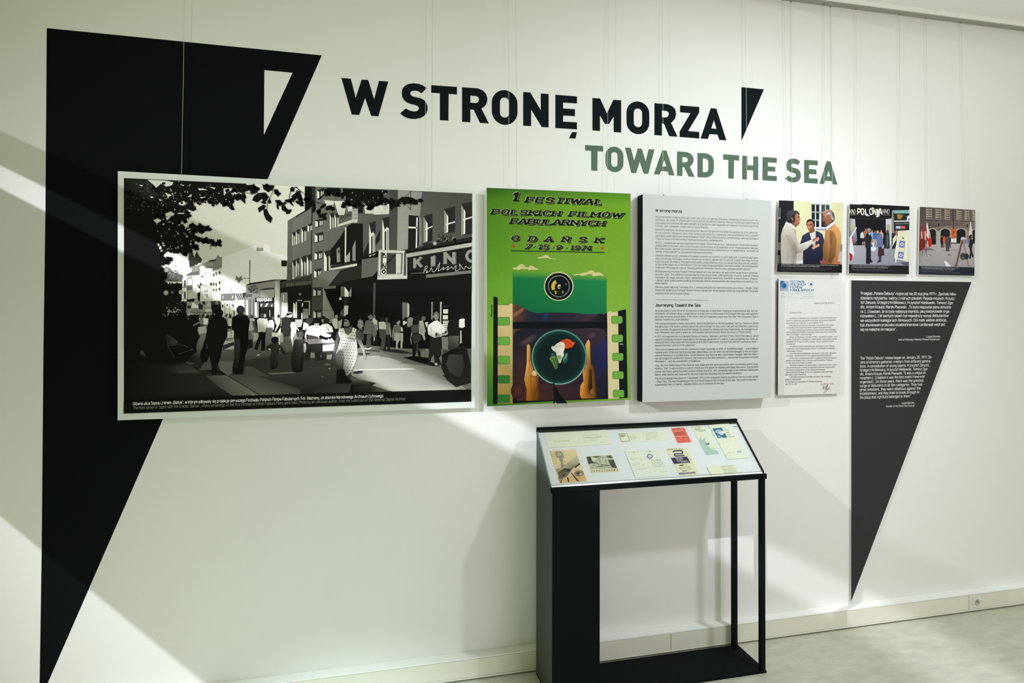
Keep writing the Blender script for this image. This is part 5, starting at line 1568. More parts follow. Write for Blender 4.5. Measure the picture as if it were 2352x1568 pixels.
p.ell(1365, 1040, 26, 34, (150, 100, 44), (170, 118, 54))
# globe
gx, gy, gr_ = 1032, 896, 356
p.ell(gx, gy, gr_, gr_, (12, 28, 27), (14, 36, 34), n=60)
p.ring(gx, gy, gr_ * .80, gr_ * .93, (13, 33, 31), (22, 62, 54), n=60)
p.ring(gx, gy, gr_ * .93, gr_ * .975, (22, 62, 54), (90, 150, 128), n=60)
p.ring(gx, gy, gr_ * .975, gr_ * 1.0, (90, 150, 128), (20, 60, 54), n=60)
p.ring(gx, gy, gr_ * .955, gr_ * .985, (60, 124, 108), (176, 206, 182), n=30, a0=math.radians(25), a1=math.radians(160))
p.ring(gx, gy, gr_ * .955, gr_ * .985, (40, 100, 86), (130, 176, 156), n=16, a0=math.radians(160), a1=math.radians(225))
p.ell(1095, 905, 62, 90, (60, 104, 96), (13, 30, 29), n=26)
p.ell(1105, 890, 24, 60, (110, 164, 150), (60, 104, 96), rot=.5)
p.ell(950, 865, 44, 36, (50, 96, 88), (13, 30, 29))
# roses and leaves
p.poly([(1040, 690), (1080, 675), (1125, 660), (1170, 670), (1195, 690), (1215, 705), (1240, 700), (1220, 740), (1195, 775), (1165, 770), (1140, 785), (1105, 780), (1095, 740)], [(190, 60, 24), (200, 64, 24), (220, 84, 34), (216, 84, 36), (210, 80, 34), (214, 84, 36), (210, 80, 36), (196, 70, 30), (190, 64, 26), (206, 74, 30), (196, 66, 26), (206, 74, 28), (196, 64, 24)])
p.line([(1100, 690), (1150, 700), (1195, 740), (1200, 770)], 7, (130, 40, 20), smooth=True)
p.line([(1120, 720), (1160, 760)], 6, (150, 48, 22))
p.poly([(930, 780), (935, 755), (965, 760), (985, 735), (1010, 715), (1050, 698), (1090, 710), (1105, 740), (1100, 790), (1085, 830), (1090, 870), (1070, 900), (1050, 970), (1030, 975), (1000, 880), (990, 835), (950, 810)], [(206, 206, 180)] * 6 + [(226, 222, 196)] * 5 + [(206, 206, 180), (196, 200, 180), (180, 190, 170), (170, 180, 160), (206, 206, 184), (196, 196, 174)])
for q in ([(985, 750), (1010, 770), (1050, 745), (1090, 750)], [(965, 800), (1000, 830), (1040, 830)], [(990, 740), (975, 790)], [(1000, 890), (1040, 870), (1055, 900), (1035, 960)]):
    p.line(q, 4, (120, 118, 96), smooth=True)
p.poly([(905, 915), (925, 890), (975, 880), (1010, 900), (1025, 960), (1020, 1010), (1000, 1048), (980, 1050), (950, 990)], [(96, 140, 60), (110, 150, 70), (90, 130, 60), (60, 100, 44), (50, 84, 40), (40, 70, 36), (110, 140, 90), (90, 120, 70), (70, 110, 50)])
p.poly([(1005, 880), (1040, 868), (1058, 880), (1055, 915), (1025, 930)], (120, 150, 80))
for q in ([(925, 895), (960, 950), (995, 1040)], [(930, 925), (955, 925)], [(950, 900), (970, 960)], [(985, 890), (985, 960)]):
    p.line(q, 6, (30, 54, 30))
p.line([(1120, 800), (1100, 880), (1060, 960), (1010, 1040)], 10, (14, 24, 22), smooth=True)
p.poly([(1090, 830), (1110, 790), (1180, 780), (1120, 830)], (16, 26, 24))
p.poly([(1050, 970), (1090, 965), (1085, 1000), (1050, 1010)], (16, 26, 24))
p.line([(1000, 1045), (970, 1150), (965, 1300), (975, 1490)], 12, (14, 20, 20), smooth=True)
p.poly([(950, 1280), (1010, 1290), (1030, 1360), (1080, 1420), (1140, 1488), (1000, 1490), (985, 1460), (960, 1492), (950, 1490), (975, 1420)], (14, 20, 20))
p.poly([(900, 1240), (960, 1232), (960, 1246), (920, 1250)], (14, 26, 26))
p.line([(155, 378), (162, 340), (168, 300), (165, 240), (170, 215)], 8, (40, 66, 30), smooth=True)
for k in range(9):
    p.line([(158, 370 - k * 17), (172, 362 - k * 17)], 4, (40, 66, 30))
p.build('printed_poster', poster)

# ------------------------------------------------------------------ the white text panel (a deep black-sided box)
YT = -0.062
TXQ = [(1476.4, 446.0), (1771.6, 461.0), (1772.0, 913.3), (1475.5, 923.5)]
c = on_wall(TXQ, YT)
txt = tag(empty('text_panel', tuple(float(v) for v in (c[2] + c[3]) / 2)), 'thick white text panel with black sides, right of the green poster', 'panel')
slab('panel_box', list(c), (0, 0.058, 0), M_BLACKSIDE, txt, front_mat=M_PANELW)
for fx in (.17, .82):                  # small hanging eyelets on the upper edge
    q = c[0] + (c[1] - c[0]) * fx
    tube('hanging_eyelet', [q + A3((0, 0.02, 0.0005)), q + A3((0, 0.02, 0.008))], 0.0025, M_BLACKSIDE, txt)
p = Print((0, 1, 0), YT, (205, 210, 206), 0.66)
T1, T2 = (1460, 440, 6.2719), (1460, 680, 6.2719)
BODY = 66
PL = [
    (372, 'Wszystkie wielkie projekty powstają z pasji ludzi, którzy je tworzą. Charyzma, umiejętności organizacyjne i de-', 1),
    (415, 'terminacja, sprawiają, że czasami jedna osoba potrafi od podstaw stworzyć miejsce, kształtujące spojrzenie na', 1),
    (459, 'otaczającą rzeczywistość dla wielu pokoleń. W trójmieście, takim legendarnym miejscem był Dyskusyjny Klub', 1),
    (503, 'Filmowy „Żak” w Gdańsku, a jego twórcą Lucjan Bokiniec.', 1055),
    (558, 'Atmosfera wybrzeża, obrazowo pokazana przez Janusza Morgensterna w filmie Do widzenia, do jutra, pełna my-', 1),
    (602, 'śli o przyszłości, ciekawości życia, chęci dyskusji połączyła się z niezwykłą charyzmą Bokińca, który potrafił', 1),
    (646, 'zgromadzić wokół siebie ludzi zafascynowanych kinem, ale przede wszystkim zainteresować twórców filmowych', 1),
    (690, 'i stworzyć miejsce do konfrontacji i rozmowy o przyszłości polskiego kina.', 1262),
    (745, 'W 1971 r. zorganizował pierwszy Ogólnopolski Przegląd Filmów Fabularnych, Telewizyjnych i Krótkometrażowych', 1),
    (789, '„Polskie Debiuty Filmowe”, który został entuzjastycznie przyjęty w szczególności przez młode pokolenie twórców.', 1),
    (831, 'Był czymś nowym, świeżym, pozwalał na bezpośrednią dyskusję z publicznością i co najważniejsze, wychodził od', 1),
    (874, 'samego środowiska DKF’ów, poza bezpośrednią kontrolą władz.'.replace('’', "'"), 1115),
    (930, 'Zaufanie zdobyte wśród środowiska filmowego pozwoliło na myślenie o czymś większym, o imprezie ogólnopol-', 1),
    (974, 'skiej, prestiżowej. Festiwalu, o którym mówiło się od dawna, jednak nikt nie potrafił znaleźć dla niego formuły', 1),
    (1017, 'organizacyjnej, ani miejsca. Potrzebna była osoba Lucjana Bokińca, który ze swoją charyzmą potrafił pokazać,', 1),
    (1059, 'że nie ma dla niego rzeczy niemożliwych. Stał się osobą stojącą pomiędzy nieufnością władz, zainteresowaniem', 1),
    (1103, 'środowiska filmowego na czele ze Stowarzyszeniem Filmowców Polskich oraz zaangażowaniem widzów.', 1655),
    (1158, 'Dlatego pierwszy Festiwal Polskich Filmów Fabularnych miał charakter jak poprzednie wydarzenie organizowa-', 1),
    (1201, 'ne przez „Żaka”. Był oddolną inicjatywą opartą o fascynację kinem, chęć spotkania i otwartej dyskusji. Zresztą', 1),
    (1245, 'na miejsce dla niego wybrano Sopot, zapewniając bardziej kameralny charakter w dwóch kinach „Polonia”', 1),
    (1288, 'i „Bałtyk”, gdzie zlokalizowano projekcje festiwalowe. Gdańsk zarezerwowano dla najważniejszych pokazów i roz-', 1),
    (1330, 'dania nagród.', 466),
    (1385, 'Pierwszy pokaz odbył się 7 września 1974 r. w kinie Leningrad przy reprezentacyjnej ulicy miasta – Długim Targu.', 1),
    (1428, 'Rozpoczął się pierwszy Festiwal Polskich Filmów Fabularnych. W ten sposób ziściła się wizja jednego człowieka,', 1),
    (1475, 'pasjonata kina, która trwa do dzisiaj.', 775)]
EN = [
    (220, 'All great projects are born from the passion of those who create them. Charisma, organizational skill, and de-', 1),
    (262, 'termination sometimes allow a single person to build from scratch a place that shapes the way many genera-', 1),
    (306, 'tions see the world around them. In the Tricity, one such legendary place was the "Żak" Film Discussion Club in', 1),
    (348, 'Gdańsk, founded by Lucjan Bokiniec.', 775),
    (405, 'The coastal atmosphere, vividly captured by Janusz Morgenstern in the film Goodbye, See You Tomorrow, full of', 1),
    (449, "thoughts about the future, curiosity about life, and a hunger for discussion, merged with Bokiniec's extraordi-", 1),
    (493, 'nary charisma. He gathered around him people fascinated by cinema, but most importantly, he managed to at-', 1),
    (535, 'tract filmmakers and create a space for confrontation and conversation about the future of Polish cinema.', 1672),
    (592, 'In 1971, he organized the first National Review of Feature, Television, and Short Films, Polish Film Debuts, which', 1),
    (636, 'was enthusiastically received, especially by the younger generation of creators. It was something new, fresh, al-', 1),
    (678, 'lowing for direct discussion with the audience and, most importantly, it arose from the DKF community itself —', 1),
    (722, 'beyond the direct control of the authorities.', 860),
    (779, 'The trust he gained within the film community made it possible to think of something bigger — a prestigious', 1),
    (822, 'national event. A festival that had long been talked about, but for which no one had managed to find an organi-', 1),
    (865, 'zational formula or a suitable place. Lucjan Bokiniec was the one who could make it happen. With his charis-', 1),
    (909, "ma, he bridged the authorities' distrust, the interest of the film community — led by the Association of Polish", 1),
    (952, 'Filmmakers — and the involvement of audiences.', 942),
    (1010, 'Thus, the first Polish Feature Film Festival took shape with the same grassroots spirit as previous events orga-', 1),
    (1053, 'nized by "Żak." It was rooted in a love of cinema and the desire for meeting and open discussion. The location', 1),
    (1097, 'chosen was Sopot, giving the event a more intimate character, with screenings held in two cinemas, Polonia and', 1),
    (1142, 'Bałtyk, while Gdańsk was reserved for the most important showings and the awards ceremony.', 1535),
    (1198, "The first screening took place on 7 September 1974 in the Leningrad Cinema, located on the city's main street", 1),
    (1242, '— Długi Targ. This was the opening of the first Polish Feature Film Festival. In this way, the vision of one man —', 1),
    (1286, 'a passionate lover of cinema — became reality, and it continues to this day.', 1280)]
p.crop(*T1)
p.text('W stronę morza', 286, 288, 670, 304, 40, 22, w=1.35)
for y, s, x1 in PL:
    x1 = 1768 if x1 == 1 else x1
    p.text(s, 284, y, x1, y + (54 - (y - 365) * .0367) * (x1 - 284) / 1484, 25, BODY, w=.86, k=2)
p.poly([(284, 1553), (1052, 1562), (1052, 1567), (284, 1559)], 110)
p.crop(*T2)
p.text('Journeying Toward the Sea', 282, 147, 936, 151, 40, 22, w=1.35)
for y, s, x1 in EN:
    x1 = 1768 if x1 == 1 else x1
    p.text(s, 280, y, x1, y + (4 - (y - 208) * .0337) * (x1 - 280) / 1488, 25, BODY, w=.86, k=2)
p.build('printed_text', txt)

# ------------------------------------------------------------------ the three small colour photographs
YS = -0.018
Q_, R_ = (1770, 440, 7.1273), (2080, 440, 7.1287)
PA = [(1789.2, 459.9), (1937.0, 465.3), (1933.9, 626.6), (1784.9, 624.0)]
PB = [(1951.7, 467.0), (2088.9, 473.7), (2087.5, 629.7), (1949.6, 627.3)]
PC = [(2112.7, 474.8), (2240.3, 482.1), (2238.0, 632.9), (2109.7, 630.0)]
WS = (214, 216, 208)
ba, _c = board('photo_board', PA, YS, 0.006, M_CORE, M_CORE, 'small colour photograph of three men talking beside a window, left one of three', 'photograph')
p = Print((0, 1, 0), YS, WS, 0.80)
p.crop(0, 0, 1); p.poly(PA, (24, 26, 28))
p.crop(*Q_)
p.poly([(378, 150), (1190, 181), (1172, 1190), (378, 1180)], [(206, 204, 160), (196, 196, 150), (190, 190, 150), (190, 190, 150)])
p.poly([(138, 145), (378, 153), (370, 1180), (112, 1180)], (30, 32, 34))
p.polys([[(135, 410), (162, 412), (162, 445), (134, 444)], [(150, 260), (160, 262), (158, 400), (148, 400)]], (150, 150, 140))
p.poly([(120, 830), (175, 830), (175, 1180), (115, 1180)], (90, 86, 80))
p.poly([(115, 960), (165, 960), (160, 1180), (140, 1180), (150, 1040), (112, 1040)], (24, 24, 24))
p.poly([(430, 1000), (1172, 860), (1172, 1190), (420, 1180)], (168, 160, 148))
p.poly([(1140, 860), (1175, 865), (1172, 980), (1135, 980)], (120, 118, 112))
p.poly([(420, 1130), (540, 1120), (530, 1180), (420, 1180)], (190, 186, 178))
# window
p.poly([(665, 165), (992, 178), (985, 640), (668, 600)], (206, 210, 206))
p.poly([(668, 195), (985, 208), (985, 218), (668, 206)], (130, 134, 130))
p.poly([(670, 210), (975, 222), (965, 580), (672, 580)], (30, 36, 36))
p.polys([[(726, 210), (742, 210), (742, 580), (726, 580)], [(798, 215), (832, 215), (828, 580), (795, 580)], [(893, 218), (904, 218), (900, 400), (890, 400)], [(668, 325), (970, 338), (970, 350), (668, 338)], [(668, 455), (800, 460), (800, 472), (668, 467)], [(965, 210), (985, 212), (985, 300), (965, 300)]], (206, 212, 210))
p.poly([(850, 230), (885, 232), (880, 330), (850, 330)], (60, 84, 80))
p.poly([(905, 235), (960, 238), (950, 300), (905, 300)], (44, 80, 76))
p.poly([(670, 580), (990, 585), (985, 632), (700, 622)], (200, 204, 206))
p.poly([(740, 605), (985, 608), (985, 632), (750, 630)], (130, 136, 150))
# middle man: navy jacket
p.poly([(500, 800), (520, 720), (600, 670), (650, 650), (740, 640), (800, 660), (850, 700), (880, 800), (860, 1000), (850, 1190), (530, 1190), (530, 900), (480, 850)], [(40, 46, 66), (48, 54, 76), (52, 58, 80), (50, 56, 76), (44, 48, 66), (50, 58, 84), (48, 54, 78), (40, 46, 68), (30, 34, 50), (26, 30, 42), (24, 26, 36), (36, 40, 60), (36, 42, 60)])
p.poly([(640, 680), (735, 625), (738, 760), (730, 880), (690, 870), (660, 760)], (206, 204, 190))
p.line([(655, 700), (690, 740), (735, 690)], 9, (150, 146, 130))
p.poly([(700, 830), (730, 830), (725, 890), (690, 880)], (176, 170, 120))
p.poly([(590, 500), (610, 480), (660, 465), (705, 490), (720, 560), (700, 630), (660, 680), (620, 640), (595, 580)], [(130, 84, 60), (176, 124, 90), (186, 134, 100), (140, 92, 66), (110, 70, 50), (120, 78, 56), (130, 86, 64), (160, 108, 80), (150, 100, 74)])
p.poly([(640, 640), (715, 590), (725, 650), (660, 690)], (120, 76, 54))
p.poly([(580, 540), (590, 480), (620, 452), (670, 448), (710, 475), (720, 545), (705, 560), (695, 500), (660, 478), (620, 490), (595, 510), (590, 560)], (26, 24, 24))
p.polys([[(600, 545), (625, 535), (628, 548), (602, 556)], [(645, 535), (680, 530), (680, 545), (648, 548)], [(625, 618), (665, 612), (655, 628)]], (60, 36, 28))
p.poly([(622, 570), (640, 560), (645, 590), (625, 594)], (186, 130, 98))
p.poly([(680, 900), (740, 880), (780, 850), (805, 870), (790, 900), (740, 920), (700, 945), (680, 930)], (196, 140, 106))
# left man: cream jumper, outstretched arm
p.poly([(255, 490), (300, 510), (400, 580), (410, 620), (420, 720), (440, 800), (480, 860), (560, 830), (660, 790), (690, 840), (600, 930), (480, 1000), (430, 1010), (420, 1180), (180, 1180), (165, 1000), (170, 700), (200, 600)],
       [(196, 192, 174), (196, 192, 176), (190, 186, 170), (140, 134, 118), (150, 144, 128), (170, 164, 148), (190, 184, 168), (200, 196, 182), (206, 202, 190), (190, 184, 170), (170, 164, 150), (150, 144, 130), (120, 114, 100), (150, 146, 134), (170, 168, 156), (130, 126, 116), (176, 170, 152), (200, 196, 180)])
p.poly([(240, 700), (320, 720), (400, 850), (430, 1000), (400, 1000), (320, 900)], [(150, 144, 128), (160, 154, 138), (130, 124, 110), (110, 104, 92), (130, 124, 112), (140, 134, 120)])
p.poly([(280, 900), (360, 960), (400, 1080), (380, 1180), (300, 1160), (330, 1050)], [(150, 148, 138), (130, 126, 116), (120, 116, 106), (130, 128, 118), (160, 156, 146), (150, 146, 136)])
p.poly([(250, 490), (300, 495), (400, 570), (410, 600), (395, 615), (300, 550), (250, 520)], (206, 204, 190))
p.poly([(680, 780), (740, 750), (790, 740), (795, 780), (770, 810), (720, 810), (690, 830)], [(140, 90, 66), (120, 76, 54), (196, 140, 110), (206, 150, 120), (214, 160, 130), (196, 138, 108), (150, 100, 74)])
p.poly([(340, 340), (420, 330), (470, 390), (480, 430), (495, 465), (475, 480), (478, 510), (460, 550), (430, 560), (410, 590), (360, 530), (340, 450)], [(120, 74, 54), (160, 104, 76), (186, 126, 94), (186, 128, 96), (190, 130, 98), (170, 112, 84), (160, 106, 80), (140, 92, 68), (120, 78, 58), (110, 72, 54), (110, 70, 52), (110, 70, 52)])
p.poly([(260, 440), (262, 360), (300, 310), (370, 300), (440, 320), (480, 370), (470, 385), (420, 345), (400, 380), (395, 440), (400, 480), (380, 510), (345, 470), (330, 420), (335, 470), (360, 520), (280, 510)], [(40, 40, 46), (50, 52, 60), (60, 62, 72), (66, 68, 78), (40, 40, 46), (30, 30, 34), (30, 30, 34), (36, 34, 36), (34, 32, 34), (30, 28, 30), (34, 30, 30), (36, 32, 32), (40, 36, 36), (44, 42, 46), (40, 38, 42), (36, 34, 36), (36, 34, 38)])
p.poly([(330, 420), (355, 425), (375, 470), (355, 475)], (150, 98, 72))
p.polys([[(440, 410), (475, 405), (478, 418), (445, 424)], [(455, 505), (478, 500), (476, 512)]], (50, 30, 24))
# right man: camel jumper, bald head
p.poly([(900, 590), (1040, 520), (1120, 590), (1155, 680), (1150, 860), (1100, 1120), (1050, 1190), (930, 1190), (860, 1130), (850, 900), (880, 800)], [(150, 104, 56), (196, 148, 90), (206, 158, 100), (190, 144, 90), (150, 108, 62), (150, 106, 60), (160, 114, 66), (110, 74, 42), (90, 60, 36), (120, 82, 46), (150, 106, 60)])
p.poly([(960, 640), (1040, 650), (1080, 800), (1060, 1050), (980, 1190), (940, 1150), (980, 900)], [(120, 80, 44), (150, 106, 60), (130, 90, 50), (110, 76, 42), (100, 68, 38), (80, 54, 32), (84, 56, 32)])
p.poly([(805, 1130), (900, 1120), (930, 1190), (820, 1190)], (130, 70, 60))
p.poly([(1060, 1130), (1140, 1150), (1140, 1190), (1040, 1190)], (170, 98, 64))
p.poly([(905, 580), (960, 540), (1050, 480), (1055, 520), (960, 590), (915, 640)], (190, 202, 220))
p.poly([(850, 370), (870, 320), (920, 292), (990, 300), (1030, 350), (1050, 410), (1045, 480), (960, 540), (910, 570), (870, 545), (850, 500), (845, 440)], [(150, 96, 70), (186, 130, 100), (196, 144, 116), (160, 110, 84), (110, 74, 56), (90, 60, 46), (110, 74, 56), (120, 80, 60), (96, 60, 46), (84, 52, 40), (100, 64, 48), (130, 84, 62)])
p.poly([(930, 320), (985, 295), (1035, 350), (1052, 430), (1045, 475), (1000, 450), (985, 390), (950, 370), (910, 380), (900, 430), (880, 400)], [(120, 116, 110), (110, 106, 100), (40, 40, 42), (30, 30, 32), (90, 86, 84), (200, 196, 188), (160, 154, 146), (190, 186, 178), (196, 190, 180), (160, 140, 120), (150, 110, 84)])
p.poly([(940, 390), (975, 370), (985, 420), (960, 460), (940, 440)], (150, 96, 70))
p.polys([[(850, 405), (885, 395), (885, 408), (852, 418)], [(855, 500), (890, 480), (890, 520), (865, 535)]], (60, 38, 30))
p.poly([(112, 1178), (1170, 1190), (1168, 1330), (106, 1312)], (26, 26, 28))
GC = (150, 150, 146)
p.text('Tadeusz Chmielewski, Lucjan Bokiniec i Jerzy Passendorfer podczas I Festiwalu Polskich Filmów Fabularnych, 1974', 172, 1200, 1105, 1216, 17, GC, w=.95, k=2)
p.text('Fot. Jerzy Troszczyński, ze zbiorów Filmoteki Narodowej – Instytutu Audiowizualnego', 172, 1226, 800, 1236, 17, GC, w=.95, k=2)
p.text('Tadeusz Chmielewski, Lucjan Bokiniec and Jerzy Passendorfer during the 1st Polish Film Festival, 1974', 170, 1260, 1010, 1272, 16, (84, 84, 82), w=.8, k=2)
p.text('Photo by Jerzy Troszczyński, from the collection of the National Film Archive – Audiovisual Institute', 170, 1284, 905, 1294, 16, (84, 84, 82), w=.8, k=2)
p.build('printed_picture', ba)

bb, _c = board('photo_board', PB, YS, 0.006, M_CORE, M_CORE, 'small colour photograph of passers-by under a cinema entrance sign, middle one of three', 'photograph')
p = Print((0, 1, 0), YS, WS, 0.80)
p.crop(0, 0, 1); p.poly(PB, (26, 28, 30))
p.crop(*Q_)
p.poly([(1300, 193), (1500, 205), (1490, 214), (1300, 206)], (200, 200, 196))
p.poly([(1290, 400), (2270, 400), (2260, 1215), (1285, 1195)], (40, 44, 46))
p.poly([(1285, 880), (2265, 860), (2262, 1215), (1283, 1196)], [(150, 150, 154), (140, 142, 148), (120, 122, 130), (140, 142, 150)])
p.poly([(1300, 440), (1380, 450), (1420, 560), (1415, 800), (1360, 870), (1300, 720)], [(150, 154, 156), (170, 176, 178), (150, 160, 166), (96, 110, 116), (70, 84, 90), (120, 120, 120)])
p.poly([(1310, 540), (1365, 530), (1370, 600), (1315, 640)], (170, 160, 120))
p.poly([(1380, 450), (1890, 455), (1885, 860), (1425, 880)], (24, 26, 28))
p.poly([(1885, 450), (1980, 440), (1980, 870), (1890, 870)], (180, 184, 186))
p.poly([(1900, 540), (1955, 535), (1950, 700), (1900, 690)], (150, 150, 120))
p.poly([(1980, 310), (2030, 310), (2025, 680), (1980, 680)], (130, 122, 116))
p.poly([(2010, 300), (2272, 300), (2270, 630), (2020, 630)], (40, 44, 42))
p.poly([(2000, 305), (2272, 300), (2272, 355), (2020, 355)], (120, 160, 154))
p.polys([[(2020, 475), (2272, 472), (2272, 490), (2020, 492)], [(2235, 400), (2272, 390), (2272, 412), (2250, 470), (2230, 470)]], (206, 208, 204))
p.poly([(2070, 370), (2170, 380), (2130, 450), (2080, 440)], (150, 110, 44))
p.polys([[(2050, 565), (2120, 560), (2120, 606), (2050, 606)]], (150, 176, 196))
p.polys([[(2120, 562), (2200, 562), (2200, 606), (2120, 606)]], (190, 90, 80))
p.line([(2040, 525), (2260, 520)], 20, (90, 90, 88))
p.poly([(1295, 215), (2272, 245), (2270, 295), (1985, 300), (1985, 400), (1960, 445), (1295, 430)], (26, 26, 28))
p.text('KINO', 1298, 362, 1390, 362, 70, (196, 190, 176), w=.9)
p.text('KINO', 1832, 358, 1945, 360, 70, (186, 180, 166), w=.9)
for ch, x0, x1 in (('P', 1425, 1475), ('O', 1482, 1532), ('L', 1552, 1600), ('O', 1622, 1676), ('N', 1688, 1728), ('I', 1742, 1760), ('A', 1772, 1826)):
    p.text(ch, x0, 374, x1, 376, 94, (214, 206, 190), w=1.5)
p.polys([[(1540, 290), (1560, 300), (1570, 380), (1620, 390), (1615, 400), (1560, 395), (1545, 360)], [(1735, 310), (1760, 300), (1785, 270), (1790, 330), (1780, 400), (1750, 420), (1720, 410), (1745, 380)], [(1650, 260), (1680, 258), (1690, 280), (1665, 280)]], (196, 196, 194))
p.line([(1300, 380), (1400, 382)], 5, (150, 150, 140))
p.line([(1830, 382), (1960, 384)], 5, (150, 150, 140))


def person(x, yt, yb, hair, skin, top, legs, w=1.0):
    H = yb - yt
    f = lambda q: [(x + a * H * w, yt + b * H) for a, b in q]
    p.z += 1
    p.polys([f([(-.11, .5), (.01, .5), (-.01, .98), (-.09, .98)]), f([(0, .5), (.11, .5), (.11, .98), (.03, .98)]), f([(-.10, .96), (.0, .96), (.03, 1), (-.10, 1)]), f([(.02, .96), (.12, .96), (.15, 1), (.02, 1)])], legs)
    p.poly(f([(-.05, .13), (.05, .13), (.13, .18), (.15, .36), (.13, .55), (-.13, .55), (-.15, .36), (-.13, .18)]), top)
    p.ell(x, yt + .075 * H, .05 * H * w, .07 * H, skin)
    p.poly(f([(-.055, .07), (-.045, .01), (0, -.01), (.045, .01), (.055, .06), (.0, .045)]), hair)


person(1500, 640, 860, (60, 50, 44), (150, 110, 90), (186, 186, 184), (30, 30, 34))
person(1560, 600, 850, (110, 80, 60), (150, 110, 90), (140, 96, 70), (60, 50, 60))
person(1660, 630, 880, (120, 100, 80), (170, 130, 110), (120, 150, 186), (150, 130, 120))
person(1710, 640, 890, (60, 50, 44), (160, 120, 100), (60, 90, 140), (160, 140, 134))
person(1810, 630, 880, (110, 90, 70), (170, 130, 110), (176, 150, 140), (130, 110, 110))
p.polys([[(1505, 820), (1520, 820), (1515, 865), (1500, 865)], [(1528, 820), (1545, 820), (1545, 862), (1530, 862)]], (190, 150, 130))
p.poly([(1890, 660), (1920, 640), (1945, 700), (1950, 930), (1850, 945), (1870, 800)], (40, 44, 46))
p.ell(1912, 655, 24, 28, (90, 70, 60))
p.poly([(1900, 700), (1930, 720), (1925, 880), (1900, 920)], (84, 84, 82))
p.poly([(2030, 700), (2080, 650), (2075, 780), (2040, 930), (1985, 940), (2010, 800)], (40, 40, 42))
p.poly([(2000, 770), (2060, 690), (2070, 760), (2020, 850), (1995, 890)], (200, 190, 160))
p.ell(2062, 665, 24, 30, (160, 110, 90))
p.polys([[(1860, 930), (1900, 930), (1895, 945), (1862, 945)], [(1945, 905), (1975, 900), (1965, 940)]], (150, 150, 150))
p.poly([(1565, 900), (1645, 900), (1640, 1100), (1675, 1155), (1620, 1165), (1630, 1185), (1560, 1180)], (28, 30, 34))
p.poly([(1560, 700), (1590, 670), (1630, 690), (1660, 760), (1640, 830), (1650, 920), (1550, 920), (1545, 780)], (32, 36, 42))
p.poly([(1600, 680), (1625, 670), (1620, 720)], (206, 206, 200))
p.poly([(1590, 620), (1630, 605), (1640, 640), (1630, 680), (1600, 680)], (130, 96, 80))
p.poly([(1580, 640), (1585, 605), (1615, 596), (1640, 610), (1640, 625), (1610, 630), (1605, 660)], (130, 130, 130))
p.poly([(1640, 860), (1700, 810), (1690, 900), (1735, 930), (1690, 980), (1640, 960)], (186, 200, 206))
p.poly([(1630, 870), (1660, 850), (1670, 900), (1640, 910)], (60, 90, 100))
p.poly([(1760, 900), (1815, 905), (1812, 1150), (1745, 1165), (1745, 1140), (1770, 1120)], (54, 50, 70))
p.poly([(1740, 720), (1780, 680), (1820, 700), (1840, 780), (1825, 910), (1740, 905), (1735, 800)], (96, 104, 136))
p.line([(1745, 850), (1825, 856)], 6, (70, 78, 110))
p.poly([(1730, 640), (1770, 625), (1780, 660), (1760, 690), (1735, 690)], (176, 130, 106))
p.poly([(1728, 635), (1755, 614), (1785, 628), (1788, 665), (1770, 660), (1765, 640)], (44, 34, 30))
p.poly([(1760, 935), (1850, 930), (1862, 1045), (1755, 1055)], (60, 40, 44))
p.line([(1785, 940), (1795, 905), (1815, 905), (1825, 938)], 8, (40, 28, 30))
# flag at the left, A-board at the right
p.poly([(1295, 740), (1400, 580), (1412, 590), (1330, 740), (1372, 1040), (1300, 1130), (1285, 1000)], (190, 196, 200))
p.poly([(1325, 740), (1345, 725), (1362, 880), (1345, 860)], (176, 36, 36))
p.poly([(1287, 990), (1345, 1040), (1325, 1130), (1300, 1130)], (150, 30, 30))
p.poly([(2095, 640), (2270, 632), (2262, 1145), (2030, 1085)], [(200, 200, 160), (206, 206, 176), (196, 196, 170), (206, 206, 180)])
p.line([(2095, 640), (2030, 1085)], 12, (220, 220, 214))
p.line([(2215, 640), (2262, 640)], 8, (220, 220, 214))
for x, y, s in ((2150, 860, 1.0), (2130, 1040, 1.0)):
    p.poly([(x - 40, y - 60), (x + 50, y - 50), (x + 40, y + 60), (x - 50, y + 50)], (96, 110, 160))
    p.ring(x, y, 16, 28, (214, 214, 206), (214, 214, 206), n=16)
    p.ell(x, y, 8, 8, (60, 70, 100))
p.ell(2165, 760, 14, 14, (60, 84, 96))
p.polys([[(2215, 740), (2235, 740), (2220, 1120), (2200, 1115)]], (214, 214, 196))
p.line([(2035, 1090), (2262, 1145)], 10, (206, 206, 200))
p.line([(2055, 1095), (2045, 1160)], 18, (206, 206, 200))
p.poly([(2110, 1160), (2265, 1150), (2262, 1215), (2200, 1205)], (80, 80, 84))
p.poly([(1283, 1190), (2262, 1213), (2263, 1352), (1280, 1335)], (30, 32, 34))
p.text('Kino Polonia w Sopocie podczas I Festiwalu Polskich Filmów Fabularnych, 1974 r.', 1336, 1216, 1960, 1228, 16, GC, w=.95, k=2)
p.text('Fot. Jerzy Troszczyński, ze zbiorów Filmoteki Narodowej – Instytutu Audiowizualnego', 1336, 1242, 1920, 1254, 16, GC, w=.95, k=2)
p.text('Polonia Cinema in Sopot during the 1st Polish Feature Film Festival, 1974', 1336, 1272, 1870, 1282, 15, (84, 84, 82), w=.8, k=2)
p.text('Photo by Jerzy Troszczyński, from the collection of the National Film Archive – Audiovisual Institute', 1336, 1292, 2020, 1306, 15, (84, 84, 82), w=.8, k=2)
p.build('printed_picture', bb)

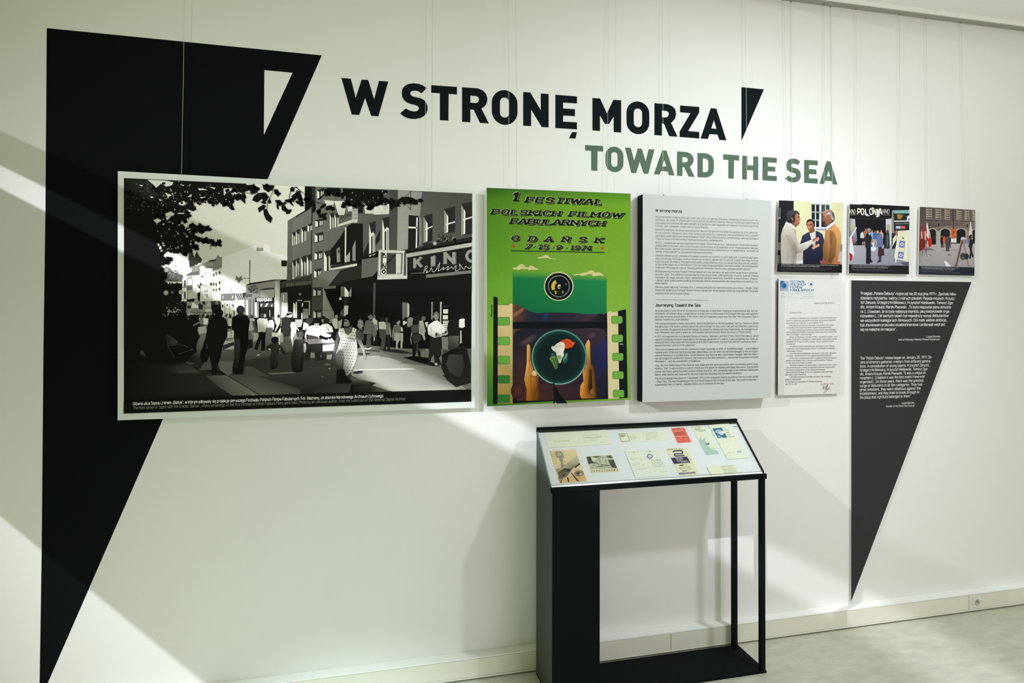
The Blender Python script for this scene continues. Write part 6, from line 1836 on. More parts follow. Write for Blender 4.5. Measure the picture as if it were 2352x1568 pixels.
bc, _c = board('photo_board', PC, YS, 0.006, M_CORE, M_CORE, 'small colour photograph of flags before a brick cinema with arches, right one of three', 'photograph')
p = Print((0, 1, 0), YS, WS, 0.80)
p.crop(0, 0, 1); p.poly(PC, (32, 36, 40))
p.crop(*R_)
p.poly([(234, 250), (1142, 302), (1135, 860), (228, 860)], [(70, 66, 64), (96, 86, 82), (120, 104, 98), (84, 78, 74)])
p.poly([(232, 470), (1138, 490), (1135, 640), (400, 600), (228, 620)], [(84, 78, 74), (120, 104, 98), (124, 106, 100), (120, 104, 96), (70, 66, 64)])
p.polys([[(232, 470), (1138, 486), (1138, 494), (232, 480)]], (70, 62, 58))
for x0, x1, y0, y1 in ((338, 428, 258, 446), (494, 580, 266, 454), (642, 720, 275, 460), (838, 910, 290, 466), (972, 1040, 296, 470), (1100, 1140, 300, 475)):
    p.poly([(x0, y0), (x1, y0 + 4), (x1, y1), (x0, y1 - 2)], (190, 178, 150))
    n = 4
    for i in range(n):
        for j in range(5):
            a, b = x0 + 6 + (x1 - x0 - 10) * i / n, x0 + (x1 - x0 - 4) * (i + 1) / n
            cc, dd = y0 + (y1 - y0) * j / 5 + (4 if j else 0), y0 + (y1 - y0) * (j + 1) / 5 - 5
            p.poly([(a, cc), (b, cc), (b, dd), (a, dd)], (60, 56, 56), False if i + j else True)
p.poly([(690, 300), (712, 305), (710, 350), (690, 345)], (190, 96, 40))
p.poly([(770, 280), (782, 280), (790, 620), (774, 620)], (50, 48, 50))
p.text('KINO', 360, 556, 490, 558, 46, (84, 72, 68), w=1.1)
p.text('LENINGRAD', 592, 556, 970, 562, 46, (80, 70, 66), w=1.1)
p.ell(540, 540, 13, 24, (40, 38, 40))
p.ell(1008, 560, 13, 24, (40, 38, 40))
for x0, x1, yt in ((360, 520, 596), (552, 748, 594), (812, 1004, 596), (1070, 1200, 604)):
    x1c = min(x1, 1134)
    xm, rx = (x0 + x1) / 2, (x1 - x0) / 2
    out = [(x, y) for x, y in arc_pts(xm, yt + 60, rx, 60, 180, 360, 14)]
    inn = [(x, y) for x, y in arc_pts(xm, yt + 70, rx - 22, 56, 180, 360, 14)]
    cl = lambda q: [(min(x, 1134), y) for x, y in q]
    p.poly(cl(out + [(x1, 860), (x0, 860)]), (156, 152, 140))
    p.poly(cl(inn + [(x1 - 22, 860), (x0 + 22, 860)]), (32, 34, 36))
p.poly([(500, 640), (552, 640), (556, 862), (515, 866)], (156, 152, 140))
p.poly([(1000, 640), (1034, 630), (1034, 700), (1000, 720)], (150, 130, 90))
p.poly([(228, 850), (420, 866), (860, 850), (1135, 850), (1126, 1240), (220, 1218)], [(120, 114, 108), (156, 150, 144), (166, 160, 156), (170, 166, 162), (150, 144, 144), (140, 134, 134)])
p.polys([[(390, 1030), (420, 1035), (410, 1050), (385, 1042)], [(680, 1035), (720, 1015), (750, 1040), (700, 1050)], [(420, 1055), (450, 1058), (430, 1064)], [(230, 940), (400, 920), (490, 962), (300, 960)], [(600, 962), (940, 950), (940, 958), (610, 968)]], (110, 100, 96))
# the big orange figure sign, walkers
p.poly([(742, 625), (790, 612), (830, 625), (832, 690), (800, 712), (830, 714), (828, 760), (790, 758), (745, 745), (748, 716), (785, 690), (760, 680), (745, 665)], (206, 96, 40))
p.polys([[(768, 650), (800, 648), (800, 672), (776, 676)], [(770, 722), (800, 726), (790, 735)], [(800, 640), (830, 640), (826, 660)]], (110, 40, 24))
p.poly([(740, 768), (832, 765), (830, 832), (740, 832)], (206, 206, 204))
p.line([(745, 835), (745, 855)], 8, (40, 40, 44))
p.line([(825, 835), (825, 855)], 8, (40, 40, 44))
p.poly([(745, 832), (830, 832), (826, 846), (750, 846)], (60, 60, 64))
person(598, 716, 915, (50, 44, 40), (160, 120, 100), (30, 32, 36), (26, 28, 30))
person(632, 720, 912, (60, 50, 44), (160, 120, 100), (206, 80, 48), (140, 110, 96), w=.8)
person(715, 720, 916, (60, 50, 44), (150, 110, 90), (40, 40, 44), (60, 44, 44))
person(684, 728, 975, (50, 44, 40), (150, 110, 90), (70, 68, 74), (50, 48, 56))
person(480, 720, 850, (40, 36, 34), (110, 80, 60), (40, 40, 40), (30, 30, 32))
# flags left
for q, cc in (([(232, 520), (245, 560), (240, 760), (228, 900)], (140, 40, 36)), ([(280, 640), (305, 490), (318, 620), (300, 760), (260, 900), (240, 880)], (150, 44, 40)), ([(330, 700), (345, 520), (358, 505), (375, 620), (380, 760), (350, 700)], (206, 202, 200)), ([(325, 640), (345, 580), (350, 700), (385, 770), (425, 760), (428, 880), (390, 915), (360, 840)], (176, 44, 36)), ([(250, 660), (268, 640), (280, 760), (262, 860)], (190, 150, 130)), ([(310, 650), (330, 650), (335, 780), (312, 800)], (186, 160, 140)), ([(380, 640), (400, 650), (412, 760), (390, 760)], (186, 150, 140)), ([(228, 780), (300, 760), (330, 900), (260, 960), (226, 980)], (110, 34, 32)), ([(340, 700), (372, 700), (382, 770), (350, 740)], (206, 196, 190))):
    p.poly(q, cc)
for a, b in (((275, 930), (275, 1045)), ((310, 900), (352, 1072)), ((240, 900), (285, 790)), ((340, 900), (335, 1000))):
    p.line([a, b], 8, (70, 60, 56))
p.polys([[(350, 800), (365, 820), (362, 890), (350, 880)]], (190, 180, 170))
# easel, white flag, woman walking, pram
p.poly([(1030, 740), (1058, 500), (1066, 490), (1085, 700), (1098, 780), (1075, 760), (1045, 720)], (196, 196, 194))
p.poly([(1060, 500), (1068, 490), (1095, 740), (1085, 740)], (206, 206, 204))
p.polys([[(980, 800), (1010, 780), (1030, 850), (1000, 870)]], (110, 140, 170))
p.poly([(1042, 830), (1060, 770), (1100, 790), (1105, 850), (1085, 930), (1095, 1000), (1118, 1060), (1090, 1085), (1075, 1030), (1070, 1090), (1035, 1100), (1055, 1000), (1045, 920), (1025, 900)], (36, 40, 46))
p.ell(1068, 735, 28, 34, (34, 30, 30))
p.ell(1085, 735, 12, 20, (150, 110, 90))
p.poly([(900, 760), (930, 740), (985, 755), (980, 790), (930, 790), (905, 800)], (190, 186, 182))
p.line([(925, 790), (818, 1226)], 40, (96, 76, 70))
p.line([(910, 790), (812, 1200)], 10, (160, 140, 130))
p.line([(945, 780), (1038, 1226)], 36, (140, 116, 106))
p.line([(960, 790), (1046, 1200)], 8, (190, 170, 160))
p.ell(940, 1060, 50, 60, (50, 56, 52), (70, 74, 66))
p.ell(1000, 1060, 36, 50, (50, 50, 50))
p.ring(938, 1092, 12, 22, (150, 144, 136), (60, 60, 56), n=14)
p.poly([(625, 1138), (660, 1132), (745, 1222), (668, 1226)], (206, 208, 208))
p.poly([(216, 1216), (1128, 1240), (1126, 1374), (212, 1354)], (36, 42, 50))
p.text('Kino Leningrad w Gdańsku podczas I Festiwalu Polskich Filmów Fabularnych, 1974 r.', 262, 1244, 880, 1260, 16, GC, w=.95, k=2)
p.text('Fot. Jerzy Troszczyński, ze zbiorów Filmoteki Narodowej – Instytutu Audiowizualnego', 262, 1264, 805, 1282, 16, GC, w=.95, k=2)
p.text('Leningrad Cinema in Gdańsk during the 1st Polish Feature Film Festival, 1974', 260, 1294, 780, 1308, 15, (96, 98, 100), w=.8, k=2)
p.text('Photo by Jerzy Troszczyński, from the collection of the National Film Archive – Audiovisual Institute', 260, 1314, 892, 1336, 15, (96, 98, 100), w=.8, k=2)
p.build('printed_picture', bc)

# ------------------------------------------------------------------ the typewritten letter
LQ = [(1788.0, 639.6), (1931.3, 641.2), (1927.8, 903.4), (1786.3, 908.0)]
le, _c = board('letter_board', LQ, YS, 0.006, M_CORE, M_BLACKSIDE, 'enlarged typewritten letter with a blue festival letterhead, below the men photograph', 'letter')
p = Print((0, 1, 0), YS, (214, 216, 208), 0.74)
p.crop(0, 0, 1); p.poly(LQ, (206, 208, 198))
p.crop(1770, 630, 5.4056)
BLU = (36, 92, 140)
p.poly([(120, 80), (226, 82), (222, 206), (118, 204)], BLU)
for r in (44, 54, 64, 76):
    p.ring(170, 140, r, r + 5, (206, 208, 198), (206, 208, 198), n=24, a0=math.radians(-120 + r * .6), a1=math.radians(200 - r))
p.poly([(216, 84), (220, 84), (216, 205), (212, 205)], (190, 200, 200))
p.ell(172, 140, 36, 38, (206, 208, 198)); p.ell(170, 140, 30, 33, BLU)
for i, (s, x1) in enumerate((('FESTIWAL', 432), ('POLSKICH', 437), ('FILMÓW', 396), ('FABULARNYCH', 533))):
    p.text(s, 244, 103 + i * 35, x1, 104 + i * 35, 27, BLU, w=1.2, gap=.5)
p.ring(500, 124, 28, 31, (120, 150, 170), (120, 150, 170), n=24)
p.polys([[(484, 118), (500, 108), (518, 114), (520, 134), (512, 138), (506, 128), (498, 130), (496, 140), (488, 138), (490, 126)]], BLU)
LG = (130, 150, 158)
p.line([(118, 218), (535, 224)], 2.5, LG)
p.text('Dyrekcja Festiwalu – Gdańsk – ul. Długa 57', 120, 246, 532, 246, 13, LG, w=.8)
p.text('Telefon 31-20-53', 120, 275, 262, 276, 13, LG, w=.8)
p.text('80-827 Gdańsk', 404, 277, 533, 279, 13, LG, w=.8)
p.line([(116, 290), (535, 296)], 2.5, LG)
TY = 52
LET = [(366, 540, 806, 'Gdańsk, dnia 25.06.1974 r.'), (482, 236, 394, 'Szanowna Pani ,'), (553, 238, 826, 'W imieniu organizatorów I Festiwalu Polskich Filmów Fabu-'), (583, 196, 806, 'larnych i własnym uprzejmie informuję, że festiwal odbędzie'),
       (612, 194, 670, 'się w dniach od 7-go do 14-go września 1974 r.'), (641, 236, 784, 'Koncepcja tej imprezy powstała z inspiracji filmowego'), (670, 194, 760, 'środowiska twórczego oraz władz województwa gdańskiego.'), (699, 236, 812, 'Program gdańskiego festiwalu stanowi konkursowy przegląd'),
       (727, 194, 822, 'filmów bieżącej produkcji polskiej kinematografii w dziedzinie'), (755, 194, 516, 'filmu kinowego i telewizyjnego.'), (786, 234, 832, 'Otwarcie festiwalu nastąpi w dniu 7 września o godz. 17,oo'), (815, 192, 822, 'w kinie "Leningrad" w Gdańsku. Zakończenie i wręczenie nagród'),
       (844, 192, 780, 'odbędzie się 14-go września o godz. 18,oo również w kinie'), (872, 190, 316, '"Leningrad".'), (902, 240, 800, 'Projekcje konkursowe odbywać się będą w kinie "Bałtyk"'), (931, 190, 800, 'w Sopocie, a powtarzane będą w kinach "Leningrad" w Gdańsku'),
       (960, 188, 398, 'i "Warszawa" w Gdyni.'), (989, 240, 816, 'W programie przewidujemy spotkania z twórcami i aktorami'), (1018, 188, 764, 'w każdym z wymienionych kin wg załączonego harmonogramu.'), (1048, 240, 818, 'Informując o powyższym miło mi zaprosić Panią do wzięcia'),
       (1077, 186, 766, 'udziału w festiwalu, który stanowi ważną imprezę filmową'), (1106, 186, 520, 'w roku XXX-lecia Polski Ludowej.'), (1135, 240, 822, 'Wyrażam nadzieję, że zechce Pani z zaproszenia skorzystać'), (1164, 184, 802, 'i uprzejmie proszę o swoim przyjeździe możliwie szybko poin-'),
       (1193, 184, 680, 'formować na załączonym druku Dyrekcję Festiwalu.'), (1222, 184, 770, 'Jednocześnie informuję, że koszty związane z pobytem Pani'), (1252, 182, 440, 'pokrywa w pełni Dyrekcja.'), (1280, 238, 750, 'Centralna recepcja Festiwalu od dnia 5-go września'),
       (1310, 182, 378, 'mieścić się będzie:'), (1340, 182, 640, '81-718 Sopot,ul.Czyżewskiego 5/7 /Zespoły hotelowe/'), (1370, 182, 322, 'tel: 51-14-35')]
for y, x0, x1, s in LET:
    p.text(s, x0, y, x1, y - (x1 - x0) * .012, 15.5, TY, w=.95, k=2)
p.text('DYREKTOR', 622, 1374, 782, 1364, 18, (180, 84, 84), w=1.1, gap=2.2)
p.line([(650, 1400), (640, 1420), (660, 1385), (655, 1425), (690, 1380), (680, 1430), (710, 1370), (695, 1435), (740, 1390), (690, 1450), (655, 1468)], 4, (84, 60, 84), smooth=True)
p.line([(660, 1440), (700, 1428), (750, 1424)], 4, (180, 96, 96))
p.build('printed_letter', le)

# ------------------------------------------------------------------ the dark triangular quotation panel
YQ = -0.012
TQ = [(1955.3, 643.5), (2231.4, 647.4), (1955.0, 1381.0)]
c = on_wall(TQ, YQ)
qp = tag(empty('quotation_panel', tuple(float(v) for v in c[2])), 'dark grey downward-pointing triangular panel with white quotation text, at the right', 'panel')
slab('board', list(c), (0, 0.0105, 0), M_CORE, qp, front_mat=M_CHARCOAL)
p = Print((0, 1, 0), YQ, (222, 224, 222), 0.80)
p.crop(1940, 640, 4.9)
WH = (206, 206, 204)
for y, dy, x0, x1, s in ((178, 8, 184, 1265, 'Przegląd „Polskie Debiuty” rozpoczął się 20 stycznia 1971 r. Zjechało kilku-'), (230, 6, 182, 1246, 'dziesięciu reżyserów, twórcy z różnych pokoleń. Plejada młodych. Krzysz-'), (280, 4, 182, 1228, 'tof Zanussi, Grzegorz Królikiewicz, Krzysztof Kieślowski, Tomasz Zga-'),
                         (331, 2, 180, 1210, 'dło, Antoni Krauze, Marek Piwowski. „To była niepowtarzalna atmosfe-'), (382, -2, 180, 1190, 'ra. [...] Uważam, że to była najlepsza impreza, jaką kiedykolwiek orga-'), (432, -4, 178, 1170, 'nizowałem [...] W tamtych latach był największy wysyp debiutantów'),
                         (483, -5, 178, 1152, 'we wszystkich kategoriach filmowych. Oni mieli wielkie ambicje,'), (534, -6, 178, 1133, 'byli zbuntowani przeciwko establishmentowi i próbowali wedrzeć'), (585, -4, 178, 586, 'się na należne im miejsce”.')):
    p.text(s, x0, y, x1, y + dy, 30, WH, w=1.12, k=3)
p.text('Lucjan Bokiniec,', 922, 660, 1082, 657, 20, WH, w=.95)
p.text('twórca Festiwalu Polskich Filmów Fabularnych', 604, 694, 1072, 690, 20, WH, w=.95)
for y, dy, x0, x1, s in ((908, -14, 176, 988, 'The “Polish Debuts” review began on January 20, 1971. Do-'), (953, -14, 176, 973, 'zens of directors gathered—creators from different genera-'), (998, -15, 175, 955, 'tions. A constellation of young talents: Krzysztof Zanussi,'), (1042, -16, 175, 940, 'Grzegorz Królikiewicz, Krzysztof Kieślowski, Tomasz Zga-'),
                         (1086, -17, 174, 922, 'dło, Antoni Krauze, Marek Piwowski. “It was a unique at-'), (1130, -18, 174, 906, 'mosphere [...] I believe it was the best event I have ever'), (1174, -18, 173, 890, 'organized [...] In those years, there was the greatest'), (1218, -18, 173, 873, 'surge of debutants in all film categories. They had'),
                         (1262, -18, 172, 856, 'great ambitions, they were rebellious against the'), (1306, -19, 172, 840, 'establishment, and they tried to break through to'), (1350, -18, 171, 750, 'the place that rightfully belonged to them.”')):
    p.text(s.replace('“', '”'), x0, y, x1, y + dy, 29, WH, w=1.0, k=3)
p.text('Lucjan Bokiniec,', 642, 1408, 790, 1402, 20, WH, w=.95)
p.text('founder of the Polish Film Festival', 466, 1444, 785, 1436, 20, WH, w=.95)
p.build('printed_text', qp)

# ------------------------------------------------------------------ the display stand
XL, XR, YB, YF, ZB, ZF = 0.7830, 1.8000, -0.0745, -0.3050, 1.1040, 0.8965
TN = A3((0.0, ZF - ZB, YB - YF)); TN = TN / np.linalg.norm(TN)      # normal of the slanted top, up and towards the room
if TN[2] < 0: TN = -TN
TD = float(TN @ A3((0, YB, ZB)))
st = tag(empty('display_stand', (1.29, -0.19, 0)), 'black metal display stand with a slanted glass top standing before the wall', 'display stand')
box('base_plate', XL, XR, YF, YB, 0.001, 0.011, M_STAND, st, 0.001)


def prism_x(name, prof, x0, x1, m, parent):
    n = len(prof)
    v = [(x0, y, z) for y, z in prof] + [(x1, y, z) for y, z in prof]
    f = [tuple(range(n)), tuple(range(2 * n - 1, n - 1, -1))] + [(i, (i + 1) % n, (i + 1) % n + n, i + n) for i in range(n)]
    o = link_mesh(name, v, f, m, parent)
    bm = bmesh.new(); bm.from_mesh(o.data); bmesh.ops.recalc_face_normals(bm, faces=bm.faces); bm.to_mesh(o.data); bm.free()
    return o


slope = (ZB - ZF) / (YB - YF)
zt = lambda y: ZF + slope * (y - YF)
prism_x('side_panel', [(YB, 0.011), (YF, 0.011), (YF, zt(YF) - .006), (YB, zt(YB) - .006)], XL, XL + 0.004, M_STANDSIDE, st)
box('front_panel', XL + 0.004, 0.9975, YF, YF + 0.004, 0.011, ZF - 0.020, M_STAND, st)
prism_x('inner_panel', [(YB, 0.011), (YF + .004, 0.011), (YF + .004, zt(YF + .004) - .026), (YB, zt(YB) - .026)], 0.9935, 0.9975, M_STAND, st)
box('front_post', 1.7725, 1.7945, YF, YF + 0.022, 0.011, ZF - 0.018, M_STAND, st, 0.001)
box('back_post', 1.7650, 1.7880, YB - 0.022, YB, 0.011, ZB - 0.030, M_STAND, st, 0.001)
box('front_rail', XL, XR + 0.002, YF - 0.002, YF + 0.012, ZF - 0.021, ZF + 0.001, M_STAND, st, 0.001)
box('back_rail', XL - 0.001, XR - 0.004, YB - 0.010, YB + 0.002, ZB - 0.019, ZB + 0.004, M_STAND, st, 0.001)
k1, k2 = YF + 0.012, YB - 0.010
prism_x('side_rail', [(k1, zt(k1) - .020), (k1, zt(k1) - .001), (k2, zt(k2) - .001), (k2, zt(k2) - .020)], XR - 0.007, XR - 0.003, M_STAND, st)
prism_x('tray', [(k1, zt(k1) - .018), (k1, zt(k1) - .012), (k2, zt(k2) - .012), (k2, zt(k2) - .018)], XL + 0.0045, XR - 0.0072, M_TRAY, st)
g0, g1 = YF + 0.0125, YB - 0.0105
gq = [A3((XL + .0002, g0, zt(g0))), A3((XR - .0025, g0, zt(g0))), A3((XR - .0025, g1, zt(g1))), A3((XL + .0002, g1, zt(g1)))]
gl = slab('glass_cover', gq, -TN * 0.004, M_GLASSEDGE, st, front_mat=M_GLASS)
bm = bmesh.new(); bm.from_mesh(gl.data); bm.faces.ensure_lookup_table(); bmesh.ops.delete(bm, geom=[bm.faces[1]], context='FACES'); bm.to_mesh(gl.data); bm.free()
TRAY_D = TD - 0.012 * TN[2]            # plane of the white tray


def S1(x, y): return (1220 + x / 8.4, 950 + y / 8.4)
def S2(x, y): return (1490 + x / 8.4, 950 + y / 8.4)


def paper(name, q, rgb, label, cat, thick=0.0009, group=None):
    m = mat(name + '_stock', tuple(np.clip(lin(rgb) / (lin((212, 217, 216)) / 0.84), .01, .9)), 0.7, 0.2, noise=0.03, nscale=60)
    c = on_plane(q, TN, TRAY_D + thick)
    root = tag(empty(name, tuple(float(v) for v in c.mean(0))), label, cat, group)
    slab('sheet', list(c), -TN * (thick - 0.0001), m, root)
    pr = Print(TN, TRAY_D + thick, (212, 217, 216), 0.84)
    pr.poly(q, rgb)
    return root, pr


CR = (226, 228, 208)
r1, p = paper('certificate', [S1(245, 387), S1(1440, 305), S1(1555, 583), S1(330, 660)], (224, 228, 208), 'long cream certificate at the back left corner of the display stand', 'document')
p.crop(1220, 950, 8.4)
FA = (176, 182, 160)
for x0, y0, x1, y1 in ((980, 425, 1350, 405), (1100, 485, 1310, 474), (445, 545, 750, 528), (1010, 530, 1290, 512), (440, 530, 740, 515)):
    p.text('Festiwal Polskich Filmów Fabularnych', x0, y0, x1, y1, 14, FA, w=.9, k=2)
p.text('NAGRODA GŁÓWNA', 1010, 470, 1370, 450, 18, (140, 146, 124), w=.9, k=2)
p.text('Gdańsk 1974', 1340, 556, 1440, 548, 14, (140, 146, 124), w=.8, k=2)
p.line([(330, 655), (1550, 580)], 3, (190, 192, 160))
p.build('printed_text', r1)

r2, p = paper('ticket_envelope', [S1(1660, 372), S2(297, 333), S2(358, 507), S1(1735, 558)], (224, 226, 206), 'small envelope with a black outlined square and round stamp, back middle of the stand', 'envelope')
p.crop(1220, 950, 8.4)
p.line([(1692, 388), (1848, 380), (1905, 526), (1745, 533)], 7, (70, 66, 50), closed=True)
for k in range(5):
    p.line([(1708 + k * 4, 404 + k * 11), (1800 + (k % 3) * 14, 400 + k * 10)], 6, (110, 106, 60))
p.ring(1962, 462, 52, 57, (150, 150, 140), (150, 150, 140), ky=.76, n=24)
p.text('GDAŃSK', 1925, 470, 1998, 466, 16, (150, 150, 140), w=1)
p.crop(1490, 950, 8.4)
for x0, y0, x1, y1 in ((-120, 385, 170, 366), (-60, 410, 160, 398), (-50, 440, 165, 428), (-40, 470, 140, 460), (-60, 498, 30, 494), (120, 486, 150, 484)):
    p.text('Wielce Szanowny Obywatel', x0, y0, x1, y1, 12, (150, 150, 120), w=1, k=2)
p.build('printed_text', r2)

r3, p = paper('festival_brochure', [S1(360, 716), S1(856, 685), S1(1075, 1293), S1(555, 1333)], (224, 208, 168), 'beige festival brochure with a grey camera silhouette, front left in the stand', 'brochure', 0.002)
p.crop(1220, 950, 8.4)
GY = (150, 152, 132)
p.poly([(362, 718), (520, 708), (640, 900), (520, 1000), (450, 960)], [(206, 186, 140), (222, 204, 160), (226, 208, 168), (224, 208, 168), (214, 192, 146)])
p.poly([(470, 1060), (560, 1040), (720, 930), (890, 800), (935, 930), (800, 1060), (700, 1200), (560, 1300), (520, 1170)], [(150, 136, 100), (176, 160, 120), (190, 186, 150), (196, 192, 166), (176, 176, 150), (120, 112, 90), (110, 104, 84), (96, 86, 60), (190, 168, 110)])
p.poly([(455, 740), (480, 722), (575, 722), (600, 748), (620, 780), (640, 840), (600, 858), (620, 900), (600, 920), (640, 990), (620, 1040), (590, 1060), (570, 990), (580, 950), (540, 900), (550, 870), (530, 850), (495, 855), (470, 810)], GY)
p.ring(545, 785, 18, 34, (214, 206, 176), (214, 206, 176), ky=.85, n=18)
p.ring(550, 765, 8, 20, GY, (200, 196, 170), ky=.8, n=12)
for q in ([(600, 862), (648, 858)], [(600, 905), (670, 925)], [(620, 945), (665, 930)], [(480, 1035), (580, 960)], [(600, 1000), (655, 990)]):
    p.line(q, 5, (130, 132, 116))
p.poly([(510, 1130), (640, 1050), (760, 1065), (745, 1110), (640, 1150), (560, 1230), (530, 1200)], [(90, 84, 60), (60, 60, 48), (40, 42, 36), (70, 70, 56), (120, 114, 90), (70, 64, 44), (120, 110, 80)])
p.poly([(690, 1080), (750, 1070), (730, 1105), (690, 1110)], (26, 28, 26))
p.poly([(830, 1030), (930, 945), (945, 975), (850, 1050)], (50, 54, 46))
p.poly([(600, 1170), (680, 1140), (640, 1200), (590, 1220)], (60, 60, 50))
p.poly([(520, 1215), (600, 1180), (640, 1240), (555, 1330)], [(84, 84, 66), (70, 70, 56), (150, 130, 96), (206, 176, 120)])
p.poly([(560, 1330), (600, 1285), (640, 1240), (740, 1210), (860, 1060), (1000, 1100), (1075, 1293)], [(216, 182, 120), (214, 180, 124), (222, 196, 140), (224, 200, 150), (216, 194, 150), (206, 180, 130), (216, 186, 130)])
for q in ([(690, 1225), (712, 1218), (740, 1315), (712, 1318)], [(760, 1135), (785, 1140), (925, 1298), (890, 1302)], [(572, 1300), (590, 1285), (592, 1328), (562, 1330)]):
    p.poly(q, (44, 42, 38))
p.ell(922, 1150, 90, 62, (110, 100, 70), n=26)
p.ell(922, 1150, 78, 52, (196, 176, 130), n=26)
p.ell(922, 1150, 70, 46, (150, 152, 140), (120, 112, 84), n=26)
p.poly([(870, 1140), (920, 1110), (940, 1150), (890, 1180)], (70, 66, 50))
p.poly([(930, 1160), (980, 1140), (985, 1170), (940, 1190)], (190, 190, 176))
p.text('1974', 918, 1250, 1000, 1244, 20, (60, 54, 44), w=.9, gap=2)
p.text('GDAŃSK', 650, 782, 730, 776, 12, (200, 180, 140), w=1)
p.build('printed_picture', r3)

r4, p = paper('invitation_card', [S1(1058, 818), S1(1560, 790), S1(1690, 1113), S1(1157, 1140)], (226, 212, 174), 'invitation card printed with a dark ink drawing of a street, beside the brochure', 'card', 0.0012)
p.crop(1220, 950, 8.4)
p.poly([(1068, 830), (1550, 800), (1655, 1050), (1150, 1072)], (196, 200, 178))
D2 = (70, 76, 62)
p.poly([(1068, 830), (1150, 822), (1170, 900), (1240, 960), (1140, 960), (1110, 980)], D2)
p.poly([(1150, 825), (1380, 812), (1250, 850)], (60, 66, 56))
p.poly([(1150, 830), (1250, 850), (1270, 870), (1200, 910)], (224, 222, 200))
p.poly([(1480, 890), (1590, 880), (1655, 1050), (1560, 1040), (1520, 980)], D2)
p.poly([(1450, 808), (1545, 802), (1580, 860), (1480, 850)], (96, 98, 84))
p.poly([(1190, 960), (1230, 920), (1330, 975), (1500, 985), (1540, 1010), (1440, 1010), (1330, 990), (1250, 960)], (120, 128, 112))
p.poly([(1270, 1005), (1380, 1000), (1380, 1018), (1280, 1022)], (90, 96, 80))
for q in ([(1300, 850), (1330, 950)], [(1420, 870), (1450, 970)], [(1300, 850), (1480, 838)], [(1200, 1000), (1450, 1030), (1560, 1045)], [(1230, 1040), (1430, 1052)], [(1330, 880), (1350, 960)], [(1440, 880), (1460, 960)], [(1150, 1060), (1200, 980)], [(1180, 1060), (1220, 980)]):
    p.line(q, 6, (84, 88, 74))
for _ in range(40):
    x, y = RND.uniform(1100, 1600), RND.uniform(860, 1040)
    if 1130 + (y - 860) * .3 < x < 1560 + (y - 860) * .4:
        p.line([(x, y), (x + RND.uniform(-24, 24), y + RND.uniform(-8, 8))], 5, RND.choice(((110, 112, 96), (206, 206, 190), (90, 94, 80))))
for i, chh in enumerate('ZAPROSZENIE'):
    p.text(chh, 1160 + i * 49.5, 1126 - i * 2.6, 1182 + i * 49.5, 1125 - i * 2.6, 32, (60, 50, 36), w=1.1)
p.build('printed_picture', r4)

r5, p = paper('open_programme', [S1(1805, 722), S2(215, 690), S2(385, 1188), S1(2010, 1230)], (224, 228, 212), 'open cream programme leaflet with a small round violet emblem, centre of the stand', 'leaflet', 0.0014)
p.crop(1220, 950, 8.4)
p.line([(2140, 705), (2335, 1215)], 4, (190, 194, 178))
p.line([(1805, 722), (2008, 1228)], 5, (150, 160, 140))
for x0, y0, x1, y1 in ((1870, 755, 2080, 735), (1890, 795, 1930, 790), (1920, 875, 2060, 866), (1945, 900, 1990, 896), (1970, 975, 2080, 968), (1980, 1005, 2030, 1000), (2030, 1080, 2230, 1062), (2190, 735, 2330, 728)):
    p.text('Wydawnictwo Filmowe', x0, y0, x1, y1, 13, (150, 156, 146), w=1, k=2)
p.ell(1980, 745, 9, 7, (50, 50, 50)); p.ell(2288, 728, 9, 8, (50, 50, 50))
for x, y in ((2110, 880), (2160, 990)):
    p.line([(x - 24, y), (x, y - 18), (x + 6, y + 20), (x + 20, y - 4)], 5, (206, 130, 110), smooth=True)
p.crop(1490, 950, 8.4)
p.ell(20, 822, 55, 48, (70, 70, 130), n=28)
p.ell(22, 818, 40, 30, (216, 220, 214), n=24)
p.ell(22, 820, 9, 8, (40, 40, 60))
p.ring(22, 835, 44, 50, (216, 220, 214), (216, 220, 214), ky=.6, n=14, a0=.3, a1=2.8)
p.text('1', 5, 912, 18, 911, 34, (110, 116, 120), w=1.1)
p.text('FESTIWAL', 45, 912, 250, 902, 28, (130, 136, 136), w=.8)
for i, s in enumerate(('POLSKICH', 'FILMÓW', 'FABULARNYCH', 'GDAŃSK 74')):
    p.text(s, 60 + i * 12, 950 + i * 28, 268 + i * 14, 938 + i * 27, 17, (140, 146, 146), w=.8, gap=1.4)
p.text('Program', 228, 1124, 356, 1116, 12, (150, 156, 150), w=1)
p.build('printed_text', r5)

r6, p = paper('entry_ticket', [S2(430, 283), S2(680, 267), S2(828, 545), S2(560, 563)], (222, 112, 92), 'red entry ticket near the back of the display stand', 'ticket')
p.crop(1490, 950, 8.4)
p.text('UCZESTNICTWA', 484, 344, 662, 330, 18, (236, 200, 180), w=.9)
p.text('KARTA', 500, 385, 672, 374, 30, (110, 40, 36), w=.9)
p.text('WSTĘPU', 512, 415, 706, 404, 28, (110, 40, 36), w=.9)
p.line([(522, 440), (765, 428)], 7, (240, 214, 196))
p.text('KINO 1    SEKTOR', 520, 472, 770, 462, 18, (150, 60, 54), w=.9)
p.text('7-15 września', 455, 300, 600, 290, 12, (150, 60, 54), w=1)
p.line([(560, 522), (800, 506)], 3, (180, 84, 70))
p.text('Nr 000124', 590, 545, 690, 539, 14, (180, 84, 70), w=1)
p.build('printed_text', r6)

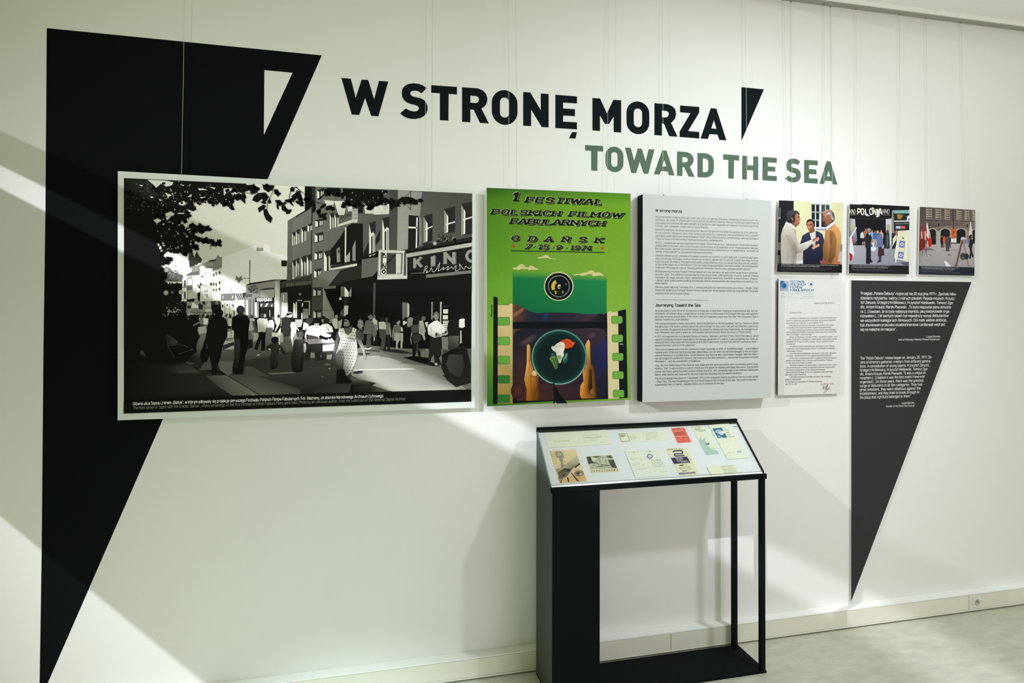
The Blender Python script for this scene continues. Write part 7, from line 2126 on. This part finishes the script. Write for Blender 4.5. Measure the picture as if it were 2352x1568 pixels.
r7, p = paper('second_festival_programme', [S2(330, 673), S2(740, 655), S2(990, 1165), S2(600, 1193)], (226, 224, 192), 'cream programme with a big violet figure two, front middle of the stand', 'brochure', 0.0018)
p.crop(1490, 950, 8.4)
VI = (58, 50, 92)
p.text('Gdańsk 8-15 IX', 362, 692, 664, 684, 18, (70, 66, 60), w=1.1)
p.line([(350, 706), (688, 692)], 4, (110, 106, 80))
p.line([(690, 660), (940, 1165)], 3, (200, 196, 160))
two = [(470, 742), (480, 724), (520, 716), (610, 712), (640, 718), (655, 740), (650, 762), (630, 768), (510, 776), (498, 790), (510, 810), (530, 814), (690, 804)]
p.line(two, 23, VI, smooth=True)
p.poly([(425, 852), (738, 824), (803, 942), (487, 968)], VI)
for i, (s, x0, x1) in enumerate((('FESTIWAL', 520, 665), ('POLSKICH', 534, 660), ('FILMÓW', 540, 654), ('FABULARNYCH', 548, 745), ('GDAŃSK 75', 622, 768))):
    p.text(s, x0, 866 + i * 18.5, x1, 858 + i * 18.5, 14, (222, 218, 206), w=1.1)
p.poly([(582, 990), (640, 978), (690, 980), (660, 1005), (600, 1008)], (96, 90, 84))
p.line([(700, 980), (750, 1000), (800, 1040), (800, 1075), (750, 1095)], 4, (150, 146, 130))
p.line([(580, 1035), (640, 1085), (700, 1100)], 4, (150, 146, 130))
p.text('WIELKI FESTYN FILMOWY', 582, 1048, 805, 1034, 15, (70, 64, 70), w=.9)
p.text('sala kinowa, amfiteatr', 600, 1068, 800, 1056, 13, (90, 84, 90), w=.9)
p.poly([(640, 1098), (740, 1092), (742, 1104), (645, 1110)], (70, 60, 80))
p.poly([(575, 1138), (890, 1116), (912, 1146), (590, 1172)], [(96, 70, 110), (96, 70, 110), (110, 80, 120), (96, 76, 116)])
for k in range(7):
    p.line([(590 + k * 10, 1140 - k * .7), (598 + k * 10, 1168 - k * .7)], 3, (190, 170, 190))
    p.line([(845 + k * 9, 1122 - k * .6), (853 + k * 9, 1150 - k * .6)], 3, (190, 170, 190))
p.text('CZEKAMY', 660, 1148, 840, 1136, 16, (226, 220, 210), w=1.1)
p.build('printed_text', r7)

r8, p = paper('wave_leaflet', [S2(812, 238), S2(1065, 218), S2(1362, 772), S2(1112, 795)], (226, 226, 204), 'narrow leaflet with a pale green wave, right back of the display stand', 'leaflet', 0.0014)
p.crop(1490, 950, 8.4)
WG = (172, 198, 184)
p.poly([(965, 505), (985, 470), (1020, 432), (1012, 470), (1020, 500), (1050, 480), (1085, 456), (1085, 490), (1105, 540), (1130, 610), (1180, 665), (1250, 690), (1328, 705), (1362, 772), (1112, 795), (1050, 680), (1000, 590)], WG)
p.line([(1040, 570), (1060, 620), (1100, 660)], 5, (216, 222, 206), smooth=True)
for i, (s, x0, x1) in enumerate((('XII FESTIWAL', 835, 1000), ('POLSKICH', 890, 1016), ('FILMÓW', 897, 1000), ('FABULARNYCH', 912, 1100), ('GDYNIA 87', 968, 1100))):
    p.text(s, x0, 258 + i * 22, x1, 250 + i * 23, 12, (96, 110, 110), w=1.1)
p.poly([(862, 300), (1090, 312), (1100, 322), (930, 324)], (150, 176, 176))
p.poly([(1090, 568), (1170, 560), (1172, 596), (1108, 604)], (96, 110, 160))
p.poly([(1102, 575), (1140, 566), (1150, 590), (1112, 596)], (140, 156, 186))
p.text('Gdynia, wrzesień 1987', 1092, 676, 1268, 664, 11, (110, 130, 130), w=.9)
p.build('printed_picture', r8)

r9, p = paper('blue_emblem_booklet', [S2(1148, 216), S2(1545, 185), S2(1935, 851), S2(1522, 878)], (228, 228, 208), 'cream booklet with a blue square emblem, far right end of the stand', 'booklet', 0.0030)
p.crop(1490, 950, 8.4)
BT = (38, 118, 150)
p.poly([(1228, 282), (1408, 268), (1518, 458), (1335, 470)], BT)
WB = (222, 226, 212)
p.poly([(1282, 345), (1300, 320), (1340, 306), (1390, 310), (1440, 330), (1465, 350), (1470, 370), (1440, 388), (1420, 410), (1390, 405), (1370, 388), (1350, 384), (1320, 375)], WB)
for r in (22, 38, 54):
    p.ring(1375, 358, r, r + 7, BT, BT, ky=.72, n=16, a0=math.radians(140), a1=math.radians(320))
p.poly([(1300, 345), (1330, 330), (1310, 360)], BT)
p.poly([(1330, 428), (1365, 420), (1372, 436), (1410, 440), (1408, 448), (1350, 445)], WB)
p.poly([(1395, 455), (1430, 452), (1430, 462), (1400, 466)], WB)
for s, x0, y, x1 in (('II', 1432, 277, 1448), ('FESTIWAL', 1462, 324, 1540), ('POLSKICH', 1485, 367, 1572), ('FILMÓW', 1514, 412, 1584), ('FABULARNYCH', 1530, 452, 1660)):
    p.text(s, x0, y, x1, y - 5, 16, (110, 110, 96), w=1.1)
p.text('Gdańsk 75', 1508, 768, 1660, 755, 16, (150, 150, 136), w=.9)
p.poly([(1695, 716), (1780, 708), (1805, 748), (1720, 758)], (186, 200, 204))
p.text('FPFF', 1712, 742, 1785, 736, 18, (96, 130, 150), w=.9)
for x, y in ((1222, 320), (1368, 575), (1505, 812)):
    p.line([(x - 10, y - 20), (x + 10, y + 18)], 5, (96, 90, 70))
p.line([(1522, 874), (1930, 848)], 4, (206, 190, 140))
p.build('printed_picture', r9)

r10, p = paper('folded_card', [S2(1112, 1022), S2(1690, 990), S2(1755, 1138), S2(1210, 1193)], (226, 226, 200), 'small cream card of printed lines, front right corner of the display stand', 'card')
p.crop(1490, 950, 8.4)
p.line([(1114, 1024), (1208, 1190)], 6, (110, 110, 80))
for i, (x0, y0, x1, y1) in enumerate(((1385, 1022, 1640, 1000), (1400, 1046, 1640, 1028), (1425, 1084, 1700, 1060), (1440, 1108, 1700, 1092), (1450, 1134, 1705, 1116), (1465, 1156, 1600, 1148))):
    p.text('Redakcja biuletynu', x0, y0, x1, y1, 15, (150, 140, 90) if i != 2 else (110, 104, 66), w=.9, k=2)
p.line([(1390, 1015), (1680, 996)], 3, (170, 160, 110))
p.build('printed_text', r10)

# ------------------------------------------------------------------ hanging cables
def cable(label, top, bot, y, zend=None):
    a, b = on_wall([top], y)[0], on_wall([bot], y)[0]
    zt_ = CEIL_Z - 0.030
    t = (zt_ - b[2]) / (a[2] - b[2])
    top3 = b + (a - b) * t
    root = tag(empty('hanging_cable', tuple(float(v) for v in b)), label, 'cable', 'hanging cables from the ceiling rail')
    tube('wire', [b, (b + top3) / 2 + A3((0.0015, 0, 0)), top3], 0.00075, M_WIRE, root)
    tube('rail_hook', [top3 + A3((0, 0, -.007)), top3 + A3((0, 0, .0005))], 0.0022, M_HOOK, root)
    return root


cable('clear hanging cable crossing the big black graphic above the street photograph', (423, 0), (417, 400), -0.018)
cable('clear hanging cable from ceiling to the upper right of the street photograph', (978, 0), (976, 431), -0.018)
cable('clear hanging cable holding the green poster at its upper left', (1166.5, 0), (1169, 433), -0.022)
cable('clear hanging cable holding the green poster at its upper right', (1397.5, 0), (1394, 442), -0.022)
cable('clear hanging cable holding the white text panel at its upper left', (1521, 0), (1523, 450), -0.022)
cable('clear hanging cable passing the small black wedge to the white text panel', (1711, 5), (1716, 459), -0.022)
cable('left hanging cable of the small photograph of three men', (1801, 12), (1808, 460.5), -0.015)
cable('cable beside the left photograph cable, running down behind it to the letter', (1817, 14), (1819, 640), -0.006)
cable('right hanging cable of the small photograph of three men', (1892.6, 22), (1892.6, 463.5), -0.015)
cable('cable by the last green letter, running down behind a photograph to the letter', (1908.5, 24), (1912.5, 640.5), -0.006)
cable('left hanging cable of the small cinema sign photograph', (1966, 30), (1967, 467.5), -0.015)
cable('right hanging cable of the small cinema sign photograph', (2066.5, 42), (2065, 472.5), -0.015)
cable('left hanging cable of the small photograph of flags and arches', (2127, 51), (2130.5, 475.7), -0.015)
cable('rightmost hanging cable, above the photograph of flags and arches', (2207.5, 60), (2217.5, 480.8), -0.015)
